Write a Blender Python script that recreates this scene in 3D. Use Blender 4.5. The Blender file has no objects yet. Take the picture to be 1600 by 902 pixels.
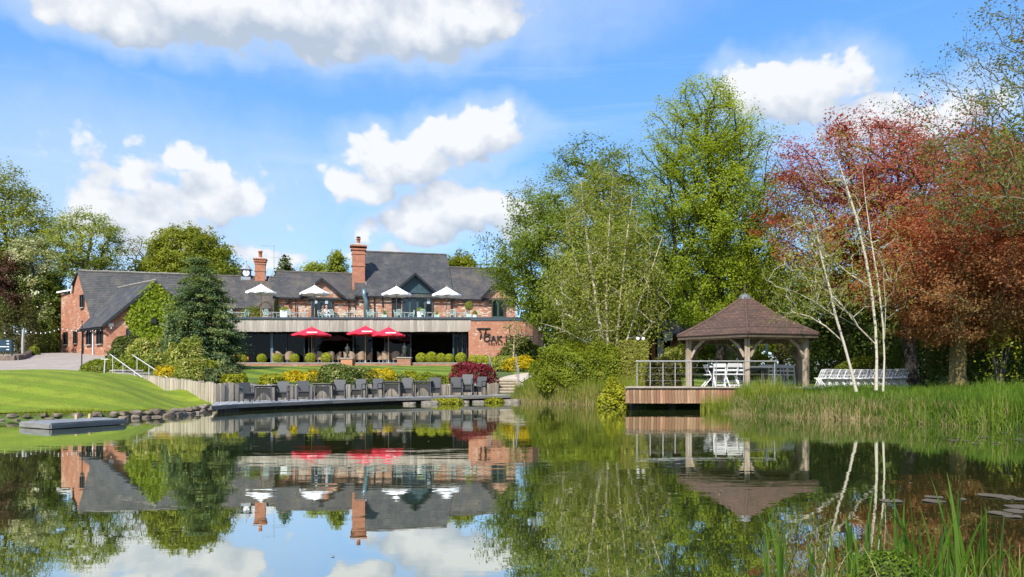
import bpy, bmesh, math, random
import numpy as np
from mathutils import Vector, Matrix

random.seed(7)
RNG = np.random.default_rng(11)
R = math.radians
scene = bpy.context.scene
COL = scene.collection

# ------------------------------------------------------------------ camera, sky, sun, exposure
EYE = 0.95          # metres above the pond
FPX = 1150.0        # focal length in photograph pixels (1600 wide)
HZ = 597.0          # horizon row
cam_data = bpy.data.cameras.new('camera')
cam_data.sensor_width = 36.0
cam_data.lens = 36.0 * FPX / 1600.0
cam_data.shift_y = (HZ - 451.0) / 1600.0
cam_data.clip_start = 0.1
cam_data.clip_end = 3000.0
cam = bpy.data.objects.new('camera', cam_data)
cam.location = (0, 0, EYE)
cam.rotation_euler = (R(90), 0, 0)
COL.objects.link(cam)
scene.camera = cam

SUN_EL, SUN_AZ = R(44), R(-158)      # azimuth from +Y, clockwise: behind the camera, to its left
sun_dir = Vector((math.sin(SUN_AZ) * math.cos(SUN_EL), math.cos(SUN_AZ) * math.cos(SUN_EL), math.sin(SUN_EL)))
sd = bpy.data.lights.new('sun', 'SUN')
sd.energy = 3.3
sd.angle = R(0.5)
sd.color = (1.0, 0.95, 0.86)
sun = bpy.data.objects.new('sun', sd)
sun.rotation_euler = sun_dir.to_track_quat('Z', 'Y').to_euler()
sun.location = sun_dir * 200
COL.objects.link(sun)

scene.view_settings.view_transform = 'Standard'
scene.view_settings.look = 'None'
scene.view_settings.gamma = 1.0
scene.view_settings.exposure = 1.05
scene.cycles.use_denoising = True
scene.cycles.max_bounces = 6
scene.cycles.diffuse_bounces = 3
scene.cycles.glossy_bounces = 3
scene.cycles.transparent_max_bounces = 8
scene.cycles.caustics_reflective = False
scene.cycles.caustics_refractive = False
scene.cycles.sample_clamp_indirect = 4.0


class NT:
    """A small wrapper for wiring shader nodes."""
    def __init__(self, tree):
        self.t = tree
        self.n = tree.nodes
    def new(self, kind, **kw):
        nd = self.n.new(kind)
        for k, v in kw.items():
            setattr(nd, k, v)
        return nd
    def link(self, a, b):
        self.t.links.new(a, b)
    def put(self, sock, v):
        if isinstance(v, bpy.types.NodeSocket):
            self.t.links.new(v, sock)
        elif v is not None:
            sock.default_value = v
    def math(self, op, a, b=None, c=None, clamp=False):
        nd = self.new('ShaderNodeMath', operation=op, use_clamp=clamp)
        self.put(nd.inputs[0], a)
        if b is not None: self.put(nd.inputs[1], b)
        if c is not None: self.put(nd.inputs[2], c)
        return nd.outputs[0]
    def vmath(self, op, a, b=None, scale=None):
        nd = self.new('ShaderNodeVectorMath', operation=op)
        self.put(nd.inputs[0], a)
        if b is not None: self.put(nd.inputs[1], b)
        if scale is not None: self.put(nd.inputs[3], scale)
        return nd.outputs[1] if op in ('LENGTH', 'DOT_PRODUCT', 'DISTANCE') else nd.outputs[0]
    def mix(self, fac, a, b, mode='MIX'):
        nd = self.new('ShaderNodeMix', data_type='RGBA', blend_type=mode)
        self.put(nd.inputs[0], fac)
        self.put(nd.inputs[6], a)
        self.put(nd.inputs[7], b)
        return nd.outputs[2]
    def ramp(self, fac, stops, interp='LINEAR'):
        nd = self.new('ShaderNodeValToRGB')
        nd.color_ramp.interpolation = interp
        el = nd.color_ramp.elements
        while len(el) < len(stops):
            el.new(0.5)
        for e, (p, c) in zip(el, stops):
            e.position = p
            e.color = c if len(c) == 4 else (*c, 1)
        self.put(nd.inputs[0], fac)
        return nd.outputs[0]
    def sstep(self, v, lo, hi, a=0.0, b=1.0):
        nd = self.new('ShaderNodeMapRange', interpolation_type='SMOOTHSTEP')
        self.put(nd.inputs[0], v)
        self.put(nd.inputs[1], lo)
        self.put(nd.inputs[2], hi)
        self.put(nd.inputs[3], a)
        self.put(nd.inputs[4], b)
        return nd.outputs[0]
    def noise(self, vec, scale, detail=4.0, rough=0.55, dist=0.0, out=0):
        nd = self.new('ShaderNodeTexNoise')
        if vec is not None: self.put(nd.inputs['Vector'], vec)
        self.put(nd.inputs['Scale'], scale)
        self.put(nd.inputs['Detail'], detail)
        self.put(nd.inputs['Roughness'], rough)
        self.put(nd.inputs['Distortion'], dist)
        return nd.outputs[out]


# ------------------------------------------------------------------ world: Nishita sky with cumulus by direction
world = bpy.data.worlds.new('World')
scene.world = world
world.use_nodes = True
wt = world.node_tree
wt.nodes.clear()

def angles(px, py):
    az = math.degrees(math.atan2(px - 800, FPX))
    el = math.degrees(math.atan2(HZ - py, math.hypot(FPX, px - 800)))
    return az, el

# each cloud lobe: azimuth, elevation, half width, half height (degrees), strength
LOBES = []
def lobe(px, py, rx, ry, s=1.0):
    a, e = angles(px, py)
    LOBES.append((a, e, rx * 0.0445, ry * 0.0445, s))
lobe(400, 8, 350, 62, 1.9); lobe(690, 30, 128, 56, 1.7); lobe(190, 22, 130, 40, 1.5); lobe(430, -70, 480, 100, 1.2)
lobe(735, 208, 92, 40, 1.2); lobe(630, 245, 100, 42, 1.1); lobe(560, 282, 66, 26, 1.0)
lobe(715, 322, 116, 48, 1.25); lobe(640, 350, 82, 30, 1.0); lobe(800, 340, 60, 46, .9)
lobe(300, 240, 54, 26, .75); lobe(178, 272, 46, 26, .85); lobe(338, 300, 70, 54, 1.0); lobe(225, 338, 118, 52, 1.05)
lobe(230, 295, 180, 70, .42)
lobe(1250, 140, 104, 50, 1.25); lobe(1172, 130, 46, 34, .9); lobe(1390, 195, 130, 34, .85)
lobe(410, 402, 66, 20, .6); lobe(600, 394, 40, 14, .6)

grp = bpy.data.node_groups.new('cloud_density', 'ShaderNodeTree')
grp.interface.new_socket('Angles', in_out='INPUT', socket_type='NodeSocketVector')
grp.interface.new_socket('Density', in_out='OUTPUT', socket_type='NodeSocketFloat')
grp.interface.new_socket('Field', in_out='OUTPUT', socket_type='NodeSocketFloat')
g = NT(grp)
gi, go = g.new('NodeGroupInput'), g.new('NodeGroupOutput')
ang = gi.outputs[0]
warp = g.vmath('SCALE', g.vmath('SUBTRACT', g.noise(ang, 0.2, 3, .55, out=1), (.5, .5, .5)), scale=4.4)
wp = g.vmath('ADD', ang, g.vmath('MULTIPLY', warp, (1.5, 1.0, 0)))
field = None
for (a, e, rx, ry, s) in LOBES:
    d = g.vmath('MULTIPLY', g.vmath('SUBTRACT', wp, (a, e, 0)), (1 / rx, 1 / ry, 0))
    v = g.math('MULTIPLY_ADD', g.vmath('DOT_PRODUCT', d, d), -s, 1.25 * s)
    field = v if field is None else g.math('MAXIMUM', field, v)
# the rest of the sky carries the same kind of cloud, scattered by noise
sa = g.new('ShaderNodeSeparateXYZ'); g.link(ang, sa.inputs[0])
wide = g.math('MULTIPLY_ADD', g.noise(g.vmath('MULTIPLY', ang, (.035, .075, 0)), 1.0, 2, .5), 9.0, -5.2)
away = g.sstep(g.math('ABSOLUTE', sa.outputs[0]), 36, 46, -6, 0)
field = g.math('MAXIMUM', field, g.math('ADD', wide, away))
bill = g.math('SUBTRACT', g.noise(g.vmath('MULTIPLY', ang, (1, 1.25, 1)), 0.55, 7, .6, .25), .5)
vor = g.new('ShaderNodeTexVoronoi', feature='SMOOTH_F1', voronoi_dimensions='2D')
vor.inputs['Scale'].default_value = .42; vor.inputs['Detail'].default_value = 2.0; vor.inputs['Roughness'].default_value = .5; vor.inputs['Smoothness'].default_value = .35
g.link(g.vmath('ADD', ang, g.vmath('SCALE', g.noise(ang, .5, 3, .6, out=1), scale=1.6)), vor.inputs['Vector'])
puff = g.math('SUBTRACT', .66, vor.outputs['Distance'])
dens = g.math('MULTIPLY_ADD', bill, 1.35, g.math('MULTIPLY_ADD', puff, .85, g.math('MAXIMUM', field, -2.5)))
g.link(dens, go.inputs[0])
g.link(g.math('MULTIPLY_ADD', bill, .8, g.math('MAXIMUM', field, -4.0)), go.inputs[1])

w = NT(wt)
tc = w.new('ShaderNodeTexCoord')
sep = w.new('ShaderNodeSeparateXYZ')
w.link(tc.outputs['Generated'], sep.inputs[0])
azn = w.math('MULTIPLY', w.math('ARCTAN2', sep.outputs[0], sep.outputs[1]), 57.2958)
eln = w.math('MULTIPLY', w.math('ARCSINE', sep.outputs[2]), 57.2958)
cmb = w.new('ShaderNodeCombineXYZ')
w.link(azn, cmb.inputs[0]); w.link(eln, cmb.inputs[1])
def dens_at(v):
    nd = w.new('ShaderNodeGroup'); nd.node_tree = grp
    w.link(v, nd.inputs[0])
    return nd.outputs
d0, soft = dens_at(cmb.outputs[0])[:2]
d1 = dens_at(w.vmath('ADD', cmb.outputs[0], (-1.0, 2.0, 0)))[0]
veil = w.sstep(soft, -2.6, 0.9, 0, .5)
cover = w.sstep(d0, 0.0, 0.6)
lit = w.math('ADD', w.math('MULTIPLY', w.math('SUBTRACT', d0, d1), 0.5), 0.55, clamp=True)
thick = w.sstep(d0, 0.2, 1.6)
sky = w.new('ShaderNodeTexSky', sky_type='NISHITA')
sky.sun_disc = False
sky.sun_elevation = SUN_EL
sky.sun_rotation = SUN_AZ
sky.altitude = 100
sky.air_density = 1.0
sky.dust_density = 0.3
sky.ozone_density = 2.2
hs = w.new('ShaderNodeHueSaturation')
hs.inputs['Saturation'].default_value = 1.16
hs.inputs['Value'].default_value = 1.0
w.link(sky.outputs[0], hs.inputs['Color'])
blue = w.mix(1.0, hs.outputs[0], (.132, .132, .146, 1), 'MULTIPLY')     # the sky's strength, about 0.15
deep = w.ramp(w.math('DIVIDE', eln, 60.0, clamp=True), [(0.0, (.19, .32, .48)), (.22, (.100, .24, .475)), (.5, (.050, .18, .46)), (1.0, (.036, .138, .40))])
blue = w.mix(.62, blue, deep)       # the air that day: a clearer, deeper blue than the model's
cirrus = w.sstep(w.noise(w.vmath('MULTIPLY', cmb.outputs[0], (.035, .42, 1)), 1.0, 6, .6, .6), .5, .85, 0, .3)
blue = w.mix(cirrus, blue, (.40, .46, .50, 1))
blue = w.mix(veil, blue, (.36, .42, .48, 1))
cl = w.mix(lit, (.25, .29, .35, 1), (.47, .475, .485, 1))
cover = w.math('MULTIPLY', cover, w.sstep(eln, -1, 4))
col = w.mix(w.math('MULTIPLY', cover, .93), blue, cl)
bg = w.new('ShaderNodeBackground')
w.link(col, bg.inputs[0])
bg.inputs[1].default_value = 1.0
world.cycles.sampling_method = 'MANUAL'
world.cycles.sample_map_resolution = 256
wo = w.new('ShaderNodeOutputWorld')
w.link(bg.outputs[0], wo.inputs[0])

# ------------------------------------------------------------------ helpers
def XY(px, D):
    return ((px - 800.0) * D / FPX, D)
def ZP(py, D):
    return EYE + (HZ - py) * D / FPX
def P(px, py, D):
    return Vector(((px - 800.0) * D / FPX, D, ZP(py, D)))

MATS = {}
def mat(name, col, rough=.7, var=.0, vscale=3.0, col2=None, metal=0.0, spec=.4, bump=0.0, bscale=20.0, coord='Object', stretch=(1, 1, 1), orand=0.0):
    """A Principled material whose colour wanders between two tones with noise."""
    if name in MATS: return MATS[name]
    m = bpy.data.materials.new(name); m.use_nodes = True
    t = NT(m.node_tree)
    b = m.node_tree.nodes['Principled BSDF']
    b.inputs['Roughness'].default_value = rough
    b.inputs['Metallic'].default_value = metal
    b.inputs['Specular IOR Level'].default_value = spec
    tcn = t.new('ShaderNodeTexCoord')
    v = t.vmath('MULTIPLY', tcn.outputs[coord], stretch)
    c2 = col2 or tuple(c * (1 - var) for c in col)
    if var or col2:
        f = t.sstep(t.noise(v, vscale, 6, .62), .32, .68)
        c = t.mix(f, (*col, 1), (*c2, 1))
        if orand:      # boards and stones differ from one to the next
            rn = t.new('ShaderNodeObjectInfo').outputs['Random']
            c = t.mix(t.math('MULTIPLY', rn, orand), c, (*(k * .42 for k in c2), 1))
            v2 = t.vmath('ADD', v, t.vmath('SCALE', (17.0, 9.0, 5.0), scale=rn))
            c = t.mix(t.sstep(t.noise(v2, vscale * .6, 5, .6), .45, .7, 0, .5), c, (*(min(1, k * 1.25) for k in col), 1))
        t.link(c, b.inputs['Base Color'])
    else:
        b.inputs['Base Color'].default_value = (*col, 1)
    if bump:
        bn = t.new('ShaderNodeBump'); bn.inputs['Strength'].default_value = bump; bn.inputs['Distance'].default_value = .02
        t.link(t.noise(v, bscale, 5, .6), bn.inputs['Height'])
        t.link(bn.outputs[0], b.inputs['Normal'])
    MATS[name] = m
    return m

def leaf_mat(name, cols, rough=.55, trans=.35, tcol=None, warm=1.0):
    """Foliage: colour from a per-leaf random number, a share of light let through."""
    if name in MATS: return MATS[name]
    m = bpy.data.materials.new(name); m.use_nodes = True
    t = NT(m.node_tree)
    b = m.node_tree.nodes['Principled BSDF']; out = m.node_tree.nodes['Material Output']
    at = t.new('ShaderNodeAttribute', attribute_name='rnd')
    if warm and all(k[1] > k[0] for k in cols): cols = [(min(.7, k[0] * 1.78), min(.7, k[1] * 1.45), k[2] * 1.05) for k in cols]
    n = len(cols)
    c = t.ramp(at.outputs['Fac'], [(i / max(1, n - 1), k) for i, k in enumerate(cols)])
    t.link(c, b.inputs['Base Color'])
    b.inputs['Roughness'].default_value = rough
    b.inputs['Specular IOR Level'].default_value = .25
    if trans:
        tr = t.new('ShaderNodeBsdfTranslucent')
        t.link(t.mix(1.0, c, tcol or (1.45, 1.35, .6, 1), 'MULTIPLY'), tr.inputs[0])
        mx = t.new('ShaderNodeMixShader'); mx.inputs[0].default_value = trans
        t.link(b.outputs[0], mx.inputs[1]); t.link(tr.outputs[0], mx.inputs[2])
        t.link(mx.outputs[0], out.inputs[0])
    MATS[name] = m
    return m

def tag(o, label=None, cat=None, group=None, kind=None):
    if label: o['label'] = label
    if cat: o['category'] = cat
    if group: o['group'] = group
    if kind: o['kind'] = kind
    return o

def empty(name, loc, rz=0.0, label=None, cat=None, group=None):
    o = bpy.data.objects.new(name, None)
    o.location = loc; o.rotation_euler = (0, 0, rz); o.empty_display_size = .2
    COL.objects.link(o)
    return tag(o, label, cat, group)

def children(o):
    return [c for c in bpy.data.objects if c.parent == o]

def copy_tree(o, loc=None, rz=None, label=None, scale=None, parent=None):
    """Copy a thing together with its parts and sub-parts; mesh data is shared."""
    c = o.copy(); COL.objects.link(c); c.parent = parent
    if loc is not None: c.location = loc
    if rz is not None: c.rotation_euler = (0, 0, rz)
    if scale is not None: c.scale = (scale,) * 3 if not hasattr(scale, '__len__') else scale
    if label: c['label'] = label
    for ch in o.children:
        copy_tree(ch, parent=c)
    return c

class MB:
    """Collects shapes into one mesh."""
    def __init__(self): self.v, self.f = [], []
    def add(self, vs, fs):
        k = len(self.v)
        self.v += [tuple(p) for p in vs]
        self.f += [tuple(i + k for i in f) for f in fs]
        return self
    def box(self, c, s, rz=0.0, taper=1.0):
        x, y, z = s[0] / 2, s[1] / 2, s[2] / 2
        cr, sr = math.cos(rz), math.sin(rz)
        vs = []
        for dz in (-z, z):
            k = taper if dz > 0 else 1.0
            for dx, dy in ((-x, -y), (x, -y), (x, y), (-x, y)):
                dx *= k; dy *= k
                vs.append((c[0] + dx * cr - dy * sr, c[1] + dx * sr + dy * cr, c[2] + dz))
        return self.add(vs, [(3, 2, 1, 0), (4, 5, 6, 7), (0, 1, 5, 4), (1, 2, 6, 5), (2, 3, 7, 6), (3, 0, 4, 7)])
    def bar(self, a, b, w, h, up=(0, 0, 1)):
        """A rectangular bar from a to b, w wide and h high."""
        a, b = Vector(a), Vector(b)
        d = (b - a).normalized()
        u = Vector(up)
        if abs(d.dot(u)) > .98: u = Vector((0, 1, 0))
        s = d.cross(u).normalized() * (w / 2)
        t = s.cross(d).normalized() * (h / 2)
        vs = [a - s - t, a + s - t, a + s + t, a - s + t, b - s - t, b + s - t, b + s + t, b - s + t]
        return self.add(vs, [(0, 1, 2, 3), (7, 6, 5, 4), (4, 5, 1, 0), (5, 6, 2, 1), (6, 7, 3, 2), (7, 4, 0, 3)])
    def tube(self, pts, r, n=8, cap=True):
        pts = [Vector(p) for p in pts]
        rs = r if hasattr(r, '__len__') else [r] * len(pts)
        vs, fs = [], []
        ref = None
        for i, p in enumerate(pts):
            d = (pts[min(i + 1, len(pts) - 1)] - pts[max(i - 1, 0)])
            d = d.normalized() if d.length > 1e-9 else Vector((0, 0, 1))
            if ref is None:
                ref = Vector((1, 0, 0)) if abs(d.x) < .9 else Vector((0, 1, 0))
            s = (ref - d * ref.dot(d)).normalized(); ref = s
            t = d.cross(s)
            for k in range(n):
                a = 2 * math.pi * k / n
                vs.append(p + (s * math.cos(a) + t * math.sin(a)) * rs[i])
        for i in range(len(pts) - 1):
            for k in range(n):
                k2 = (k + 1) % n
                fs.append((i * n + k, i * n + k2, (i + 1) * n + k2, (i + 1) * n + k))
        if cap:
            fs.append(tuple(range(n - 1, -1, -1))); m = (len(pts) - 1) * n
            fs.append(tuple(range(m, m + n)))
        return self.add(vs, fs)
    def lathe(self, prof, c=(0, 0, 0), n=16):
        vs, fs = [], []
        for r, z in prof:
            for k in range(n):
                a = 2 * math.pi * k / n
                vs.append((c[0] + r * math.cos(a), c[1] + r * math.sin(a), c[2] + z))
        for i in range(len(prof) - 1):
            for k in range(n):
                k2 = (k + 1) % n
                fs.append((i * n + k, i * n + k2, (i + 1) * n + k2, (i + 1) * n + k))
        fs.append(tuple(range(n - 1, -1, -1))); m = (len(prof) - 1) * n
        fs.append(tuple(range(m, m + n)))
        return self.add(vs, fs)
    def slab(self, poly, thick):
        """A flat polygon (counter-clockwise seen from outside) thickened against its normal."""
        poly = [Vector(p) for p in poly]
        nrm = Vector((0, 0, 0))
        for i in range(len(poly)):
            a, b = poly[i], poly[(i + 1) % len(poly)]
            nrm += (a - poly[0]).cross(b - poly[0])
        nrm.normalize()
        low = [p - nrm * thick for p in poly]
        n = len(poly)
        fs = [tuple(range(n)), tuple(range(2 * n - 1, n - 1, -1))]
        for i in range(n):
            j = (i + 1) % n
            fs.append((j, i, i + n, j + n))
        return self.add(poly + low, fs)
    def build(self, name, m, parent=None, smooth=False, local=True, bevel=0.0):
        return build_mesh(name, self.v, self.f, m, parent, smooth, local, bevel)

def uv_box(me):
    """UVs in metres: u along the horizontal of each face, v up its slope."""
    uvl = me.uv_layers.new(name='UVMap')
    co = np.empty(len(me.vertices) * 3, 'f'); me.vertices.foreach_get('co', co); co = co.reshape(-1, 3)
    out = np.empty((len(me.loops), 2), 'f')
    for p in me.polygons:
        n = p.normal
        t = Vector((-n.y, n.x, 0))
        if t.length < 1e-4: t = Vector((1, 0, 0))
        t.normalize(); b = n.cross(t)
        idx = [me.loops[i].vertex_index for i in p.loop_indices]
        c = co[idx]
        out[p.loop_start:p.loop_start + p.loop_total, 0] = c @ np.array(t)
        out[p.loop_start:p.loop_start + p.loop_total, 1] = c @ np.array(b)
    uvl.data.foreach_set('uv', out.ravel())

def build_mesh(name, v, f, m, parent=None, smooth=False, local=True, bevel=0.0):
    me = bpy.data.meshes.new(name)
    if parent is not None and not local:
        inv = parent_matrix(parent).inverted()
        v = [tuple(inv @ Vector(p)) for p in v]
    me.from_pydata(v, [], f)
    me.update()
    if len(f) < 6000: uv_box(me)
    if m is not None: me.materials.append(m)
    if smooth:
        me.polygons.foreach_set('use_smooth', [True] * len(me.polygons))
    o = bpy.data.objects.new(name, me)
    COL.objects.link(o)
    o.parent = parent
    if bevel:
        bv = o.modifiers.new('bevel', 'BEVEL'); bv.width = bevel; bv.segments = 2; bv.limit_method = 'ANGLE'
    return o

def parent_matrix(o):
    mtx = Matrix.LocRotScale(o.location, o.rotation_euler, o.scale)
    return parent_matrix(o.parent) @ mtx if o.parent else mtx

def place(o, loc, rz=0.0, scale=None):
    o.location = loc; o.rotation_euler = (0, 0, rz)
    if scale is not None: o.scale = scale
    return o

def quads_mesh(name, V, m, parent, rnd=None, origin=(0, 0, 0), per=4):
    """Many separate faces from an array (n, per, 3), with a per-face random number."""
    n = len(V)
    me = bpy.data.meshes.new(name)
    me.vertices.add(n * per); me.loops.add(n * per); me.polygons.add(n)
    me.vertices.foreach_set('co', (V.reshape(-1, 3) - np.array(origin)).astype('f').ravel())
    me.loops.foreach_set('vertex_index', np.arange(n * per, dtype='i'))
    me.polygons.foreach_set('loop_start', np.arange(0, n * per, per, dtype='i'))
    me.polygons.foreach_set('loop_total', np.full(n, per, 'i'))
    at = me.attributes.new('rnd', 'FLOAT', 'FACE')
    at.data.foreach_set('value', (RNG.random(n) if rnd is None else rnd).astype('f'))
    me.materials.append(m)
    me.update(calc_edges=True)
    o = bpy.data.objects.new(name, me); COL.objects.link(o); o.parent = parent
    return o

def grid_mesh(name, V, m, parent=None, smooth=True, rnd=None):
    """A (a, b, 3) array of points as a sheet, or several strips with shape (k, a, b, 3)."""
    if V.ndim == 3: V = V[None]
    k, a, b, _ = V.shape
    idx = np.arange(k * a * b).reshape(k, a, b)
    F = np.stack([idx[:, :-1, :-1], idx[:, 1:, :-1], idx[:, 1:, 1:], idx[:, :-1, 1:]], -1).reshape(-1, 4)
    me = bpy.data.meshes.new(name)
    n = len(F)
    me.vertices.add(k * a * b); me.loops.add(n * 4); me.polygons.add(n)
    me.vertices.foreach_set('co', V.reshape(-1).astype('f'))
    me.loops.foreach_set('vertex_index', F.astype('i').ravel())
    me.polygons.foreach_set('loop_start', np.arange(0, n * 4, 4, dtype='i'))
    me.polygons.foreach_set('loop_total', np.full(n, 4, 'i'))
    if smooth: me.polygons.foreach_set('use_smooth', np.ones(n, bool))
    if rnd is not None:
        at = me.attributes.new('rnd', 'FLOAT', 'FACE')
        at.data.foreach_set('value', np.repeat(rnd, n // k).astype('f'))
    me.materials.append(m)
    me.update(calc_edges=True)
    o = bpy.data.objects.new(name, me); COL.objects.link(o); o.parent = parent
    return o

def unit(a):
    return a / np.maximum(np.linalg.norm(a, axis=-1, keepdims=True), 1e-9)

def leaf_quads(C, size, up=.6, out=None, aspect=.55, droop=0.0):
    """Rhombic leaves at the centres C (n, 3); size scalar or (n,)."""
    n = len(C)
    nrm = RNG.normal(size=(n, 3)) * .55 + np.array([0, 0, up])
    if out is not None: nrm = nrm + out
    nrm = unit(nrm)
    t = RNG.normal(size=(n, 3)) + np.array([0, 0, -droop])
    t = unit(t - nrm * (t * nrm).sum(1, keepdims=True))
    b = np.cross(nrm, t)
    s = (np.asarray(size) * RNG.uniform(.65, 1.35, n))[:, None] / 2
    k = s * aspect
    bend = nrm * s * .25
    return np.stack([C - t * s, C + b * k + bend, C + t * s, C - b * k + bend], 1)

# ------------------------------------------------------------------ materials with structure
def brick_mat(name, c1, c2, pale, mortar=(.34, .28, .23), pale_amt=.3, bw=.30, bh=.10, pscale=.55):
    m = bpy.data.materials.new(name); m.use_nodes = True
    t = NT(m.node_tree); b = m.node_tree.nodes['Principled BSDF']
    uv = t.new('ShaderNodeTexCoord').outputs['UV']
    def bricks(a, c, off=0.0):
        nd = t.new('ShaderNodeTexBrick'); nd.inputs['Scale'].default_value = 1.0
        nd.inputs['Brick Width'].default_value = bw; nd.inputs['Row Height'].default_value = bh
        nd.inputs['Mortar Size'].default_value = .011; nd.inputs['Mortar Smooth'].default_value = .3
        nd.inputs['Color1'].default_value = (*a, 1); nd.inputs['Color2'].default_value = (*c, 1)
        nd.inputs['Mortar'].default_value = (*mortar, 1); nd.inputs['Bias'].default_value = off
        t.link(uv, nd.inputs['Vector'])
        return nd
    k = bricks(c1, c2)
    k2 = bricks((0, 0, 0), (1, 1, 1))
    patch = t.noise(uv, pscale, 4, .6)
    lime = t.math('MULTIPLY', t.sstep(k2.outputs[0], .55, .8), t.sstep(patch, .62 - pale_amt * .45, .78 - pale_amt * .4))
    col = t.mix(t.math('MULTIPLY', lime, t.math('SUBTRACT', 1, k.outputs['Fac'])), k.outputs[0], (*pale, 1))
    col = t.mix(t.sstep(t.noise(uv, 1.7, 6, .7), .35, .75, 0, .45), col, tuple(x * .55 for x in c2) + (1,))
    t.link(col, b.inputs['Base Color'])
    b.inputs['Roughness'].default_value = .88
    bn = t.new('ShaderNodeBump'); bn.inputs['Strength'].default_value = .5; bn.inputs['Distance'].default_value = .01
    t.link(t.math('SUBTRACT', 1, k.outputs['Fac']), bn.inputs['Height']); t.link(bn.outputs[0], b.inputs['Normal'])
    MATS[name] = m
    return m

def tile_mat(name, c1, c2, moss, moss_amt=.4, bw=.28, bh=.2, rough=.75):
    m = bpy.data.materials.new(name); m.use_nodes = True
    t = NT(m.node_tree); b = m.node_tree.nodes['Principled BSDF']
    uv = t.new('ShaderNodeTexCoord').outputs['UV']
    nd = t.new('ShaderNodeTexBrick'); nd.inputs['Scale'].default_value = 1.0
    nd.inputs['Brick Width'].default_value = bw; nd.inputs['Row Height'].default_value = bh
    nd.inputs['Mortar Size'].default_value = .012; nd.inputs['Mortar Smooth'].default_value = .6
    nd.inputs['Color1'].default_value = (*c1, 1); nd.inputs['Color2'].default_value = (*c2, 1)
    nd.inputs['Mortar'].default_value = (*(x * .35 for x in c2), 1)
    t.link(uv, nd.inputs['Vector'])
    c = t.mix(t.sstep(t.noise(uv, .7, 7, .68, .4), .62 - moss_amt * .3, .82 - moss_amt * .2, 0, .75), nd.outputs[0], (*moss, 1))
    c = t.mix(t.sstep(t.noise(t.vmath('MULTIPLY', uv, (2.2, .5, 1)), 1.0, 5, .6), .4, .7, 0, .35), c, (*(x * .5 for x in c1), 1))
    t.link(c, b.inputs['Base Color'])
    b.inputs['Roughness'].default_value = rough
    sepv = t.new('ShaderNodeSeparateXYZ'); t.link(uv, sepv.inputs[0])
    saw = t.math('FRACT', t.math('DIVIDE', sepv.outputs[1], bh))
    bn = t.new('ShaderNodeBump'); bn.inputs['Strength'].default_value = .8; bn.inputs['Distance'].default_value = .03
    t.link(t.math('ADD', t.math('SUBTRACT', 1, saw), t.math('MULTIPLY', nd.outputs['Fac'], -.6)), bn.inputs['Height'])
    t.link(bn.outputs[0], b.inputs['Normal'])
    MATS[name] = m
    return m

BRICK = brick_mat('old_brick', (.52, .21, .105), (.31, .105, .06), (.66, .56, .44), pale_amt=.68)
BRICK_SIGN = brick_mat('orange_brick', (.52, .20, .10), (.40, .13, .065), (.66, .55, .44), pale_amt=.35, pscale=2.6)
BRICK_STACK = brick_mat('chimney_brick', (.52, .17, .075), (.36, .11, .05), (.55, .40, .30), pale_amt=.3)
BRICK_LOW = brick_mat('edging_brick', (.46, .19, .10), (.30, .12, .07), (.5, .38, .28), pale_amt=.25)
SLATE = tile_mat('slate', (.072, .070, .071), (.042, .042, .046), (.12, .112, .095), .6)
SLATE_MOSS = tile_mat('mossy_slate', (.078, .074, .072), (.05, .048, .05), (.15, .12, .085), .7)
SHINGLE = tile_mat('gazebo_shingle', (.155, .084, .054), (.075, .042, .03), (.06, .05, .038), .5, bw=.2, bh=.13)

# ------------------------------------------------------------------ the pond's outline and the lie of the land
PALISADE = [XY(*p) for p in ((168, 40), (200, 36.5), (235, 32.5), (285, 29), (335, 26.6), (425, 28.7), (510, 30.8), (610, 33.2), (715, 35.6), (778, 37))]
SHORE_WEST = [(-40, 14.5), (-22, 16.6)] + [XY(*p) for p in ((-120, 17.3), (0, 17.9), (100, 18.3), (195, 18.9), (280, 20.5), (325, 23.2))]
SHORE_MID = [XY(*p) for p in ((800, 36), (830, 33.5), (880, 31.5), (930, 30), (975, 28.7), (985, 27.4), (1100, 26.6), (1165, 25.2))]
SHORE_EAST = [XY(*p) for p in ((1140, 22.6), (1180, 21), (1250, 19.6), (1330, 18.4), (1400, 17.5), (1500, 16), (1600, 14.6), (1760, 13), (1950, 11.5))]
POND = [(-40, 1.2)] + SHORE_WEST + PALISADE[4:] + SHORE_MID + SHORE_EAST + [(22, 8), (22, 2.0), (4.2, 2.4), (2.5, 3.25), (1.3, 3.25), (.4, 2.2), (-6, 1.2)]

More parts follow.
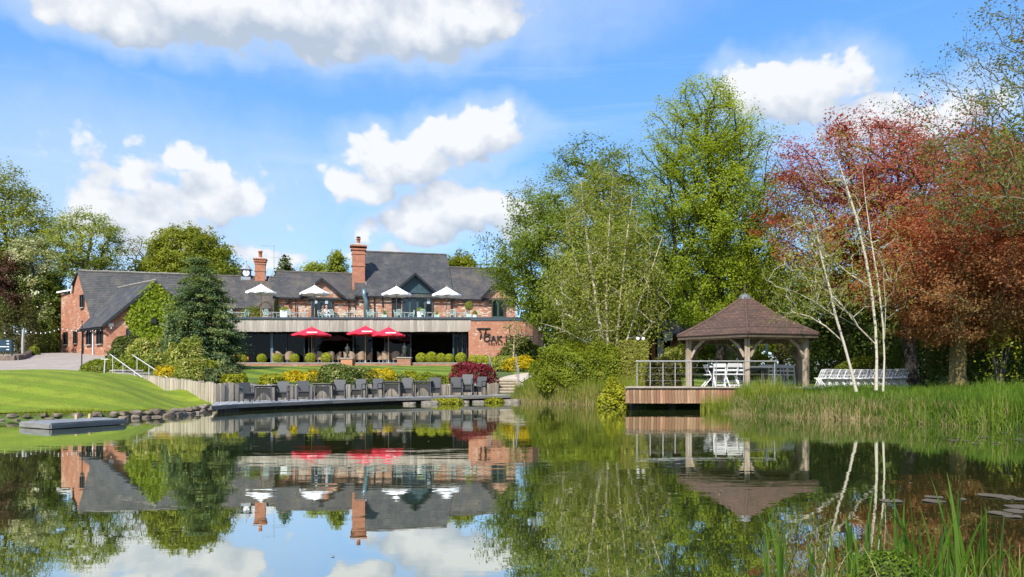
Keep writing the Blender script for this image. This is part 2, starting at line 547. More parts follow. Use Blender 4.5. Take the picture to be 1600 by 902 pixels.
CTRL = []
def ctl(px, D, z): CTRL.append((*XY(px, D), z))
for px, D, z in ((0, 18.6, .24), (0, 20, .62), (0, 22.2, 1.16), (0, 25, 1.24), (-150, 18.2, .24), (-150, 20, .75), (-150, 21.6, 1.17), (-150, 26, 1.26), (100, 18.9, .24), (100, 20.4, .58), (100, 22.8, 1.11), (100, 26, 1.24), (195, 19.6, .22), (190, 21.5, .66), (180, 24, 1.02), (172, 28, 1.2), (170, 34, 1.3), (300, 23.0, .12), (320, 25.4, .1), (290, 27.2, .25), (240, 22, .34), (270, 25, .3), (225, 25.5, .55), (0, 30, 1.31), (150, 30, 1.26), (230, 29.5, .48), (0, 38, 1.42), (150, 38, 1.38), (0, 45, 1.5), (160, 42.5, 1.45), (-300, 19, .4), (-300, 22, 1.1), (-300, 34, 1.3), (-300, 45, 1.5),
                 (60, 54, 2.2), (150, 62, 3.0), (100, 70, 3.7), (160, 66, 3.4), (-200, 58, 2.5), (-250, 80, 4.1), (0, 66, 3.3), (100, 85, 4.2), (250, 60, 3.1), (200, 50, 2.1), (350, 60, 2.5),
                 (215, 40, 1.5), (260, 35, 1.15), (310, 30, .85), (350, 28.5, .76), (300, 45, 1.7), (420, 31, .8), (520, 33.2, .8), (620, 35.6, .8), (720, 37.8, .85),
                 (400, 42, 1.25), (560, 42, 1.25), (700, 42, 1.3), (400, 57, 2.2), (560, 57.4, 2.22), (720, 57.4, 2.2), (560, 70, 2.45), (400, 72, 2.6), (560, 95, 2.6), (820, 62, 2.3), (800, 48, 1.75), (850, 41, 1.25), (786, 39.9, 1.0), (786, 38.3, .42), (806, 38.3, .5), (772, 38.4, .6), (800, 90, 2.6),
                 (880, 33.5, .6), (930, 32, .55), (975, 30.3, .5), (1000, 29, .45), (1050, 33, .72), (1200, 33, .74), (1200, 28, .66), (1350, 30, .66), (1500, 26, .66), (1600, 24, .68), (1650, 17.6, .45), (1400, 19.6, .38), (1250, 22.2, .4), (1180, 23.6, .4),
                 (1800, 22, .9), (1200, 50, 1.1), (1500, 50, 1.3), (1000, 50, 1.5), (1300, 90, 2.4), (1700, 60, 2.0), (1000, 110, 3.0)):
    ctl(px, D, z)
CTRL += [(x, y, z) for x, y, z in ((-150, 40, 3), (-150, 120, 5), (0, 160, 4), (150, 120, 5), (150, 40, 3), (-60, 12, .8), (-45, 0, .5), (-20, -2, .35), (0, 0.6, .3), (2, 2.2, .16), (20, 0, .4), (45, 10, 1), (0, -60, 1), (-120, -40, 2), (120, -40, 2), (-80, 180, 5), (90, 180, 5))]
_C = np.array(CTRL)
def _tps(r2): return np.where(r2 > 1e-12, .5 * r2 * np.log(np.maximum(r2, 1e-12)), 0)
_n = len(_C)
_K = _tps(((_C[:, None, :2] - _C[None, :, :2]) ** 2).sum(-1)) + np.eye(_n) * .06
_Pm = np.c_[np.ones(_n), _C[:, :2]]
_A = np.block([[_K, _Pm], [_Pm.T, np.zeros((3, 3))]])
_W = np.linalg.solve(_A, np.r_[_C[:, 2], 0, 0, 0])

def shore_dist(X, Y):
    """Distance to the shoreline, negative inside the pond."""
    p = np.array(POND); q = np.roll(p, -1, 0)
    best = np.full(X.shape, 1e9); inside = np.zeros(X.shape, bool)
    for (ax, ay), (bx, by) in zip(p, q):
        dx, dy = bx - ax, by - ay
        t = np.clip(((X - ax) * dx + (Y - ay) * dy) / (dx * dx + dy * dy), 0, 1)
        best = np.minimum(best, np.hypot(X - ax - t * dx, Y - ay - t * dy))
        cross = ((ay > Y) != (by > Y)) & (X < dx * (Y - ay) / (dy if abs(dy) > 1e-9 else 1e-9) + ax)
        inside ^= cross
    return np.where(inside, -best, best)

def land(X, Y):
    X, Y = np.asarray(X, float), np.asarray(Y, float)
    sh = X.shape; x, y = X.ravel(), Y.ravel()
    xc, yc = np.clip(x, -140, 140), np.clip(y, -60, 170)
    z = np.zeros(len(x))
    for s in range(0, len(x), 20000):
        sl = slice(s, s + 20000)
        r2 = (xc[sl, None] - _C[None, :, 0]) ** 2 + (yc[sl, None] - _C[None, :, 1]) ** 2
        z[sl] = _tps(r2) @ _W[:_n] + _W[_n] + _W[_n + 1] * xc[sl] + _W[_n + 2] * yc[sl]
    z = np.clip(z, .12, 6.0)
    d = shore_dist(x, y)
    k = np.clip((d + .55) / .75, 0, 1); k = k * k * (3 - 2 * k)
    z = -.8 + (z + .8) * k
    return z.reshape(sh)
def H(x, y): return float(land(np.array([x]), np.array([y]))[0])
def GP(px, D, dz=0.0):
    x, y = XY(px, D)
    return Vector((x, y, H(x, y) + dz))

# ground: one sheet to the horizon
def axis(lo, hi, step, far):
    a = list(np.arange(lo, hi + step / 2, step))
    k, s = step, hi
    while s < far: k *= 1.35; s += k; a.append(s)
    k, s = step, lo
    while s > -far: k *= 1.35; s -= k; a.insert(0, s)
    return np.array(a)
gx, gy = axis(-50, 30, .5, 1300), axis(-2, 80, .5, 1300)
GX, GY = np.meshgrid(gx, gy, indexing='ij')
GZ = land(GX, GY) - .035
def ground_material():
    m = bpy.data.materials.new('meadow'); m.use_nodes = True
    t = NT(m.node_tree); b = m.node_tree.nodes['Principled BSDF']
    o = t.new('ShaderNodeTexCoord').outputs['Object']
    c = t.mix(t.sstep(t.noise(o, .35, 6, .6), .4, .62), (.055, .095, .018, 1), (.095, .14, .025, 1))
    c = t.mix(t.sstep(t.noise(o, 1.3, 6, .65), .5, .72), c, (.07, .05, .03, 1))
    t.link(c, b.inputs['Base Color']); b.inputs['Roughness'].default_value = .95
    bn = t.new('ShaderNodeBump'); bn.inputs['Strength'].default_value = .7; bn.inputs['Distance'].default_value = .08
    t.link(t.noise(o, 9, 6, .7), bn.inputs['Height']); t.link(bn.outputs[0], b.inputs['Normal'])
    return m
tag(grid_mesh('ground', np.stack([GX, GY, GZ], -1), ground_material()), kind='structure')

def strip(name, A, B, nu, nv, off, m, kind='structure'):
    """A sheet laid on the land between two polylines."""
    def res(L, n):
        L = np.array(L, float); s = np.r_[0, np.cumsum(np.hypot(*(L[1:] - L[:-1]).T))]
        u = np.linspace(0, s[-1], n)
        return np.c_[np.interp(u, s, L[:, 0]), np.interp(u, s, L[:, 1])]
    a, b = res(A, nu), res(B, nu)
    k = np.linspace(0, 1, nv)[None, :, None]
    xy = a[:, None] * (1 - k) + b[:, None] * k
    z = land(xy[..., 0], xy[..., 1]) + off
    return tag(grid_mesh(name, np.concatenate([xy, z[..., None]], -1), m), kind=kind)

def lawn_material(name, ang, width, c1, c2, curve=0.0, phase=0.0, wobble=2.0):
    m = bpy.data.materials.new(name); m.use_nodes = True
    t = NT(m.node_tree); b = m.node_tree.nodes['Principled BSDF']
    o = t.new('ShaderNodeTexCoord').outputs['Object']
    s = t.new('ShaderNodeSeparateXYZ'); t.link(o, s.inputs[0])
    wob = t.math('MULTIPLY', t.math('SUBTRACT', t.noise(o, .12, 3, .5), .5), wobble)
    u = t.math('ADD', t.math('MULTIPLY', s.outputs[0], math.cos(ang) / width), t.math('MULTIPLY', s.outputs[1], math.sin(ang) / width))
    if curve: u = t.math('ADD', u, t.math('MULTIPLY', t.math('MULTIPLY', s.outputs[0], s.outputs[0]), curve))
    u = t.math('ADD', u, t.math('ADD', wob, phase))
    w_ = t.sstep(t.math('SINE', t.math('MULTIPLY', u, 2 * math.pi)), -.5, .5)
    c = t.mix(w_, (*c1, 1), (*c2, 1))
    c = t.mix(t.sstep(t.noise(o, 2.2, 8, .72), .40, .70, 0, .75), c, (.15, .165, .018, 1))
    c = t.mix(t.sstep(t.noise(t.vmath('MULTIPLY', o, (1, .35, 1)), 38, 3, .6), .4, .72, 0, .6), c, (.045, .08, .008, 1))
    t.link(c, b.inputs['Base Color']); b.inputs['Roughness'].default_value = .8; b.inputs['Specular IOR Level'].default_value = .2
    bn = t.new('ShaderNodeBump'); bn.inputs['Strength'].default_value = .55; bn.inputs['Distance'].default_value = .04
    t.link(t.noise(o, 45, 4, .7), bn.inputs['Height']); t.link(bn.outputs[0], b.inputs['Normal'])
    return m
LAWN = lawn_material('mown_lawn', R(82), 1.15, (.165, .235, .012), (.245, .305, .020), curve=.0006, wobble=.9)
LAWN2 = lawn_material('striped_lawn', R(38), 2.6, (.075, .145, .010), (.21, .275, .024))
lawn_near = [(-34, 15.6), (-22, 17.1)] + [XY(*p) for p in ((-120, 17.75), (0, 18.3), (100, 18.7), (195, 19.3), (270, 21.0), (312, 23.8), (330, 26.2))]
lawn_far = [(-48, 42), (-36, 44)] + [XY(*p) for p in ((-100, 45.5), (0, 45.5), (80, 45), (150, 42.5), (168, 40), (235, 32.6), (333, 26.6))]
strip('lawn', lawn_near, lawn_far, 160, 70, 0.0, LAWN)
strip('lawn_striped', [XY(*p) for p in ((345, 34), (430, 34), (520, 36), (620, 38), (730, 40))], [XY(*p) for p in ((330, 57), (430, 57.6), (560, 57.8), (650, 57.8), (745, 57.6))], 80, 60, 0.0, LAWN2)
strip('lawn_by_steps', [XY(*p) for p in ((812, 40.4), (840, 37.5), (870, 36))], [XY(*p) for p in ((760, 56), (830, 56), (900, 50))], 24, 40, -.005, LAWN2)
strip('lawn_behind_gazebo', [XY(*p) for p in ((1040, 33), (1270, 31.5), (1420, 30), (1560, 28))], [XY(*p) for p in ((1000, 55), (1250, 56), (1450, 55), (1650, 50))], 60, 40, 0.0, LAWN2)
strip('lawn_by_sign', [(-52, 60), XY(-60, 60), XY(40, 61)], [(-60, 76), XY(-60, 74), XY(52, 70)], 24, 16, .0, LAWN2)

PAVING = mat('drive_setts', (.36, .30, .25), .9, 0, 1.2, (.27, .225, .19), bump=.5, bscale=30)
strip('driveway', [(-52, 43), XY(-100, 45.6), XY(0, 45.6), XY(80, 45.1), XY(152, 42.7)], [(-62, 82), XY(-100, 76), XY(0, 78), XY(100, 76), XY(215, 62)], 60, 60, .01, PAVING)
GRAVEL = mat('path_gravel', (.50, .44, .36), .92, 0, 2.0, (.40, .34, .27), bump=.4, bscale=40)
strip('footpath', [XY(770, 39.6), XY(790, 41.2), XY(835, 43.5), XY(900, 45)], [XY(806, 39.0), XY(825, 40.5), XY(860, 42.3), XY(910, 43.4)], 30, 8, .012, GRAVEL)

# ------------------------------------------------------------------ pond water
def water_material():
    m = bpy.data.materials.new('pond_water'); m.use_nodes = True
    t = NT(m.node_tree); nodes = m.node_tree.nodes; nodes.remove(nodes['Principled BSDF'])
    out = nodes['Material Output']
    o = t.new('ShaderNodeTexCoord').outputs['Object']
    s = t.new('ShaderNodeSeparateXYZ'); t.link(o, s.inputs[0])
    # a breeze ruffles patches of the far, open water; the rest is glassy
    patch = t.sstep(t.noise(t.vmath('MULTIPLY', o, (.10, .22, 1)), 1.0, 3, .5), .40, .62)
    near = t.sstep(s.outputs[1], 4, 9)
    amt = t.math('ADD', .13, t.math('MULTIPLY', t.math('MULTIPLY', patch, near), .62))
    h = t.math('ADD', t.math('MULTIPLY', t.noise(t.vmath('MULTIPLY', o, (.9, 2.6, 1)), 1.6, 3, .5), 1.0),
               t.math('MULTIPLY', t.noise(t.vmath('MULTIPLY', o, (.5, 1.2, 1)), .6, 2, .5), 1.4))
    bn = t.new('ShaderNodeBump'); bn.inputs['Strength'].default_value = .5; bn.inputs['Distance'].default_value = .0065
    t.link(t.math('MULTIPLY', h, amt), bn.inputs['Height'])
    gl = t.new('ShaderNodeBsdfGlossy'); gl.inputs['Roughness'].default_value = .012
    gl.inputs['Color'].default_value = (.93, .95, .90, 1)
    t.link(bn.outputs[0], gl.inputs['Normal'])
    df = t.new('ShaderNodeBsdfDiffuse'); df.inputs['Color'].default_value = (.045, .06, .018, 1)
    lw = t.new('ShaderNodeLayerWeight'); lw.inputs['Blend'].default_value = .5
    t.link(bn.outputs[0], lw.inputs['Normal'])
    fac = t.sstep(lw.outputs['Facing'], .25, .98, .25, .88)
    mx = t.new('ShaderNodeMixShader'); t.link(fac, mx.inputs[0])
    t.link(df.outputs[0], mx.inputs[1]); t.link(gl.outputs[0], mx.inputs[2]); t.link(mx.outputs[0], out.inputs[0])
    return m
wx, wy = np.meshgrid(np.linspace(-44, 30, 40), np.linspace(-4, 46, 30), indexing='ij')
tag(grid_mesh('water', np.stack([wx, wy, wx * 0], -1), water_material()), kind='structure')

# ------------------------------------------------------------------ the restaurant house
DARK = mat('dark_paint', (.018, .022, .026), .45, .3, 4)
TEAL = mat('teal_paint', (.045, .085, .10), .45, .3, 3)
IRON = mat('black_iron', (.012, .012, .013), .5)
LEAD = mat('lead_flashing', (.34, .37, .40), .5, .25, 4)
WHITE = mat('white_paint', (.78, .78, .76), .5, .06, 5)
FASCIA = mat('weathered_cladding', (.52, .47, .40), .85, 0, 1.0, (.34, .30, .25), stretch=(3.0, 3.0, .35), bump=.3, bscale=12, orand=.55)
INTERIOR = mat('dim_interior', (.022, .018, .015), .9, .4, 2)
TERRACOTTA = mat('terracotta', (.42, .13, .06), .8, .3, 6)
CONCRETE = mat('pale_stone', (.42, .39, .35), .85, .25, 3)
PAVE = mat('patio_flags', (.34, .30, .26), .85, .3, 2)
def glass_mat(name, tint=(.02, .03, .035), refl=.0, clear=.5):
    m = bpy.data.materials.new(name); m.use_nodes = True
    t = NT(m.node_tree); nodes = m.node_tree.nodes; nodes.remove(nodes['Principled BSDF'])
    gl = t.new('ShaderNodeBsdfGlossy'); gl.inputs['Roughness'].default_value = 0.0; gl.inputs['Color'].default_value = (.8, .85, .9, 1)
    tr = t.new('ShaderNodeBsdfTransparent'); tr.inputs[0].default_value = (*(clear,) * 3, 1)
    fr = t.new('ShaderNodeFresnel'); fr.inputs[0].default_value = 1.25
    mx = t.new('ShaderNodeMixShader'); mx.inputs[0].default_value = .012
    t.link(tr.outputs[0], mx.inputs[1]); t.link(gl.outputs[0], mx.inputs[2])
    t.link(mx.outputs[0], nodes['Material Output'].inputs[0])
    MATS[name] = m
    return m
GLASS = glass_mat('window_glass')
DARKGLASS = mat('dark_window', (.008, .010, .012), .06, spec=.8)

TH = R(13); C_, S_ = math.cos(TH), math.sin(TH)
D0 = 70.0; X0 = (620 - 800) * D0 / FPX
house = empty('restaurant_house', (X0, D0, 2.4), TH, 'long red brick restaurant with slate roofs, chimneys and a roof terrace above dark glazing', 'restaurant')
HB = 2.4
def LF(px, py, t=0.0):
    """Local (s, t, z) where the photograph's ray meets the plane t metres behind the upper facade."""
    a = (px - 800) / FPX
    Y = (t + D0 * C_ - X0 * S_) / (C_ - a * S_)
    X = a * Y
    return ((X - X0) * C_ + (Y - D0) * S_, t, EYE + (HZ - py) * Y / FPX - HB)
TER = 6.38 - HB      # the roof terrace

def gabled_block(s0, s1, t0, tr, ze, zr, m_roof, zb=None, ov=.35, verge=.18, wall=True):
    t1 = 2 * tr - t0
    zb = TER - .5 if zb is None else zb
    if wall:
        mb = MB()
        pent = [(t0, zb), (t1, zb), (t1, ze), (tr, zr - .06), (t0, ze)]
        vs = [(s0, t, z) for t, z in pent] + [(s1, t, z) for t, z in pent]
        fs = [(4, 3, 2, 1, 0), (5, 6, 7, 8, 9)] + [(i, (i + 1) % 5, (i + 1) % 5 + 5, i + 5) for i in range(5)]
        mb.add(vs, fs).build('wall', BRICK, house)
    k = (zr - ze) / (tr - t0)
    a, b = s0 - verge, s1 + verge
    zo = ze - k * ov
    mb = MB()
    mb.slab([(a, t0 - ov, zo + .12), (b, t0 - ov, zo + .12), (b, tr, zr + .12), (a, tr, zr + .12)], .12)
    mb.slab([(b, t1 + ov, zo + .12), (a, t1 + ov, zo + .12), (a, tr + .01, zr + .12), (b, tr + .01, zr + .12)], .12)
    roof = mb.build('roof', m_roof, house)
    n = max(3, int((b - a) / .42))
    rb = MB()
    rb.tube([(a + (b - a) * i / n, tr, zr + .1 + random.uniform(-.012, .018)) for i in range(n + 1)], .13, 6)
    rb.build('ridge_tiles', mat('ridge_tile', (.12, .105, .09), .85, .35, 5), roof)
    gt = MB(); gt.box(((a + b) / 2, t0 - ov - .05, zo + .02), (b - a, .11, .11)); gt.build('gutter', IRON, roof)
    return roof

eB, eM, eR = LF(490, 464)[2], LF(625, 461)[2], LF(745, 465)[2]
rB, rM, rR, rA = LF(490, 428, 3.4)[2], LF(620, 397, 4.8)[2], LF(740, 421, 3.6)[2], LF(385, 434, 6.2)[2]
sB0, sB1 = LF(430, 464)[0], LF(553, 464)[0]
sM0, sM1 = LF(557, 461)[0], LF(706, 461)[0]
sR0, sR1 = sM1 + .05, LF(806, 465)[0]
sA0, sA1 = LF(318, 478, 2.6)[0], LF(429, 478, 2.6)[0]
eA = LF(385, 479, 2.6)[2]
gabled_block(sA0, sA1, 2.6, 6.2, eA, rA, SLATE_MOSS)
gabled_block(sB0, sB1, 0.0, 3.4, eB, rB, SLATE_MOSS)
gabled_block(sM0, sM1, -.12, 4.8, eM, rM, SLATE)
gabled_block(sR0, sR1, .04, 3.6, eR, rR, SLATE_MOSS)

def dormer(px_a, py_a, px_l, px_r, py_f, slope_t, infill, ov=.38, base=None):
    """A cross gable on the front slope; slope_t is how far back its ridge runs into the main roof."""
    ap, l, r = LF(px_a, py_a, -.2), LF(px_l, py_f, -.2), LF(px_r, py_f, -.2)
    s, za, zl = ap[0], ap[2], (l[2] + r[2]) / 2
    sl, sr = l[0], r[0]
    root_m = MB()
    zb = zl - .02 if base is None else base
    poly = [(sl + .12, -.2, zb), (sr - .12, -.2, zb), (sr - .12, -.2, zl), (s, -.2, za - .12), (sl + .12, -.2, zl)]
    root_m.slab(poly, .3)
    g_ = root_m.build('cross_gable', infill, house)
    mb = MB()
    mb.slab([(s, -.2 - ov, za + .08), (s, slope_t, za + .08), (sl - .1, .25, zl - .02), (sl - .1, -.2 - ov, zl - .02)], .1)
    mb.slab([(s, slope_t, za + .081), (s, -.2 - ov, za + .081), (sr + .1, -.2 - ov, zl - .02), (sr + .1, .25, zl - .02)], .1)
    mb.build('gable_roof', SLATE, g_)
    for e in (sl - .1, sr + .1):
        bb = MB(); bb.bar((s, -.23 - ov, za - .03), (e, -.23 - ov, zl - .13), .05, .2, up=(0, 0, 1))
        bb.build('bargeboard', DARK, g_)
    return g_
dormer(503, 436, 470, 538, 464, 2.6, BRICK)
gl_gable = dormer(648, 429, 615, 682, 458, 2.9, TEAL, ov=.55)
dormer(778, 440, 752, 806, 466, 2.3, BRICK)

def glazed_door(px0, px1, py0, py1, t, leaves, name='door', frame=TEAL):
    a, b = LF(px0, py0, t), LF(px1, py1, t)
    s0, s1, z1, z0 = a[0], b[0], a[2], b[2]
    fr = MB(); wfr = .12
    fr.box(((s0 + s1) / 2, t, z1 - wfr / 2), (s1 - s0, .12, wfr))
    d = MB()
    door = fr.build(name, frame, house)
    n = leaves
    for i in range(n):
        x0 = s0 + (s1 - s0) * i / n; x1 = s0 + (s1 - s0) * (i + 1) / n
        for x in (x0 + .05, x1 - .05):
            MB().box((x, t - .03, (z0 + z1 - wfr) / 2), (.1, .1, z1 - wfr - z0)).build('stile', frame, door)
        MB().box(((x0 + x1) / 2, t - .03, z0 + .45), (x1 - x0 - .21, .08, .3)).build('kick_panel', frame, door)
        MB().box(((x0 + x1) / 2, t - .01, (z0 + z1) / 2 + .2), (x1 - x0 - .2, .02, z1 - z0 - .7)).build('pane', DARKGLASS, door)
    return door
glazed_door(486, 518.5, 464.5, 504, -.26, 2)
glazed_door(628, 676, 461.5, 504, -.28, 4)
a = LF(612, 461, -.1); b = LF(626, 504, -.1)
MB().box(((a[0] + b[0]) / 2, -.14, (a[2] + b[2]) / 2), (b[0] - a[0], .1, a[2] - b[2])).build('shutter', DARK, house)
glazed_door(768, 788, 468, 504, -.28, 2, frame=mat('green_paint', (.03, .06, .04), .5))
# a paper sheet in one pane; bluish pane reflections painted as pale cards
for px0, px1, py0, py1 in ((667, 672, 467, 475), (491, 496, 469, 475), (508, 512.5, 469, 475)):
    a, b = LF(px0, py0, -.37), LF(px1, py1, -.37)
    MB().box(((a[0] + b[0]) / 2, -.37, (a[2] + b[2]) / 2), (b[0] - a[0], .012, a[2] - b[2])).build('notice_reflection', mat('notice_reflection_card', (.40, .46, .52), .6), house)

for px, py0, py1 in ((462, 465, 503), (545, 465, 503), (585, 464, 503), (705, 466, 503), (598, 464, 480)):
    a, b = LF(px, py0, -.2), LF(px, py1, -.2)
    MB().tube([(a[0], -.22, a[2]), (a[0], -.22, b[2])], .055, 8).build('downpipe', IRON, house)
for px, py in ((450, 470), (556, 468), (728, 470)):
    a = LF(px, py, -.3)
    MB().lathe([(.05, .2), (.16, .15), (.14, -.25), (.06, -.32)], a, 10).build('wall_lamp', IRON, house)
# kitchen flue bending down the wall
p0, p1, p2, p3 = LF(569, 452, -.5), LF(569, 462, -.5), LF(572, 470, -.5), LF(572, 504, -.5)
MB().tube([p0, p1, p2, p3], .22, 12).build('flue', mat('zinc_flue', (.16, .24, .26), .4, .2, 5, metal=.5), house, smooth=True)

def chimney(px0, px1, py_base, py_cap, py_pot, t, pots, cowl=False):
    a, b = LF(px0, py_base, t), LF(px1, py_cap, t)
    s0, s1, zb, zc = a[0], b[0], a[2], b[2]
    w_, c = s1 - s0, (s0 + s1) / 2
    d_ = w_ * .85
    hgt = zc - zb
    mb = MB(); mb.box((c, t + d_ / 2, zb + hgt * .45), (w_ * .88, d_ * .88, hgt * .9))
    st = mb.build('chimney', BRICK_STACK, house)
    for k, (f, hh, ww) in enumerate(((.55, .10, .98), (.80, .14, .97), (.885, .14, 1.08), (.955, .12, 1.2))):
        MB().box((c, t + d_ / 2, zb + hgt * f), (w_ * ww, d_ * ww, hh)).build('corbel', BRICK_STACK, st)
    MB().box((c, t + d_ / 2, zc - .02), (w_ * .9, d_ * .9, .16), taper=.6).build('flaunching', CONCRETE, st)
    for k in range(pots):
        zp = LF(px0, py_pot, t)[2]
        hp = zp - zc
        MB().lathe([(.21, 0), (.20, hp * .1), (.16, hp * .2), (.17, hp * .78), (.22, hp * .82), (.22, hp * .95), (.17, hp)], (c + (k - (pots - 1) / 2) * .5, t + d_ / 2, zc + .02), 12).build('chimney_pot', TERRACOTTA, st, smooth=True)
        if cowl:
            MB().lathe([(.05, 0), (.2, .02), (.21, .1), (.04, .16)], (c + (k - (pots - 1) / 2) * .5, t + d_ / 2, zc + .06 + hp), 10).build('cowl', IRON, st)
    f = MB(); f.box((s1 + .02, t + d_ * .4, zb + .9), (.1, d_, .34)); f.build('flashing', LEAD, st)
    return st
chimney(549, 571.5, 457, 381, 371, .9, 1, True)
chimney(397, 415, 448, 403, 391, 5.6, 1)

# clock cupola on the low roof
a, b = LF(376.5, 440, 6.2), LF(393, 413, 6.2)
c, zb = (a[0] + b[0]) / 2, LF(385, 440, 6.2)[2]
w_ = (b[0] - a[0]) * .9
z_of = lambda py: LF(385, py, 6.2)[2]
cup = MB().box((c, 6.2, (z_of(441) + z_of(433.5)) / 2), (w_ * 1.02, w_, z_of(433.5) - z_of(441))).build('clock_turret', LEAD, house)
MB().box((c, 6.2, (z_of(433.5) + z_of(422)) / 2), (w_ * .95, w_ * .95, z_of(422) - z_of(433.5) - .01)).build('turret_box', DARK, cup)
zt = z_of(422)
MB().lathe([(w_ * .74, 0), (w_ * .55, .1), (w_ * .38, .3), (w_ * .18, .5), (.03, .62), (.03, .78), (.07, .84), (0.01, .95)], (c, 6.2, zt), 8).build('turret_roof', LEAD, cup)
fc = MB(); fc.lathe([(w_ * .36, 0), (w_ * .36, .04), (w_ * .3, .05)], (0, 0, 0), 20)
face = fc.build('clock_face', WHITE, cup); place(face, (c + .05, 6.2 - w_ * .475 - .012, (z_of(433.5) + zt) / 2)); face.rotation_euler = (R(90), 0, 0)
hd = MB(); hd.bar((0, 0, .06), (0, w_ * .25, .06), .03, .01); hd.bar((0, 0, .062), (w_ * .2, -.03, .062), .03, .01)
hd.build('clock_hands', IRON, face)
# television aerial beside the far chimney
a = LF(419, 440, 5.4)
ae = MB(); s_, z_ = a[0], a[2]
ae.tube([(s_, 5.4, z_), (s_ + .55, 5.4, z_ + 1.4), (s_ + .55, 5.4, z_ + 3.6)], .022, 5)
for q in range(6):
    zz = z_ + (3.5 if q < 3 else 2.4)
    ae.bar((s_ + .55 - 1.0 + q % 3 * .25, 5.2, zz), (s_ + .55 - 1.0 + q % 3 * .25, 5.6, zz), .015, .015)
ae.bar((s_ - .6, 5.4, z_ + 3.5), (s_ + .6, 5.4, z_ + 3.5), .025, .02); ae.bar((s_ + .3, 5.4, z_ + 2.4), (s_ + 1.9, 5.4, z_ + 2.4), .025, .02)
ae.build('aerial', mat('aerial_metal', (.3, .3, .31), .4, metal=.6), house)

# ---- the ground floor extension and the terrace on top (world aligned)
def wbox(px0, px1, z0, z1, d0, d1, name, m, par=house, dref=None):
    dr = dref or d0
    x0, x1 = XY(px0, dr)[0], XY(px1, dr)[0]
    mb = MB(); mb.box(((x0 + x1) / 2, (d0 + d1) / 2, (z0 + z1) / 2), (x1 - x0, d1 - d0, z1 - z0))
    return mb.build(name, m, par, local=False)
FZ0, FZ1 = ZP(518.5, 64), ZP(499, 64)
PZ = 2.46
slab = wbox(330, 850, FZ0 + .12, 6.36, 64.4, 75, 'terrace_slab', CONCRETE)
nb = 70
xa, xb = XY(338, 64)[0], XY(737.5, 64)[0]
bd = MB().box((0, 0, 0), ((xb - xa) / nb - .012, .06, FZ1 - FZ0)).build('cladding_board', FASCIA, slab, bevel=0)
inv = parent_matrix(slab).inverted()
for i in range(nb):
    o = bd if i == 0 else bd.copy()
    if i: COL.objects.link(o)
    o.location = inv @ Vector((xa + (xb - xa) * (i + .5) / nb, 64 + random.uniform(-.012, .012), (FZ0 + FZ1) / 2 + random.uniform(-.012, .012)))
    o.rotation_euler = (0, 0, -TH)
wbox(338, 738, FZ0 + .05, FZ1 - .02, 64.05, 64.38, 'fascia_backing', IRON, slab)
wbox(336, 850, FZ1 + .02, FZ1 + .17, 63.85, 64.6, 'parapet_capping', mat('capping', (.05, .07, .09), .4), slab)
# ground floor room: back wall, ceiling, floor, side walls
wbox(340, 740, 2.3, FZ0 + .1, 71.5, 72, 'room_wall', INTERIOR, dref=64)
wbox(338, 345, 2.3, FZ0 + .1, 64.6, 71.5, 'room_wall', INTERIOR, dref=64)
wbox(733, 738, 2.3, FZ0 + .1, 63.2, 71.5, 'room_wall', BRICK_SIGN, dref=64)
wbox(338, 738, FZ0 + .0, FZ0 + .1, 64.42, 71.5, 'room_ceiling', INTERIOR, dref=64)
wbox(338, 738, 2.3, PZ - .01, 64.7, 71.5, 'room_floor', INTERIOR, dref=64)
for px, wd, m in ((362, 3, DARK), (423, 4, mat('post_paint', (.10, .14, .18), .5)), (446, 1.5, DARK), (474, 1.6, DARK), (481, 1.6, DARK), (488, 1.6, DARK), (551, 2.2, DARK), (580, 1.4, DARK), (600, 1.4, DARK), (641, 2.0, DARK),
                  (708, 2.4, TEAL), (715, 1.4, DARK), (722, 1.4, TEAL), (729, 1.6, DARK)):
    wbox(px - wd / 2, px + wd / 2, PZ, FZ0, 65.3, 65.5, 'door_frame', m, dref=65)
panes = [(364, 421), (425, 445), (447, 473), (489, 550), (553, 579), (601, 640), (709.5, 714.3), (716, 721.3), (723, 728)]
for p0, p1 in panes:
    wbox(p0, p1, PZ + .08, FZ0 - .06, 65.38, 65.40, 'pane', GLASS, dref=65)
# what shows dimly inside: bar counter, shelf, picture, serving table
WOOD_D = mat('dark_wood', (.09, .045, .02), .5, .4, 5)
wbox(655, 700, PZ, PZ + 1.1, 69.5, 70.2, 'bar_counter', WOOD_D, dref=66)
wbox(430, 445, PZ + 1.6, PZ + 2.3, 71.3, 71.45, 'wall_panel', mat('picture_print', (.2, .12, .06), .6, .6, 3), dref=66)
wbox(590, 640, PZ + 1.4, PZ + 1.5, 70.8, 71.3, 'back_shelf', WOOD_D, dref=66)
wbox(430, 540, FZ0 - .5, FZ0 - .15, 68.4, 68.6, 'ceiling_beam', mat('beam_red', (.22, .07, .04), .7, .3, 3), dref=66)

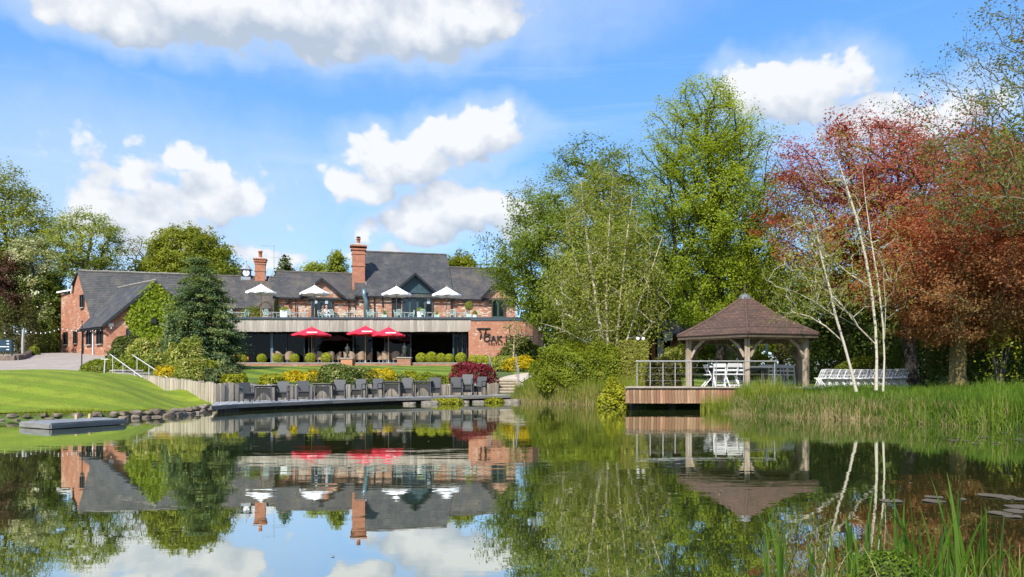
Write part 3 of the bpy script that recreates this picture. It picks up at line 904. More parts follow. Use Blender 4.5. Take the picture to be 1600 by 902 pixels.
# patio with its low brick wall
pat = wbox(352, 760, 2.0, PZ, 58.9, 64.6, 'patio', PAVE, None, dref=59); tag(pat, kind='structure')
lw = empty('patio_wall', (*XY(560, 58.6), 2.0), 0, 'low red brick wall edging the patio above the striped lawn', 'garden wall')
MB().box((0, 0, .2), (XY(735, 58.6)[0] - XY(366, 58.6)[0], .34, .44)).build('brickwork', BRICK_LOW, lw)
lw.location.x = (XY(735, 58.6)[0] + XY(366, 58.6)[0]) / 2
for k in range(18):
    L_ = (XY(735, 58.6)[0] - XY(366, 58.6)[0]) / 18
    MB().box((-9 * L_ + L_ * (k + .5), 0, .452), (L_ - .02, .4, .07)).build('coping_stone', CONCRETE, lw)
def wall_pier(px, py0, py1, wpx, m, label):
    D = 58.45
    r = empty('wall_pier', (*XY(px, D), 2.1), 0, label, 'pier', 'lantern piers of the patio wall')
    z1 = ZP(py0, D) - 2.1; w_ = wpx * D / FPX
    MB().box((0, 0, z1 / 2), (w_, .7, z1)).build('shaft', m, r)
    MB().box((0, 0, z1 + .04), (w_ + .12, .82, .08)).build('cap', CONCRETE, r)
    return Vector((*XY(px, D), 2.1 + z1 + .08))
PIERS = [wall_pier(543, 561, 573, 17.5, mat('rendered_orange', (.52, .24, .13), .85, .15, 3), 'smooth orange lantern pier between the first and second red parasols'),
         wall_pier(632, 560, 574, 21, BRICK_LOW, 'rough brick lantern pier beside the right end of the wicker chairs')]

# curved sign wall
sw = empty('sign_wall', (*XY(790, 62.5), 2.2), 0, 'curved orange brick wall with black lettering beside the dark glazing', 'wall')
path = [XY(735.5, 62.6), XY(770, 62.6), XY(805, 62.6), XY(820, 62.75), XY(832, 63.3), XY(841, 64.4), XY(846.5, 66.0), XY(849, 68.5)]
def curved_wall(path, z0, z1, th, name, m, par):
    mb = MB(); vs, fs = [], []
    n = len(path)
    for i, p in enumerate(path):
        a_, b_ = Vector(path[max(i - 1, 0)]), Vector(path[min(i + 1, n - 1)])
        d = (b_ - a_).normalized(); nn = Vector((-d.y, d.x)) * th
        for z in (z0, z1):
            vs.append((p[0], p[1], z)); vs.append((p[0] + nn.x, p[1] + nn.y, z))
    for i in range(n - 1):
        k, j = i * 4, i * 4 + 4
        fs += [(k, j, j + 2, k + 2), (k + 3, j + 3, j + 1, k + 1), (k + 2, j + 2, j + 3, k + 3)]
    fs += [(0, 2, 3, 1), (4 * n - 4, 4 * n - 3, 4 * n - 1, 4 * n - 2)]
    mb.add(vs, fs)
    return mb.build(name, m, par, local=False)
curved_wall(path, 1.9, 6.15, .35, 'brickwork', BRICK_SIGN, sw)
curved_wall([(x, y - .06) for x, y in path], 6.16, 6.42, .5, 'coping', mat('capping', (.05, .07, .09), .4), sw)
def sign_text(body, px, py_base, size_m, ext, off=0.0, sp=1.0):
    cu = bpy.data.curves.new('lettering', 'FONT'); cu.body = body; cu.size = size_m; cu.extrude = ext; cu.offset = off; cu.space_character = sp
    cu.materials.append(IRON)
    o = bpy.data.objects.new('lettering', cu); COL.objects.link(o); o.parent = sw
    p = P(px, py_base, 62.55)
    o.location = (p.x - sw.location.x, 62.56 - sw.location.y, p.z - sw.location.z); o.rotation_euler = (R(90), 0, 0)
    return o
sign_text('OAK HOUSE', 755.3, 534, .72, .03, .022, 1.08)
sign_text('RESTAURANT', 763, 539.3, .26, .02, .004, 1.5)
def sp(x, y): return P(730 + x / 11.28, 490 + y / 11.28, 62.5)
for pts, r in (([(165, 272), (190, 262), (290, 264), (408, 262)], .05), ([(205, 285), (235, 320), (246, 360), (225, 445)], .05), ([(330, 268), (322, 320), (298, 395)], .045),
               ([(298, 395), (318, 350), (342, 340), (345, 385), (360, 388)], .03), ([(360, 378), (392, 362), (384, 345), (362, 360), (368, 388), (412, 352)], .03)):
    MB().tube([sp(*q) for q in pts], r, 6).build('script_stroke', IRON, sw, local=False)
MB().bar(sp(245, 405), sp(720, 405), .03, .03).build('sign_rail', IRON, sw, local=False)

# ------------------------------------------------------------------ the brick barn by the drive
barn = empty('brick_barn', (*XY(150, 70), 3.3), 0, 'red brick barn with steep slate roofs and ivy on its gable beside the drive', 'barn')
WALL_B = brick_mat('barn_brick', (.52, .185, .085), (.33, .105, .05), (.58, .44, .32), pale_amt=.45)
def wq(pts, name, m, th=.3, par=barn):
    return MB().slab(pts, th).build(name, m, par, local=False)
gz = 3.0
A = P(95, 553, 75); B_ = P(165, 553, 69.8)
def along(px):
    """Point on the gable wall's line at this column (x, y)."""
    a_ = (px - 800) / FPX; d = (B_ - A)
    k = (a_ * A.y - A.x) / (d.x - a_ * d.y)
    return A.x + d.x * k, A.y + d.y * k
def gpt(px, py):
    x, y = along(px)
    return Vector((x, y, ZP(py, y)))
g0, g1 = gpt(95, 553), gpt(160, 553)
apex, eaveL, eaveR = gpt(123, 425), gpt(96.5, 459), gpt(145, 499)
wq([(g0.x, g0.y, gz), (g1.x, g1.y, gz), (g1.x, g1.y, eaveR.z - 1.8), eaveR, apex, gpt(116, 449), gpt(114, 459), eaveL], 'wall', WALL_B)
rd = Vector((*XY(330, 76.0), apex.z)) - apex      # ridge direction
nrm_in = Vector((.35, .25, 0))
wq([eaveR + Vector((0, -.25, -.3)), eaveR + rd + Vector((0, -.25, -.3)), apex + rd + Vector((0, 0, .12)), apex + Vector((-.15, -.05, .12))], 'roof', SLATE, .14)
back = Vector((-3.2, 7.0, 0))
lowL = eaveL + Vector((0, 0, .1))
wq([apex + rd + Vector((0, .02, .1)), lowL + rd + back * .4, lowL + back * .4, apex + Vector((-.15, 0, .1))], 'roof', SLATE, .14)
wq([(g0.x + .02, g0.y, gz), (g0.x + .02, g0.y, eaveL.z), (g0.x - 2.4, g0.y + 6, eaveL.z), (g0.x - 2.4, g0.y + 6, gz)], 'wall', WALL_B)
MB().tube([apex + rd * (i / 24) + Vector((0, 0, .12 + random.uniform(-.02, .02))) for i in range(25)], .13, 6).build('ridge_tiles', mat('pale_ridge', (.26, .24, .21), .9, .4, 5), barn, local=False)
off = Vector((-.1, -.16, 0))
MB().bar(eaveL + off + Vector((-.3, 0, .1)), gpt(114, 459) + off + Vector((0, 0, .35)), .1, .16).build('white_gutter', WHITE, barn, local=False)
MB().bar(gpt(114.3, 459) + off, gpt(115.5, 447) + off, .12, .12).build('white_bargeboard', WHITE, barn, local=False)
# the wing that comes forward, with the ivy gable
wl, wr, wa = P(164, 504, 64.0), P(322, 504, 66.4), P(242, 441, 65.2)
wr.z = wl.z
wb = Vector((*XY(185, 70.4), wa.z)); eb = Vector((*XY(129, 67.4), wl.z))
wq([(wl.x, wl.y, gz - .3), (wr.x, wr.y, gz - .3), wr, wa - Vector((0, 0, .1)), wl], 'wall', WALL_B)
wq([(eb.x, eb.y, gz), (wl.x, wl.y, gz), wl - Vector((0, 0, .05)), eb - Vector((0, 0, .05))], 'wall', WALL_B)
ovx = (wl - eb).normalized() * .4; dn = Vector((-.25, -.2, -.35))
wq([eb + dn, wl + dn + ovx, wa + ovx + Vector((0, 0, .12)), wb + Vector((0, 0, .12))], 'roof', SLATE, .14)
rt = (wr - wl); wbr = wb + rt * .5; wbr.z = wl.z - .2
wq([wa + ovx + Vector((0, 0, .11)), wr + ovx + Vector((.3, 0, -.25)), wbr + Vector((.3, 0, -.05)), wb + Vector((0, 0, .11))], 'roof', SLATE, .14)
MB().tube([wa + ovx + (wb - wa - ovx) * (i / 16) + Vector((0, 0, .16 + random.uniform(-.015, .02))) for i in range(17)], .12, 6).build('ridge_tiles', mat('pale_ridge', (.26, .24, .21), .9, .4, 5), barn, local=False)
MB().bar(wl + dn + ovx * 1.05, wa + ovx * 1.05, .08, .24).build('bargeboard', DARK, barn, local=False)
MB().bar(eb + dn * 1.2 - Vector((0, 0, .12)), wl + dn * 1.2 + ovx - Vector((0, 0, .12)), .14, .14).build('gutter', IRON, barn, local=False)
def wall_window(p0, p1, zt, zb_, nrm_, name='window', lights=2, m=DARK):
    """A framed window on the wall between two ground points."""
    p0, p1 = Vector(p0), Vector(p1); nn = Vector(nrm_).normalized()
    a_, b_ = Vector((p0.x, p0.y, 0)) + nn * .05, Vector((p1.x, p1.y, 0)) + nn * .05
    wn = MB()
    wn.bar(a_ + Vector((0, 0, zt)), b_ + Vector((0, 0, zt)), .14, .1); 
    fr = wn.build(name, m, barn, local=False)
    for k in range(lights + 1):
        q = a_.lerp(b_, k / lights)
        MB().bar(q + Vector((0, 0, zb_ + .05)), q + Vector((0, 0, zt - .05)), .08, .1).build('mullion', m, fr, local=False)
    MB().slab([a_ + Vector((0, 0, zb_)) - nn * .02, b_ + Vector((0, 0, zb_)) - nn * .02, b_ + Vector((0, 0, zt)) - nn * .02, a_ + Vector((0, 0, zt)) - nn * .02], .02).build('pane', DARKGLASS, fr, local=False)
    MB().bar(a_ + Vector((0, 0, zb_)) + nn * .05, b_ + Vector((0, 0, zb_)) + nn * .05, .2, .08).build('sill', CONCRETE, fr, local=False)
gn = Vector((B_.y - A.y, -(B_.x - A.x), 0)).normalized()
if gn.y > 0: gn = -gn
for p0, p1, y0, y1 in ((100.5, 106, 520, 539), (115.5, 121, 518.5, 537.5), (126, 132, 462, 481)):
    a_, b_ = gpt(p0, y0), gpt(p1, y1)
    wall_window((a_.x, a_.y, 0), (b_.x, b_.y, 0), a_.z, b_.z, gn)
sn = Vector(((wl - eb).y, -(wl - eb).x, 0)).normalized()
if sn.y > 0: sn = -sn
def sidept(px, py):
    a_ = (px - 800) / FPX; d = wl - eb
    k = (a_ * eb.y - eb.x) / (d.x - a_ * d.y)
    x, y = eb.x + d.x * k, eb.y + d.y * k
    return Vector((x, y, ZP(py, y)))
for p0, p1, y0, y1 in ((136, 144, 516, 539), (152, 161, 514, 538)):
    a_, b_ = sidept(p0, y0), sidept(p1, y1)
    wall_window((a_.x, a_.y, 0), (b_.x, b_.y, 0), a_.z, b_.z, sn)
for px, m in ((131, IRON), (147, WHITE)):
    q = sidept(px, 511) + sn * .1
    MB().tube([q, Vector((q.x, q.y, gz + .1))], .06, 8).build('downpipe', m, barn, local=False)
def frontpt(px, py):
    a_ = (px - 800) / FPX; d = wr - wl
    k = (a_ * wl.y - wl.x) / (d.x - a_ * d.y)
    x, y = wl.x + d.x * k, wl.y + d.y * k
    return Vector((x, y, ZP(py, y)))
fn = Vector((wr.y - wl.y, -(wr.x - wl.x), 0)).normalized()
a_, b_ = frontpt(198, 514), frontpt(226, 534)
wall_window((a_.x, a_.y, 0), (b_.x, b_.y, 0), a_.z, b_.z, fn, lights=3, m=DARK)
q0, q1 = frontpt(170, 505), frontpt(178, 511)
MB().slab([Vector((q0.x, q0.y, q1.z)) + fn * .1, q1 + fn * .1, Vector((q1.x, q1.y, q0.z)) + fn * .1, q0 + fn * .1], .05).build('notice_board', WHITE, barn, local=False)
q = frontpt(243, 507)
MB().lathe([(.3, .0), (.34, .04), (.32, .42), (.1, .5)], q + fn * .3, 8).build('wall_lamp', IRON, barn, local=False)

# ------------------------------------------------------------------ waterside boardwalk, palisade, steps, dock
GREYWOOD = mat('silvered_timber', (.54, .46, .36), .85, 0, 2.0, (.36, .30, .23), stretch=(6, 6, .8), bump=.4, bscale=10, orand=.6)
DECKWOOD = mat('grey_decking', (.40, .40, .40), .75, 0, 3.0, (.24, .24, .24), stretch=(8, 1, 1), bump=.3, bscale=25, orand=.35)
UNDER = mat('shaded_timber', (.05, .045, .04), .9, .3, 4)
STEEL = mat('galvanised_steel', (.52, .53, .54), .35, .15, 8, metal=.7)
STONE = mat('bank_stone', (.30, .235, .175), .9, 0, 2.5, (.16, .125, .09), bump=.8, bscale=8, orand=.6)

deck_f = [(330, 22.0), (370, 23.6), (440, 25.5), (520, 27.8), (620, 30.5), (720, 33), (797, 34.6)]
deck_b = [(336, 26.2), (378, 27.2), (425, 28.35), (510, 30.45), (610, 32.85), (715, 35.2), (783, 36.7)]
deck_z = [.24, .245, .25, .265, .30, .31, .335]
bw = empty('boardwalk', (*XY(560, 30), 0), 0, 'grey timber boardwalk along the water carrying the black rattan chairs', 'boardwalk')
F = [Vector((*XY(*p), z)) for p, z in zip(deck_f, deck_z)]
Bk = [Vector((*XY(*p), z)) for p, z in zip(deck_b, deck_z)]
nboard = 0
for i in range(len(F) - 1):        # boards run across the walk
    n = max(1, int((F[i + 1] - F[i]).length / .30))
    for k in range(n):
        a0, a1 = F[i].lerp(F[i + 1], (k + .03) / n), F[i].lerp(F[i + 1], (k + .97) / n)
        b0, b1 = Bk[i].lerp(Bk[i + 1], (k + .03) / n), Bk[i].lerp(Bk[i + 1], (k + .97) / n)
        dz = Vector((0, 0, random.uniform(-.004, .006)))
        MB().slab([a0 + dz, a1 + dz, b1 + dz, b0 + dz], .04).build('board', DECKWOOD, bw, local=False)
fm = MB(); um = MB()
for i in range(len(F) - 1):
    d = Vector((0, -.04, 0))
    fm.bar(F[i] + d + Vector((0, 0, -.07)), F[i + 1] + d + Vector((0, 0, -.07)), .05, .11)
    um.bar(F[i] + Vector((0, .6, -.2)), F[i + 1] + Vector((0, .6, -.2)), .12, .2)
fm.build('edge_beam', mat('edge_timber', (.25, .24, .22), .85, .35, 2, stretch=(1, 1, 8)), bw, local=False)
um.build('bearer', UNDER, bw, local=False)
for i in range(len(F) - 1):
    for k in (0.2, .7):
        q = F[i].lerp(F[i + 1], k) + Vector((0, .5, 0))
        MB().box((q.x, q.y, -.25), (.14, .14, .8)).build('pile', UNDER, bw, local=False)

# palisade of upright sleepers: one board each
pal = empty('timber_palisade', (*XY(335, 26.6), 0), 0, 'weathered upright timber retaining wall curving from the garden steps behind the boardwalk', 'retaining wall')
PLz_top = [1.46, 1.34, 1.20, 1.04, .90, .84, .80, .80, .84, .86]
PLz_bot = [1.2, .85, .45, .15, -.05, -.25, -.25, -.25, -.25, -.2]
board = MB().box((0, 0, .5), (.175, .11, 1.0)).build('sleeper', GREYWOOD, pal)
first = True
for i in range(len(PALISADE) - 1):
    a, b = Vector(PALISADE[i]), Vector(PALISADE[i + 1])
    L_ = (b - a).length; n = int(L_ / .185)
    rz = math.atan2(b.y - a.y, b.x - a.x)
    for k in range(n):
        f = (k + .5) / n
        q = a.lerp(b, f); zb = PLz_bot[i] * (1 - f) + PLz_bot[i + 1] * f; zt = PLz_top[i] * (1 - f) + PLz_top[i + 1] * f
        o = board if first else board.copy()
        if not first: COL.objects.link(o)
        first = False
        o.location = Vector((q.x, q.y, zb - .15)) - pal.location
        o.rotation_euler = (random.uniform(-.02, .02), random.uniform(-.02, .02), rz + random.uniform(-.08, .08))
        o.scale = (1, random.uniform(.8, 1.3), zt - zb + .15 + random.uniform(-.03, .05))

# stone edging of the lawn bank, one stone each
bank = empty('stone_bank', (*XY(150, 19), 0), 0, 'rough stone edging between the mown lawn and the pond', 'stone edging')
def stone_mesh(seed):
    bm = bmesh.new(); bmesh.ops.create_icosphere(bm, subdivisions=2, radius=1)
    rr = random.Random(seed)
    for v in bm.verts:
        n = v.co.normalized()
        k = 1 + .22 * math.sin(n.x * 3.1 + seed) * math.cos(n.y * 4 + seed * 2) + rr.uniform(-.07, .07)
        v.co = Vector((max(-.8, min(.8, v.co.x * k)), max(-.75, min(.75, v.co.y * k)), max(-.7, min(.62, v.co.z * k))))
    me = bpy.data.meshes.new('stone'); bm.to_mesh(me); bm.free(); me.materials.append(STONE)
    return me
SM = [stone_mesh(s) for s in range(6)]
shore = [Vector(p) for p in SHORE_WEST[1:]] + [Vector(XY(335, 25.6))]
for i in range(len(shore) - 1):
    a, b = shore[i], shore[i + 1]
    n = max(2, int((b - a).length / .34))
    for k in range(n):
        for row in range(2):
            q = a.lerp(b, (k + .5 * row + random.uniform(-.1, .1)) / n)
            nn = Vector((-(b - a).y, (b - a).x)).normalized()
            o = bpy.data.objects.new('stone', random.choice(SM)); COL.objects.link(o); o.parent = bank
            s = random.uniform(.10, .21) * (.7 if i < 4 else 1.0)
            o.location = Vector((q.x + nn.x * (.06 + row * .16), q.y + nn.y * (.06 + row * .16), -.0 + row * .11 + random.uniform(-.02, .02))) - bank.location
            o.scale = (s * 1.25, s, s * random.uniform(.55, .8)); o.rotation_euler = (random.uniform(-.2, .2), random.uniform(-.2, .2), random.uniform(0, 6))
# loose boulders under the far end of the boardwalk
desc = ['pale flat boulder in the water where the boardwalk ends', 'grey boulder half under the boardwalk near the stacked chairs', 'long low boulder under the boardwalk below the leafy water plants', 'small round boulder beside the leafy water plants',
        'rounded boulder at the reed edge beyond the boardwalk', 'dark boulder below the red maple at the waterline']
for (px, D, s), dsc in zip(((722, 32.4, .34), (672, 31.3, .42), (696, 31.9, .36), (640, 30.6, .28), (800, 34.0, .42), (748, 33.2, .3)), desc):
    o = bpy.data.objects.new('boulder', random.choice(SM)); COL.objects.link(o)
    o.location = (*XY(px, D), .02); o.scale = (s * 1.15, s * .7, s * .5); o.rotation_euler = (0, 0, random.uniform(-.3, .3))
    o.data = o.data.copy(); o.data.materials[0] = mat('pale_rock', (.33, .29, .24), .9, 0, 3, (.14, .125, .10), bump=.6, bscale=6)
    tag(o, dsc, 'boulder', 'boulders along the boardwalk')

# flight of steps with two white handrails, by the palisade's upper end
def stair_flight(name, top, bot, width, n, label, m):
    top, bot = Vector(top), Vector(bot)
    d = Vector((bot.x - top.x, bot.y - top.y, 0)); s = d.normalized(); side = Vector((-s.y, s.x, 0))
    r = empty(name, bot, math.atan2(s.y, s.x), label, 'steps')
    L_ = d.length; hgt = top.z - bot.z
    for k in range(n):
        z1 = hgt * (k + 1) / n
        x1 = -L_ * k / n; x0 = -L_
        MB().box((x1 - L_ / n / 2, 0, z1 - .04), (L_ / n + .05, width, .08)).build('tread', m, r)
        MB().box((x1 - L_ / n * .45, 0, z1 - .14 - hgt / n / 2), (L_ / n * .9, width - .04, hgt / n + .1)).build('riser', mat('riser_stone', (.20, .155, .105), .9, .3, 4), r)
    return r
def handrail(pts, zoff, name, label, m, rad=.025, posts=None, group=None):
    pts = [Vector(p) for p in pts]
    r = empty(name, pts[-1], 0, label, 'handrail', group)
    up = Vector((0, 0, zoff))
    MB().tube([p + up for p in pts], rad, 8).build('rail', m, r, local=False)
    for f in (posts or (0.06, .5, .94)):
        k = f * (len(pts) - 1); i = min(int(k), len(pts) - 2)
        q = pts[i].lerp(pts[i + 1], k - i)
        MB().tube([q - Vector((0, 0, .15)), q + up], rad * .8, 8).build('post', m, r, local=False)
    return r
RAILWHITE = mat('white_rail', (.58, .57, .54), .45, .08, 6)
t0, t1 = Vector((*XY(193, 40.2), 1.6)), Vector((*XY(246, 33.6), .78))
stair_flight('garden_steps', t0, t1, 1.35, 5, 'stone garden steps between two white handrails above the palisade', CONCRETE)
handrail([P(172, 580.5, 39.5), P(222, 622, 33.0)], .92, 'handrail', 'white sloping handrail nearest the lawn on the garden steps', RAILWHITE, .024, (.1, .45, .8), 'white handrails of the garden steps')
handrail([P(207, 581, 40.5), P(264, 624, 33.4)], .93, 'handrail', 'white sloping handrail on the shrub side of the garden steps', RAILWHITE, .024, (.15, .5, .85), 'white handrails of the garden steps')
g_ = GP(163, 41); r = empty('tap_post', g_, 0, 'short white post with a crossbar at the edge of the lawn', 'post')
MB().tube([(0, 0, 0), (.05, 0, .78)], .035, 8).build('post', RAILWHITE, r); MB().bar((-.2, 0, .78), (.24, 0, .76), .06, .05).build('crossbar', RAILWHITE, r)
# far steps up to the footpath with steel rails
t0, t1 = Vector((*XY(787, 39.7), 1.10)), Vector((*XY(787, 37.1), .34))
stair_flight('path_steps', t0, t1, 1.55, 5, 'pale stone steps rising from the boardwalk to the footpath beside the red maple', mat('step_stone', (.46, .40, .31), .88, .25, 4))
handrail([P(764, 582, 39.5), P(771, 612, 37)], .95, 'handrail', 'steel handrail of the path steps beside the red maple', STEEL, .025, (.1, .9), 'steel handrails of the path steps')
handrail([P(806, 582, 39.5), P(811, 612, 37)], .95, 'handrail', 'steel handrail of the path steps on the side of the big green bush', STEEL, .025, (.1, .6, .95), 'steel handrails of the path steps')
wal = empty('step_wall', (*XY(818, 37), .2), 0, 'short curved timber wall between the path steps and the reeds', 'retaining wall')
for k in range(16):
    f = k / 15
    px, D = 809 + 36 * f ** 1.2, 38.2 - 3.6 * f
    x, y = XY(px, D); zt = 1.02 - .62 * f ** 1.1
    MB().box((x, y, zt / 2), (.17, .13, zt), rz=-.6).build('sleeper', GREYWOOD, wal, local=False)

# floating dock
dk = empty('floating_dock', (0, 0, 0), 0, 'low grey floating dock moored by the lawn bank', 'dock')
c0, cl, cr = Vector((*XY(79, 14.7), .125)), Vector((*XY(32, 15.4), .125)), Vector((*XY(196, 16.5), .125))
cb = cl + cr - c0
dk.location = (c0.x, c0.y, 0)
nb = 12
for k in range(nb):
    f0, f1 = (k + .02) / nb, (k + .98) / nb
    MB().slab([c0.lerp(cr, f0), c0.lerp(cr, f1), cl.lerp(cb, f1), cl.lerp(cb, f0)], .03).build('board', mat('dock_boards', (.25, .255, .26), .7, 0, 3, (.16, .165, .17), orand=.4), dk, local=False)
for a, b in ((c0, cr), (c0, cl), (cl, cb), (cr, cb)):
    MB().bar(a + Vector((0, 0, -.07)), b + Vector((0, 0, -.07)), .05, .085).build('edge_beam', mat('edge_timber', (.25, .24, .22), .85), dk, local=False)
for f in (.12, .5, .88):
    q = (c0.lerp(cr, f) * .8 + cl.lerp(cb, f) * .2); q2 = (c0.lerp(cr, f) * .2 + cl.lerp(cb, f) * .8)
    MB().bar(Vector((q.x, q.y, -.05)), Vector((q2.x, q2.y, -.05)), .35, .14).build('float', IRON, dk, local=False)
for f, g2 in ((.62, .75), (.82, .78)):
    q = c0.lerp(cr, f).lerp(cl.lerp(cb, f), g2)
    MB().bar(q, q + Vector((.01, 0, .10)), .05, .05).build('mooring_peg', mat('peg_wood', (.55, .38, .2), .7), dk, local=False)

# ------------------------------------------------------------------ gazebo deck and gazebo
GZ_DECK = .78
FASCIA_PLANK = mat('cedar_plank', (.40, .24, .14), .8, 0, 3.0, (.25, .15, .09), stretch=(8, 8, 1), bump=.3, bscale=14)
gd = empty('gazebo_deck', (*XY(1100, 25), 0), 0, 'raised timber deck with warm vertical fascia planks standing over the pond', 'deck')
x0, x1 = XY(979, 24.8)[0], XY(1186, 24.8)[0]
y0, y1 = 24.8, 33.2
n = 26
for k in range(n):
    ya, yb = y0 + (y1 - y0) * k / n, y0 + (y1 - y0) * (k + 1) / n
    zz = GZ_DECK + random.uniform(-.003, .003); xr_ = x1 + 2.2
    MB().slab([(x0 * ya / y0 * 1.003, ya, zz), (xr_, ya, zz), (xr_, yb - .012, zz), (x0 * yb / y0 * 1.003, yb - .012, zz)], .05).build('deck_board', mat('pale_decking', (.42, .37, .29), .85, .3, 3), gd, local=False)
npl = 44
pw = (x1 - x0) / npl
pl0 = MB().box((0, 0, 0), (pw - .012, .03, .5)).build('fascia_plank', FASCIA_PLANK, gd)
PLM = [pl0.data]
for j, c in enumerate(((.48, .30, .18), (.33, .18, .10), (.42, .20, .12))):
    me = pl0.data.copy(); me.materials[0] = mat('cedar_plank_%d' % j, c, .8, .35, 3.0, stretch=(8, 8, 1), bump=.3, bscale=14, orand=.4); PLM.append(me)
for k in range(npl):
    o = pl0 if k == 0 else pl0.copy()
    if k: COL.objects.link(o)
    o.data = random.choice(PLM)
    o.location = Vector((x0 + pw * (k + .5), y0 - .02 + random.uniform(-.006, .006), GZ_DECK - .30 + random.uniform(-.006, .006))) - gd.location
MB().box(((x0 + x1) / 2, y0 - .02, GZ_DECK - .01), (x1 - x0 + .1, .16, .05)).build('nosing', mat('pale_decking', (.42, .37, .29), .85), gd, local=False)
for k in range(16):
    MB().box((x0 * (y0 + .1 + k * .2) / y0 - .02, y0 + .1 + k * .2, GZ_DECK - .30), (.03, .185, .5)).build('fascia_plank', FASCIA_PLANK, gd, local=False)
for px, D in ((990, 25.6), (1050, 25.6), (1110, 25.6), (1165, 25.6), (995, 27.5), (1080, 27.5), (1150, 27.5)):
    x, y = XY(px, D)
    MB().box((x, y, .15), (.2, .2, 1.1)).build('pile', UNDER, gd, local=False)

CABLE = mat('rail_steel', (.48, .47, .44), .4, .2, 10, metal=.6)
rl = empty('deck_railing', (*XY(1100, 24.95), GZ_DECK), 0, 'thin steel railing with slim posts round the gazebo deck', 'railing')
RZ = GZ_DECK + .875
rp = [XY(995, 27.2), XY(994.5, 25.0), XY(1211, 25.0), XY(1213, 27.6), XY(1262, 28.2)]
rp3 = [Vector((*p, RZ)) for p in rp]
MB().tube([rp3[1] - Vector((.02, 0, 0)), rp3[2] + Vector((.02, 0, 0))], .022, 8).build('top_rail', CABLE, rl, local=False)
MB().tube([rp3[0], rp3[1]], .028, 8).build('top_rail', CABLE, rl, local=False)
MB().tube([rp3[2], rp3[3]], .028, 8).build('top_rail', CABLE, rl, local=False)
for px, D in ((995.5, 25.05), (1036, 25.05), (1076, 25.05), (1119, 25.05), (1162, 25.05), (1210.5, 25.05), (995.5, 27.2), (1016, 26.2), (1055, 27.0), (1213, 27.5)):
    x, y = XY(px, D)
    MB().tube([(x, y, GZ_DECK), (x, y, RZ)], .019, 8).build('post', CABLE, rl, local=False)
for f in (.25, .5, .75):
    z = GZ_DECK + .87 * f
    MB().tube([(rp[1][0], rp[1][1], z), (rp[2][0], rp[2][1], z)], .004, 4).build('wire', CABLE, rl, local=False)

OAK = mat('weathered_oak', (.42, .345, .265), .85, 0, 2.0, (.24, .18, .12), stretch=(5, 5, .8), bump=.4, bscale=10)
gzb = empty('gazebo', (XY(1164, 27.6)[0], 27.6, GZ_DECK), 0, 'open hexagonal oak gazebo with a brown shingled pyramid roof', 'gazebo')
ROT = R(-107.7 + 2)
hexa = lambda r, k: (r * math.cos(ROT + k * math.pi / 3), r * math.sin(ROT + k * math.pi / 3))
RE, RP = 2.78, 2.32
ZE, ZA = 2.60 - GZ_DECK, 4.16 - GZ_DECK
ncourse = 15
for k in range(6):                  # six roof faces built in overlapping courses
    a, b = hexa(1, k), hexa(1, k + 1)
    mb = MB()
    for c in range(ncourse):
        f0, f1 = c / ncourse, (c + 1.15) / ncourse
        f1 = min(f1, 1.0)
        sag = lambda f: -.10 * math.sin(math.pi * f)
        r0, r1 = RE * (1 - f0) + .03, RE * (1 - f1) + .03
        z0, z1 = ZE + (ZA - ZE) * f0 + sag(f0), ZE + (ZA - ZE) * f1 + sag(f1)
        lift = .028
        vs = [(a[0] * r0, a[1] * r0, z0 + lift), (b[0] * r0, b[1] * r0, z0 + lift), (b[0] * r1, b[1] * r1, z1 + .008), (a[0] * r1, a[1] * r1, z1 + .008),
              (a[0] * r0, a[1] * r0, z0 - .012), (b[0] * r0, b[1] * r0, z0 - .012)]
        mb.add(vs, [(0, 1, 2, 3), (4, 5, 1, 0)])
    face = mb.build('roof_face', SHINGLE, gzb)
    hp = MB(); hp.tube([(a[0] * RE * (1 - f), a[1] * RE * (1 - f), ZE + (ZA - ZE) * f - .10 * math.sin(math.pi * f) + .035) for f in (0, .2, .4, .6, .8, .985)], .055, 6)
    hp.build('hip_tiles', mat('hip_tile', (.12, .07, .05), .8, .4, 6), face)
    MB().bar((a[0] * RE * .985, a[1] * RE * .985, ZE - .06), (b[0] * RE * .985, b[1] * RE * .985, ZE - .06), .05, .12).build('eaves_board', mat('dark_oak', (.10, .075, .05), .8, .3, 5), gzb)
    # soffit
    MB().add([(a[0] * RE * .96, a[1] * RE * .96, ZE - .03), (b[0] * RE * .96, b[1] * RE * .96, ZE - .03), (0, 0, ZA - .18)], [(2, 1, 0)]).build('soffit', mat('dark_oak', (.10, .075, .05), .8), gzb)
    p, q = hexa(RP, k), hexa(RP, k + 1)
    po = MB().box((p[0], p[1], ZE / 2 + .02), (.175, .175, ZE + .08), rz=ROT + k * math.pi / 3).build('post', OAK, gzb, bevel=.012)
    MB().bar((p[0], p[1], ZE - .04), (q[0], q[1], ZE - .04), .16, .2).build('plate_beam', OAK, gzb)
    for nb_ in (hexa(RP, k + 1), hexa(RP, k - 1)):
        d = Vector((nb_[0] - p[0], nb_[1] - p[1], 0)).normalized()
        pts = [Vector((p[0], p[1], ZE - .78)) + d * .1, Vector((p[0], p[1], ZE - .42)) + d * .3, Vector((p[0], p[1], ZE - .1)) + d * .68]
        br = MB(); br.bar(pts[0], pts[1], .07, .085); br.bar(pts[1] - d * .01, pts[2], .07, .085)
        br.build('knee_brace', OAK, po)
MB().lathe([(.24, -.12), (.2, .02), (.1, .07), (.04, .1)], (0, 0, ZA), 8).build('apex_cap', mat('dull_lead', (.16, .17, .18), .6, .3, 6), gzb)
MB().lathe([(.04, 0), (.03, .12), (.055, .18), (.03, .24), (.018, .36), (0.004, .44)], (0, 0, ZA + .06), 8).build('finial', mat('dark_oak', (.10, .075, .05), .8), gzb)

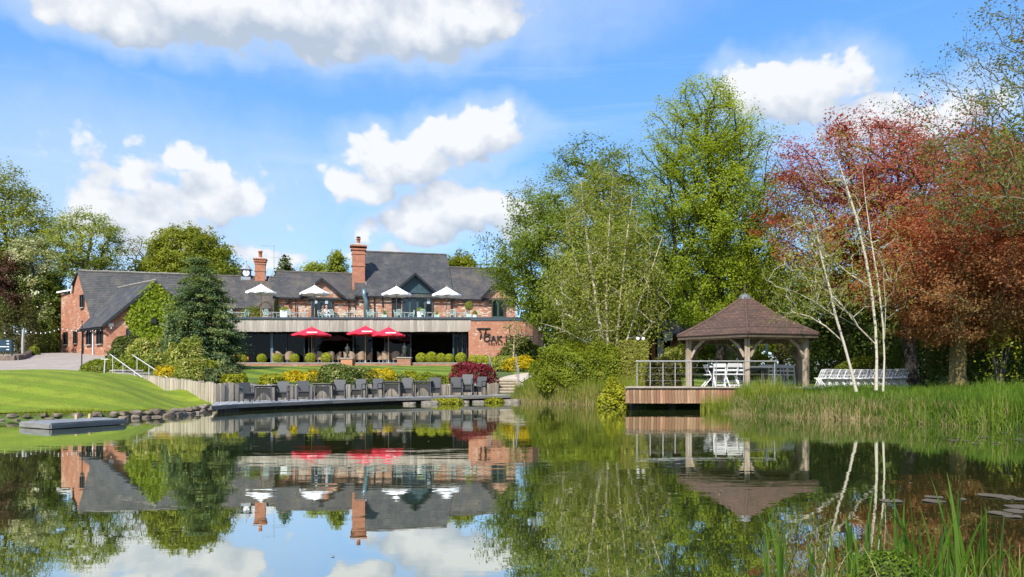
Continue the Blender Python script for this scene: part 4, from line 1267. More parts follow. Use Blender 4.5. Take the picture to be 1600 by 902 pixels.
# ------------------------------------------------------------------ lesser things in the grounds
# direction sign
g_ = GP(18.5, 61.5)
ds = empty('direction_sign', (g_.x, g_.y, g_.z), 0, 'dark blue direction sign with white arrows on the grass by the drive', 'sign')
BLUE = mat('sign_blue', (.02, .05, .075), .4, .1, 3)
MB().tube([(0, 0, -.3), (0, 0, 1.62)], .07, 8).build('post', BLUE, ds)
MB().box((-.98, -.05, 1.1), (2.0, .06, 1.0)).build('panel', BLUE, ds)
for k in range(4):
    z = 1.47 - k * .235
    MB().box((-.34, -.086, z), (.13, .01, .055)).build('arrow_shaft', WHITE, ds)
    MB().add([(-.27, -.092, z - .07), (-.27, -.092, z + .07), (-.14, -.092, z)], [(1, 0, 2)]).build('arrow_head', WHITE, ds)
    for j, (xo, ln) in enumerate(((-1.75, .28), (-1.62, .42), (-1.42, 1.1), (-1.8, .2))[k:k + 1]):
        MB().box((xo + ln / 2 - .1, -.086, z), (ln, .01, .07)).build('text_line', WHITE, ds)
# pale post carrying the string lights, and the string with its bulbs
g_ = GP(35.5, 62)
lp = empty('light_post', g_, 0, 'pale wooden post carrying the string lights by the drive', 'post')
pt_top = P(36.5, 515, 62)
MB().tube([(0, 0, -.3), (0, 0, (pt_top.z - g_.z) * .5), (pt_top.x - g_.x, 0, pt_top.z - g_.z)], .10, 8).build('shaft', mat('pale_post', (.45, .44, .40), .8, .2, 5), lp)
st = empty('string_lights', P(60, 517, 63), 0, 'string of white festoon bulbs from the drive to the barn', 'string lights')
ends = [P(-60, 512, 62), P(36.5, 515, 62), P(95, 512, 70), P(178, 510, 63)]
bulb = None
cab = MB()
for a, b in zip(ends[:-1], ends[1:]):
    pts = [a.lerp(b, f / 10) - Vector((0, 0, .32 * math.sin(math.pi * f / 10))) for f in range(11)]
    cab.tube(pts, .012, 4)
    n = max(3, int((b - a).length / .95))
    for k in range(n):
        f = (k + .5) / n; q = a.lerp(b, f) - Vector((0, 0, .32 * math.sin(math.pi * f) + .10))
        if bulb is None:
            bulb = MB().lathe([(.016, .06), (.028, .04), (.055, -.01), (.047, -.05), (.012, -.07)], (0, 0, 0), 8).build('bulb', mat('bulb_white', (.85, .85, .82), .3), st, smooth=True); o = bulb
        else:
            o = bulb.copy(); COL.objects.link(o)
        o.location = q - st.location
cab.build('cable', IRON, st, local=False)
# slim dark flagpole-like mast at the lawn edge
g_ = GP(127.5, 43.2)
fp = empty('thin_mast', g_, 0, 'thin dark mast standing between the lawn and the drive', 'mast')
MB().tube([(0, 0, -.2), (0.02, 0, 1.6), (.03, 0, ZP(503, 43.2) - g_.z)], [.035, .03, .02], 8).build('pole', IRON, fp); MB().lathe([(.045, 0), (.05, .04), (.01, .08)], (.03, 0, ZP(503, 43.2) - g_.z), 8).build('cap', IRON, fp)
# stone kerb round the sign's grass, dark brick wall behind the barn drive
kb = empty('stone_kerb', GP(30, 60), 0, 'low stone kerb curving round the grass below the direction sign', 'kerb')
kp = [XY(-60, 59.4), XY(0, 59.6), XY(25, 59.6), XY(36, 61), XY(44, 64), XY(50, 68)]
for i in range(len(kp) - 1):
    a, b = Vector(kp[i]), Vector(kp[i + 1]); n = max(1, int((b - a).length / .8))
    for k in range(n):
        q = a.lerp(b, (k + .5) / n); rz = math.atan2((b - a).y, (b - a).x)
        MB().box((q.x, q.y, H(q.x, q.y) + .14), ((b - a).length / n - .03, .35, .5 + random.uniform(-.05, .05)), rz=rz).build('kerb_stone', mat('kerb_stone', (.20, .15, .12), .9, .4, 3), kb, local=False)
x, y = XY(76, 84)
yw = empty('yard_wall', (x, y, H(x, y)), 0, 'old brown brick yard wall beyond the drive beside the barn', 'wall')
MB().box((0, 0, .5), (7.5, .35, 3.2)).build('brickwork', brick_mat('yard_brick', (.26, .15, .09), (.16, .09, .06), (.3, .22, .15)), yw)
MB().box((0, 0, 2.15), (7.6, .5, .12)).build('coping', CONCRETE, yw)

# things beyond the gazebo
pv = empty('garden_bar', (*XY(1035, 50), 1.4), 0, 'small brick garden bar with orange posts and a dark opening behind the shrubs', 'garden bar')
z0, z1 = 1.2, ZP(522, 50)
pxm = lambda px: XY(px, 50)[0] - XY(1035, 50)[0]
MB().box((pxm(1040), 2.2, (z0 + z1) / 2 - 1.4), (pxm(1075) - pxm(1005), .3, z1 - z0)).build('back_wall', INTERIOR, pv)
for px0, px1 in ((1008, 1016), (1050, 1062)):
    MB().box(((pxm(px0) + pxm(px1)) / 2, .3, (z0 + z1) / 2 - 1.4), (pxm(px1) - pxm(px0), .4, z1 - z0)).build('brick_pier', BRICK_SIGN, pv)
for px in (1020, 1061):
    MB().tube([(pxm(px), -.2, z0 - 1.4), (pxm(px), -.2, z1 - 1.4)], .13, 10).build('post', mat('orange_post', (.55, .17, .06), .6, .2, 4), pv)
MB().slab([(pxm(998), -.8, z1 - 1.45), (pxm(1080), -.8, z1 - 1.45), (pxm(1080), 2.6, z1 - .2), (pxm(998), 2.6, z1 - .2)], .15).build('roof', mat('bar_roof', (.10, .08, .06), .9, .4, 3), pv)
MB().box((pxm(1028), 0, 1.0 - .2), (1.9, .5, .1)).build('counter', WOOD_D, pv); MB().box((pxm(1028), .1, .3), (1.8, .3, 1.0)).build('counter_front', DARK, pv)

lpd = empty('globe_lamp', GP(1001, 30.6), 0, 'black lamp post with two white globes above the clipped hedges', 'lamp post')
zt = ZP(531, 30.6) - lpd.location.z
MB().tube([(0, 0, 0), (0, 0, zt)], .035, 8).build('post', IRON, lpd)
for s in (-1, 1):
    MB().tube([(0, 0, zt - .12), (s * .07, 0, zt - .14), (s * .11, 0, zt - .04)], .015, 6).build('arm', IRON, lpd)
    MB().lathe([(.02, 0), (.06, .02), (.075, .075), (.06, .13), (.01, .15)], (s * .11, 0, zt - .04), 12).build('globe', mat('opal_globe', (.85, .85, .83), .25), lpd, smooth=True)
x, y = XY(1032, 47)
wp_ = empty('white_post_sign', (x, y, H(x, y)), 0, 'pale post with a white board in front of the garden bar', 'sign')
MB().box((0, 0, 1.3), (.35, .3, 2.9)).build('post', mat('pale_post', (.45, .44, .40), .8), wp_); MB().box((.35, -.1, ZP(526, 47) - H(x, y)), (.75, .1, .55)).build('board', WHITE, wp_)
g_ = GP(1198, 48); pp = empty('pale_pole', g_, 0, 'pale green metal pole standing behind the gazebo', 'pole')
MB().tube([(0, 0, 0), (0, 0, ZP(520, 48) - g_.z)], .11, 8).build('shaft', mat('pole_green', (.36, .46, .40), .5), pp); MB().lathe([(.13, 0), (.14, .05), (.02, .12)], (0, 0, ZP(520, 48) - g_.z), 8).build('cap', LEAD, pp)
ff = empty('post_fence', GP(1240, 46), 0, 'dark wooden post and rail fence seen through the gazebo', 'fence')
for k in range(7):
    q = GP(1205 + k * 20, 46)
    MB().box((q.x, q.y, q.z + .5), (.14, .14, 1.3)).build('post', WOOD_D, ff, local=False)
    if k:
        for zz in (.45, .95): MB().bar(pq + Vector((0, 0, zz)), q + Vector((0, 0, zz)), .05, .1).build('rail', WOOD_D, ff, local=False)
    pq = q

# ------------------------------------------------------------------ parasols
CANVAS_W = mat('white_canvas', (.80, .81, .83), .8, .06, 3)
CANVAS_R = mat('red_canvas', (.62, .022, .055), .75, .12, 3)
POLEWOOD = mat('pole_wood', (.42, .26, .13), .6, .25, 8)
def parasol(name, loc, hgt, rad, rise, canvas, pole_m, label, cat, group, val=.16, text=False, rot=.2, sides=8):
    r = empty(name, loc, rot, label, cat, group)
    n = sides
    ring = [(rad * math.cos(2 * math.pi * k / n), rad * math.sin(2 * math.pi * k / n)) for k in range(n)]
    zr = hgt - rise
    rings = 5
    vs, fs = [(0, 0, hgt)], []
    for i in range(1, rings + 1):
        f = i / rings
        for k in range(n):
            for sub in range(3):
                g2 = sub / 3
                x = ring[k][0] * (1 - g2) + ring[(k + 1) % n][0] * g2; y = ring[k][1] * (1 - g2) + ring[(k + 1) % n][1] * g2
                sagz = -.05 * rise * math.sin(math.pi * f) - .05 * math.sin(math.pi * g2) * f
                vs.append((x * f, y * f, hgt - rise * f + sagz))
    m_ = n * 3
    for k in range(m_): fs.append((0, 1 + k, 1 + (k + 1) % m_))
    for i in range(rings - 1):
        for k in range(m_):
            a, b = 1 + i * m_ + k, 1 + i * m_ + (k + 1) % m_
            fs.append((a, a + m_, b + m_, b))
    canopy = build_mesh('canopy', vs, fs, canvas, r)
    so = canopy.modifiers.new('thick', 'SOLIDIFY'); so.thickness = .012
    vv, vf = [], []
    last = vs[1 + (rings - 1) * m_:]
    for k in range(m_):
        x, y, z = last[k]
        vv += [(x * 1.003, y * 1.003, z), (x * 1.003, y * 1.003, z - val * (1 + .25 * math.sin(k * 2.1)))]
    for k in range(m_):
        a, b = 2 * k, 2 * ((k + 1) % m_)
        vf.append((a, a + 1, b + 1, b))
    vl = build_mesh('valance', vv, vf, canvas, canopy)
    so = vl.modifiers.new('thick', 'SOLIDIFY'); so.thickness = .01
    MB().tube([(0, 0, 0), (0, 0, hgt + .08)], .035, 8).build('pole', pole_m, r)
    MB().lathe([(.02, 0), (.05, .04), (.03, .1), (.005, .16)], (0, 0, hgt + .02), 8).build('finial', pole_m, r)
    MB().lathe([(.32, 0), (.32, .06), (.06, .1), (.05, .3)], (0, 0, 0), 14).build('base', CONCRETE, r)
    for k in range(n):
        MB().bar((0, 0, zr - .12), (ring[k][0] * .62, ring[k][1] * .62, hgt - rise * .64 - .06), .025, .02).build('rib', pole_m, r)
    if text:
        lw_ = MB(); 
        lw_.bar((-.05, -rad * .78, zr + rise * .16), (.78, -rad * .78, zr + rise * .16), .014, .09)
        o = lw_.build('print_band', WHITE, canopy); o.rotation_euler = (0, 0, -rot)
    return r
for px, py, D, lb in ((408, 444, 66.2, 'white parasol on the roof terrace in front of the brick chimney with the aerial'), (491.5, 445.5, 66.2, 'white parasol on the roof terrace before the small brick gable'),
                      (619.5, 447, 66.6, 'white parasol on the roof terrace beside the glazed teal gable, towards the tall chimney'), (698, 448, 66.8, 'white parasol on the roof terrace beyond the teal gable, nearest the hornbeam')):
    parasol('terrace_parasol', (*XY(px, D), 6.36), ZP(py, D) - 6.36, 1.34, .72, CANVAS_W, POLEWOOD, lb, 'parasol', 'white parasols on the roof terrace', rot=random.uniform(0, .6), val=.14)
for px, py, D, rd_, lb in ((487, 510.5, 60.6, 1.62, 'red parasol standing alone over the wicker chairs by the first lantern pier'), (571, 509, 60.8, 1.55, 'taller red parasol of the overlapping pair on the patio'),
                           (607, 511, 60.2, 1.42, 'lower red parasol of the overlapping pair, by the brick lantern pier')):
    parasol('patio_parasol', (*XY(px, D), PZ), ZP(py, D) - PZ, rd_, .66, CANVAS_R, POLEWOOD, lb, 'parasol', 'red parasols on the patio', text=True, rot=.39, val=.10)

# ------------------------------------------------------------------ lanterns on the piers
def lantern(loc, label):
    r = empty('pier_lantern', loc, 0, label, 'lantern', 'lanterns on the patio piers')
    MB().lathe([(.18, 0), (.16, .08), (.06, .14), (.06, .3)], (0, 0, 0), 8).build('base', IRON, r)
    MB().lathe([(.13, .3), (.2, .72)], (0, 0, 0), 6).build('glass', mat('lantern_glass', (.07, .075, .07), .2), r)
    MB().lathe([(.26, .72), (.2, .8), (.08, .95), (.03, 1.0), (.04, 1.06), (.01, 1.12)], (0, 0, 0), 6).build('lantern_roof', IRON, r)
lantern(PIERS[0], 'black lantern on the smooth orange pier'); lantern(PIERS[1], 'black lantern on the rough brick pier')

# ------------------------------------------------------------------ chairs and tables
def weave(name, c1, c2, sc=40):
    if name in MATS: return MATS[name]
    m = bpy.data.materials.new(name); m.use_nodes = True
    t = NT(m.node_tree); b = m.node_tree.nodes['Principled BSDF']
    uv = t.new('ShaderNodeTexCoord').outputs['UV']
    ck = t.new('ShaderNodeTexChecker'); ck.inputs['Scale'].default_value = sc; t.link(uv, ck.inputs['Vector'])
    c = t.mix(ck.outputs['Fac'], (*c1, 1), (*c2, 1))
    c = t.mix(t.sstep(t.noise(uv, 6, 4, .6), .4, .7, 0, .4), c, (*(x * .6 for x in c2), 1))
    t.link(c, b.inputs['Base Color']); b.inputs['Roughness'].default_value = .55
    MATS[name] = m
    return m
RATTAN = weave('grey_rattan', (.085, .088, .092), (.042, .044, .047))
WICKER = weave('tan_wicker', (.40, .29, .20), (.26, .18, .12))
WICKER_D = weave('dark_wicker', (.032, .03, .028), (.02, .018, .017))

def rattan_chair():
    r = empty('rattan_chair', (0, 0, 0), 0, None, 'chair', 'black rattan chairs on the boardwalk')
    MB().box((0, 0, .42), (.52, .50, .07)).build('seat', RATTAN, r, bevel=.01)
    MB().slab([(-.25, .16, .44), (.25, .16, .44), (.26, .27, .90), (-.26, .27, .90)], .035).build('backrest', RATTAN, r)
    MB().slab([(-.24, -.2, .16), (.24, -.2, .16), (.24, -.2, .40), (-.24, -.2, .40)], .02).build('front_apron', WICKER_D, r)
    for s in (-1, 1):
        MB().bar((s * .26, -.23, 0), (s * .26, -.23, .64), .045, .045).build('leg', RATTAN, r)
        MB().bar((s * .26, .25, 0), (s * .26, .2, .66), .045, .045).build('leg', RATTAN, r)
        MB().bar((s * .27, -.26, .66), (s * .27, .24, .68), .065, .035).build('armrest', RATTAN, r)
        MB().box((s * .26, -.23, .02), (.05, .05, .04)).build('foot', STEEL, r)
    return r
proto = rattan_chair()
def on_deck(px, back=.42):
    """A point on the boardwalk at this column, a share of the way from front to back edge."""
    for i in range(len(deck_f) - 1):
        for s in np.linspace(0, 1, 40):
            q = (F[i].lerp(F[i + 1], s)).lerp(Bk[i].lerp(Bk[i + 1], s), back)
            if abs(800 + q.x / q.y * FPX - px) < 1.2: return q
    return F[3]
chairs = [(388, 'rattan chair at the lawn end of the boardwalk, turned sideways to its table', 1.1), (442, 'rattan chair just beyond the first boardwalk table from the lawn', 0), (472, 'rattan chair second beyond the first boardwalk table, below the yellow azaleas', 0),
          (530, 'rattan chair just beyond the second boardwalk table, in front of the white-flecked shrub', 0), (558, 'rattan chair at the far side of the white-flecked shrub', 0), (586, 'rattan chair just before the third boardwalk table from the lawn', 0),
          (636, 'rattan chair standing between the third and fourth boardwalk tables', 0), (683, 'rattan chair between the fourth boardwalk table and the stacked chairs', 0),
          (712, 'rattan chair first of the three in front of the red maple', 0), (732, 'tallest rattan chair, stacked on another before the red maple', 0), (751, 'last rattan chair of the boardwalk, beside the path steps', -.1)]
for k, (px, lb, rz) in enumerate(chairs):
    q = on_deck(px)
    o = proto if k == 0 else copy_tree(proto)
    place(o, q, rz + random.uniform(-.38, .38)); o['label'] = lb
    sc = float(np.interp(px, [380, 560, 750], [.76, .88, .98])); o.scale = (sc, sc, sc); o.location += Vector((random.uniform(-.06, .06), random.uniform(-.12, .12), 0))
    if px == 732: o.location.z += .12
q = on_deck(732); o = copy_tree(proto, q, 0, 'lower rattan chair of the stacked pair before the red maple', .97)

def rattan_table():
    r = empty('rattan_table', (0, 0, 0), 0, None, 'table', 'rattan tables on the boardwalk')
    MB().box((0, 0, .71), (.84, .8, .035)).build('tabletop', mat('table_top', (.09, .085, .08), .35, .3, 6), r, bevel=.008)
    MB().box((0, 0, .66), (.76, .72, .06)).build('top_frame', WICKER_D, r)
    for sx in (-1, 1):
        for sy in (-1, 1):
            MB().bar((sx * .38, sy * .36, 0), (sx * .36, sy * .34, .64), .045, .045).build('leg', RATTAN, r)
    # woven arched apron
    n = 10
    vs, fs = [], []
    for k in range(n + 1):
        x = -.32 + .64 * k / n
        zb = .2 + .30 * math.cos(math.pi * (k / n - .5)) - .1
        vs += [(x, -.30, max(zb, .08)), (x, -.30, .60), (x, -.27, max(zb, .08)), (x, -.27, .60)]
    for k in range(n):
        a, b = 4 * k, 4 * k + 4
        fs += [(a, b, b + 1, a + 1), (a + 3, b + 3, b + 2, a + 2), (a + 2, b + 2, b, a)]
    build_mesh('apron', vs, fs, WICKER_D, r)
    return r
tp = rattan_table()
for k, (px, lb) in enumerate(((416, 'dark rattan table nearest the lawn on the boardwalk'), (505, 'dark rattan table in front of the white-flecked shrub, second from the lawn'), (612, 'dark rattan table below the long yellow shrub, third from the lawn'), (661, 'dark rattan table last before the red maple'))):
    o = tp if k == 0 else copy_tree(tp)
    sc = float(np.interp(px, [380, 560, 750], [.78, .9, 1.0])); place(o, on_deck(px, .5), random.uniform(-.1, .1), (sc,) * 3); o['label'] = lb

def wicker_chair():
    r = empty('wicker_chair', (0, 0, 0), 0, None, 'chair', 'tan wicker chairs on the patio')
    n = 14; vs, fs = [], []
    for k in range(n + 1):
        a = math.pi * (-.12 + 1.24 * k / n)
        c, s = math.cos(a), math.sin(a)
        h = .62 + .3 * max(0, s) ** .7
        for rr, z in ((.27, .30), (.31, h), (.285, h), (.245, .30)):
            vs.append((c * rr, s * rr, z))
    for k in range(n):
        a, b = 4 * k, 4 * k + 4
        fs += [(a, b, b + 1, a + 1), (a + 1, b + 1, b + 2, a + 2), (a + 2, b + 2, b + 3, a + 3), (a + 3, b + 3, b, a)]
    fs += [(3, 2, 1, 0), (4 * n, 4 * n + 1, 4 * n + 2, 4 * n + 3)]
    build_mesh('backrest', vs, fs, WICKER, r)
    MB().lathe([(.24, .32), (.26, .38), (.26, .44), (.22, .46)], (0, 0, 0), 14).build('seat', WICKER, r)
    for k in range(4):
        a = math.pi / 4 + k * math.pi / 2
        MB().bar((.25 * math.cos(a), .25 * math.sin(a), 0), (.2 * math.cos(a), .2 * math.sin(a), .34), .035, .035).build('leg', STEEL, r)
    return r
def patio_table():
    r = empty('patio_table', (0, 0, 0), 0, None, 'table', 'patio tables under the red parasols')
    MB().lathe([(.5, .70), (.52, .72), (.5, .745)], (0, 0, 0), 20).build('tabletop', mat('table_grey', (.3, .29, .27), .5, .2, 5), r)
    MB().tube([(0, 0, .04), (0, 0, .7)], .04, 8).build('pedestal', IRON, r)
    MB().lathe([(.28, 0), (.26, .03), (.05, .05)], (0, 0, 0), 14).build('base', IRON, r)
    return r
wc, ptb = wicker_chair(), patio_table()
first_c = first_t = True
order = ['first', 'second', 'third', 'fourth', 'fifth', 'sixth']
sets = [(448, 61.6, 'below the first red parasol'), (512, 61.8, 'before the orange pier'), (560, 61.8, 'just past the orange pier'), (612, 61.6, 'below the lower paired parasol'), (684, 67, 'inside the dining room')]
for px, D, where in sets:
    x, y = XY(px, D); z = PZ
    o = ptb if first_t else copy_tree(ptb); first_t = False
    place(o, (x, y, z)); o['label'] = 'round grey patio table ' + where
    spots = [(-.85, -.25, 'facing away from the conifer'), (-.35, -.75, 'with its back to the pond, conifer side'), (.42, -.72, 'with its back to the pond, tree side'), (.88, -.1, 'facing the conifer'), (0, .85, 'on the house side of the table')]
    for k, (dx, dy, wh) in enumerate(spots):
        if (px, k) in ((448, 3), (684, 1), (684, 2)): continue
        c = wc if first_c else copy_tree(wc); first_c = False
        face = math.atan2(dy, dx) - math.pi / 2
        place(c, (x + dx, y + dy, z), face + random.uniform(-.25, .25), (1.12,) * 3)
        c['label'] = 'wicker chair %s, %s' % (where, wh)
# orange leather chairs by the glazing behind the conifer
def tub_chair(m):
    r = empty('tub_chair', (0, 0, 0), 0, None, 'chair', 'tan leather tub chairs')
    MB().box((0, 0, .36), (.6, .58, .16)).build('seat', m, r, bevel=.03)
    MB().slab([(-.3, .2, .3), (.3, .2, .3), (.32, .36, .86), (-.32, .36, .86)], .1).build('backrest', m, r, bevel=.03)
    for s in (-1, 1):
        MB().box((s * .3, 0, .46), (.09, .5, .3)).build('armrest', m, r, bevel=.02)
        for t in (-.22, .22): MB().bar((s * .26, t, 0), (s * .25, t, .3), .04, .04).build('leg', WOOD_D, r)
    return r
tc_ = tub_chair(mat('tan_leather', (.42, .17, .04), .5, .2, 4))
place(tc_, (*XY(372, 62.5), PZ), .5); tc_['label'] = 'tan leather tub chair half hidden by the conifer, nearer the glazing corner'
o = copy_tree(tc_, (*XY(381, 62.2), PZ), 1.2, 'tan leather tub chair beside the box ball nearest the conifer')

# ---- roof terrace furniture
MINT = mat('mint_metal', (.46, .58, .52), .45, .12, 6)
CREAM = mat('cream_metal', (.62, .52, .36), .5, .15, 6)
def terrace_chair(name, m, grp_):
    r = empty(name, (0, 0, 0), 0, None, 'chair', grp_)
    MB().lathe([(.24, .44), (.26, .46), (.24, .48)], (0, 0, 0), 12).build('seat', m, r)
    MB().tube([(-.24, .18, .46), (-.26, .24, .8), (-.18, .26, .9), (.18, .26, .9), (.26, .24, .8), (.24, .18, .46)], .025, 6).build('back_frame', m, r)
    for k in range(5): MB().bar((-.16 + k * .08, .2, .47), (-.16 + k * .08, .255, .88), .03, .014).build('back_slat', m, r)
    for sx in (-1, 1):
        for sy in (-1, 1): MB().tube([(sx * .24, sy * .24, 0), (sx * .19, sy * .19, .45)], .025, 6).build('leg', m, r)
        MB().tube([(sx * .26, .2, .68), (sx * .28, -.1, .67), (sx * .25, -.2, .46)], .02, 6).build('armrest', m, r)
    return r
def cafe_table(m):
    r = empty('terrace_table', (0, 0, 0), 0, None, 'table', 'small tables on the roof terrace')
    MB().lathe([(.4, .72), (.42, .735), (.4, .75)], (0, 0, 0), 16).build('tabletop', m, r)
    MB().tube([(0, 0, .02), (0, 0, .72)], .05, 8).build('pedestal', m, r)
    MB().lathe([(.26, 0), (.24, .03), (.05, .05)], (0, 0, 0), 12).build('base', m, r)
    return r
TZ = 6.365
mc = terrace_chair('metal_chair', MINT, 'mint metal chairs on the roof terrace'); cc = terrace_chair('cream_chair', CREAM, 'cream metal chairs on the roof terrace'); ctb = cafe_table(WHITE)
first_m = first_cc = first_tb = True
mint_sets = [(372, 65.3, 'at the conifer end of the roof terrace'), (427, 65.3, 'beside the white planter by the arched trellis'), (462, 65.4, 'below the white parasol of the small brick gable'), (590, 65.5, 'beside the potted palm past the flue'), (632, 65.4, 'below the parasol by the teal doors'), (668, 65.4, 'in front of the teal doors, tree side'), (714, 65.5, 'below the last white parasol'), (528, 65.4, 'next to the seated people')]
for px, D, wh in mint_sets:
    x, y = XY(px, D)
    if px not in (528,):
        o = ctb if first_tb else copy_tree(ctb); first_tb = False
        place(o, (x, y, TZ)); o['label'] = 'small round white terrace table ' + wh
    for k, (dx, dy, side) in enumerate(((-.62, -.1, 'conifer side'), (.62, -.05, 'tree side'), (-.25, -.55, 'parapet side'))):
        if px == 528 and k == 0: continue
        o = mc if first_m else copy_tree(mc); first_m = False
        place(o, (x + dx, y + dy, TZ), math.atan2(dy, dx) - math.pi / 2 + random.uniform(-.3, .3), (1.05,) * 3)
        o['label'] = 'mint metal chair %s, %s' % (wh, side)
for px, wh in ((535, 'nearest the people'), (553, 'just before the flue'), (562, 'against the flue')):
    o = cc if first_cc else copy_tree(cc); first_cc = False
    place(o, (*XY(px, 65.5), TZ), random.uniform(-1, 1), (1.12,) * 3); o['label'] = 'cream metal chair on the roof terrace ' + wh
o = copy_tree(ctb, (*XY(546, 65.4), TZ), 0, 'small round white terrace table between the cream chairs')
o = copy_tree(cc, (*XY(748, 65.5), TZ), .4, 'cream metal chair on the roof terrace by the dark green door')

def planter(px, wpx, hpx, label, m=WHITE):
    D = 65.1; x, y = XY(px, D); w_ = wpx * D / FPX; h_ = hpx * D / FPX
    r = empty('planter', (x, y, TZ), 0, label, 'planter', 'planters on the roof terrace')
    MB().box((0, 0, h_ / 2), (w_, w_, h_), taper=1.06).build('pot', m, r, bevel=.015)
    return r, w_, h_
PLANTERS = [planter(444.5, 9.5, 16, 'tall white planter with a low green plant by the arched trellis'), planter(657, 8, 15, 'white planter with a low green bush before the teal doors'),
            planter(601, 8, 9, 'mint planter with a spiky palm between the flue and the parasol', MINT), planter(683, 8, 9, 'mint planter with a spiky palm beside the teal doors', MINT), planter(733, 8, 10, 'mint planter with a clipped round tree near the dark green door', MINT), planter(742, 5, 10, 'small white planter box next to the round tree')]

# arched trellis with climber
x, y = XY(416, 67.3)
ar = empty('arched_trellis', (x, y, TZ), .5, 'arched timber trellis under the first white parasol', 'trellis')
CANE = mat('pale_cane', (.52, .42, .30), .7, .2, 6)
for dy in (-.5, .5):
    pts = [(-.55, dy, 0)] + [(-.55 * math.cos(math.pi * k / 10), dy, 1.35 + .55 * math.sin(math.pi * k / 10)) for k in range(11)] + [(.55, dy, 0)]
    MB().tube(pts, .05, 6).build('arch', CANE, ar)
for k in range(9):
    a = math.pi * (k + .5) / 9
    MB().bar((-.55 * math.cos(a), -.5, 1.35 + .55 * math.sin(a)), (-.55 * math.cos(a), .5, 1.35 + .55 * math.sin(a)), .05, .03).build('slat', CANE, ar)
for s in (-1, 1):
    for k in range(6): MB().bar((s * .55, -.5, .15 + k * .22), (s * .55, .5, .15 + k * .22), .04, .03).build('slat', CANE, ar)

# ---- two seated people
def seated_person(loc, rz, label, top, legs, hair, lean=.1):
    r = empty('person', loc, rz, label, 'person')
    SKIN = mat('skin', (.55, .33, .24), .6)
    def mk(nm, nodes, edges, m, par):
        me = bpy.data.meshes.new(nm); bm = bmesh.new()
        lay = bm.verts.layers.skin.verify()
        vs = [bm.verts.new(n[0]) for n in nodes]
        for a, b in edges: bm.edges.new((vs[a], vs[b]))
        for v, n in zip(vs, nodes):
            v[lay].radius = (n[1], n[2] if len(n) > 2 else n[1])
        vs[0][lay].use_root = True
        bm.to_mesh(me); bm.free()
        o = bpy.data.objects.new(nm, me); COL.objects.link(o); o.parent = par
        md = o.modifiers.new('skin', 'SKIN'); md.use_smooth_shade = True
        sb = o.modifiers.new('sub', 'SUBSURF'); sb.levels = 1; sb.render_levels = 2
        me.materials.append(m)
        return o
    L_ = lean
    nodes = [((0, 0, .52), .12, .15), ((0, -.05 * L_ - .0, .75), .11, .15), ((0, -.6 * L_, .98), .10, .16), ((0, -.75 * L_, 1.08), .05), ((0, -.95 * L_, 1.2), .085), ((0, -1.0 * L_, 1.32), .07),
             ((.19, -.6 * L_, .99), .05), ((.24, -.12 - .4 * L_, .78), .04), ((.16, -.36, .80), .03), ((-.19, -.6 * L_, .99), .05), ((-.24, -.12 - .4 * L_, .78), .04), ((-.14, -.36, .82), .03),
             ((.11, -.02, .5), .09), ((.13, -.42, .5), .065), ((.13, -.40, .1), .045), ((.13, -.52, .05), .035), ((-.11, -.02, .5), .09), ((-.13, -.42, .5), .065), ((-.13, -.40, .1), .045), ((-.13, -.52, .05), .035)]
    edges = [(0, 1), (1, 2), (2, 3), (3, 4), (4, 5), (2, 6), (6, 7), (7, 8), (2, 9), (9, 10), (10, 11), (0, 12), (12, 13), (13, 14), (14, 15), (0, 16), (16, 17), (17, 18), (18, 19)]
    body = mk('body', nodes, edges, SKIN, r)
    up = [(n[0], n[1] * 1.14, (n[2] if len(n) > 2 else n[1]) * 1.14) for n in nodes]
    mk('top', [up[i] for i in (0, 1, 2, 6, 7, 9, 10)], [(0, 1), (1, 2), (2, 3), (3, 4), (2, 5), (5, 6)], top, r)
    mk('trousers', [up[i] for i in (0, 12, 13, 14, 16, 17, 18)], [(0, 1), (1, 2), (2, 3), (0, 4), (4, 5), (5, 6)], legs, r)
    hm = MB(); hm.lathe([(.07, -.13), (.105, -.05), (.108, .03), (.085, .09), (.02, .125)], (0, -.92 * L_ + .03, 1.27), 12); hm.build('hair', hair, r, smooth=True)
    return r
seated_person((*XY(503, 65.6), TZ), R(60), 'seated person in dark clothes with brown hair, leaning over a phone on the roof terrace', mat('dark_cloth', (.06, .05, .05), .9), mat('black_cloth', (.02, .02, .025), .9), mat('brown_hair', (.20, .09, .05), .6), .16)
seated_person((*XY(509.5, 65.3), TZ), R(40), 'seated person in a white top beside the dark-clothed person on the roof terrace', mat('white_cloth', (.8, .8, .8), .9), mat('pale_cloth', (.45, .45, .47), .9), mat('blond_hair', (.42, .26, .14), .6), .12)
o = copy_tree(mc, (*XY(503, 65.6), TZ), R(60), 'mint metal chair carrying the seated person in dark clothes', 1.05); o = copy_tree(mc, (*XY(509.5, 65.3), TZ), R(40), 'mint metal chair carrying the seated person in white', 1.05)

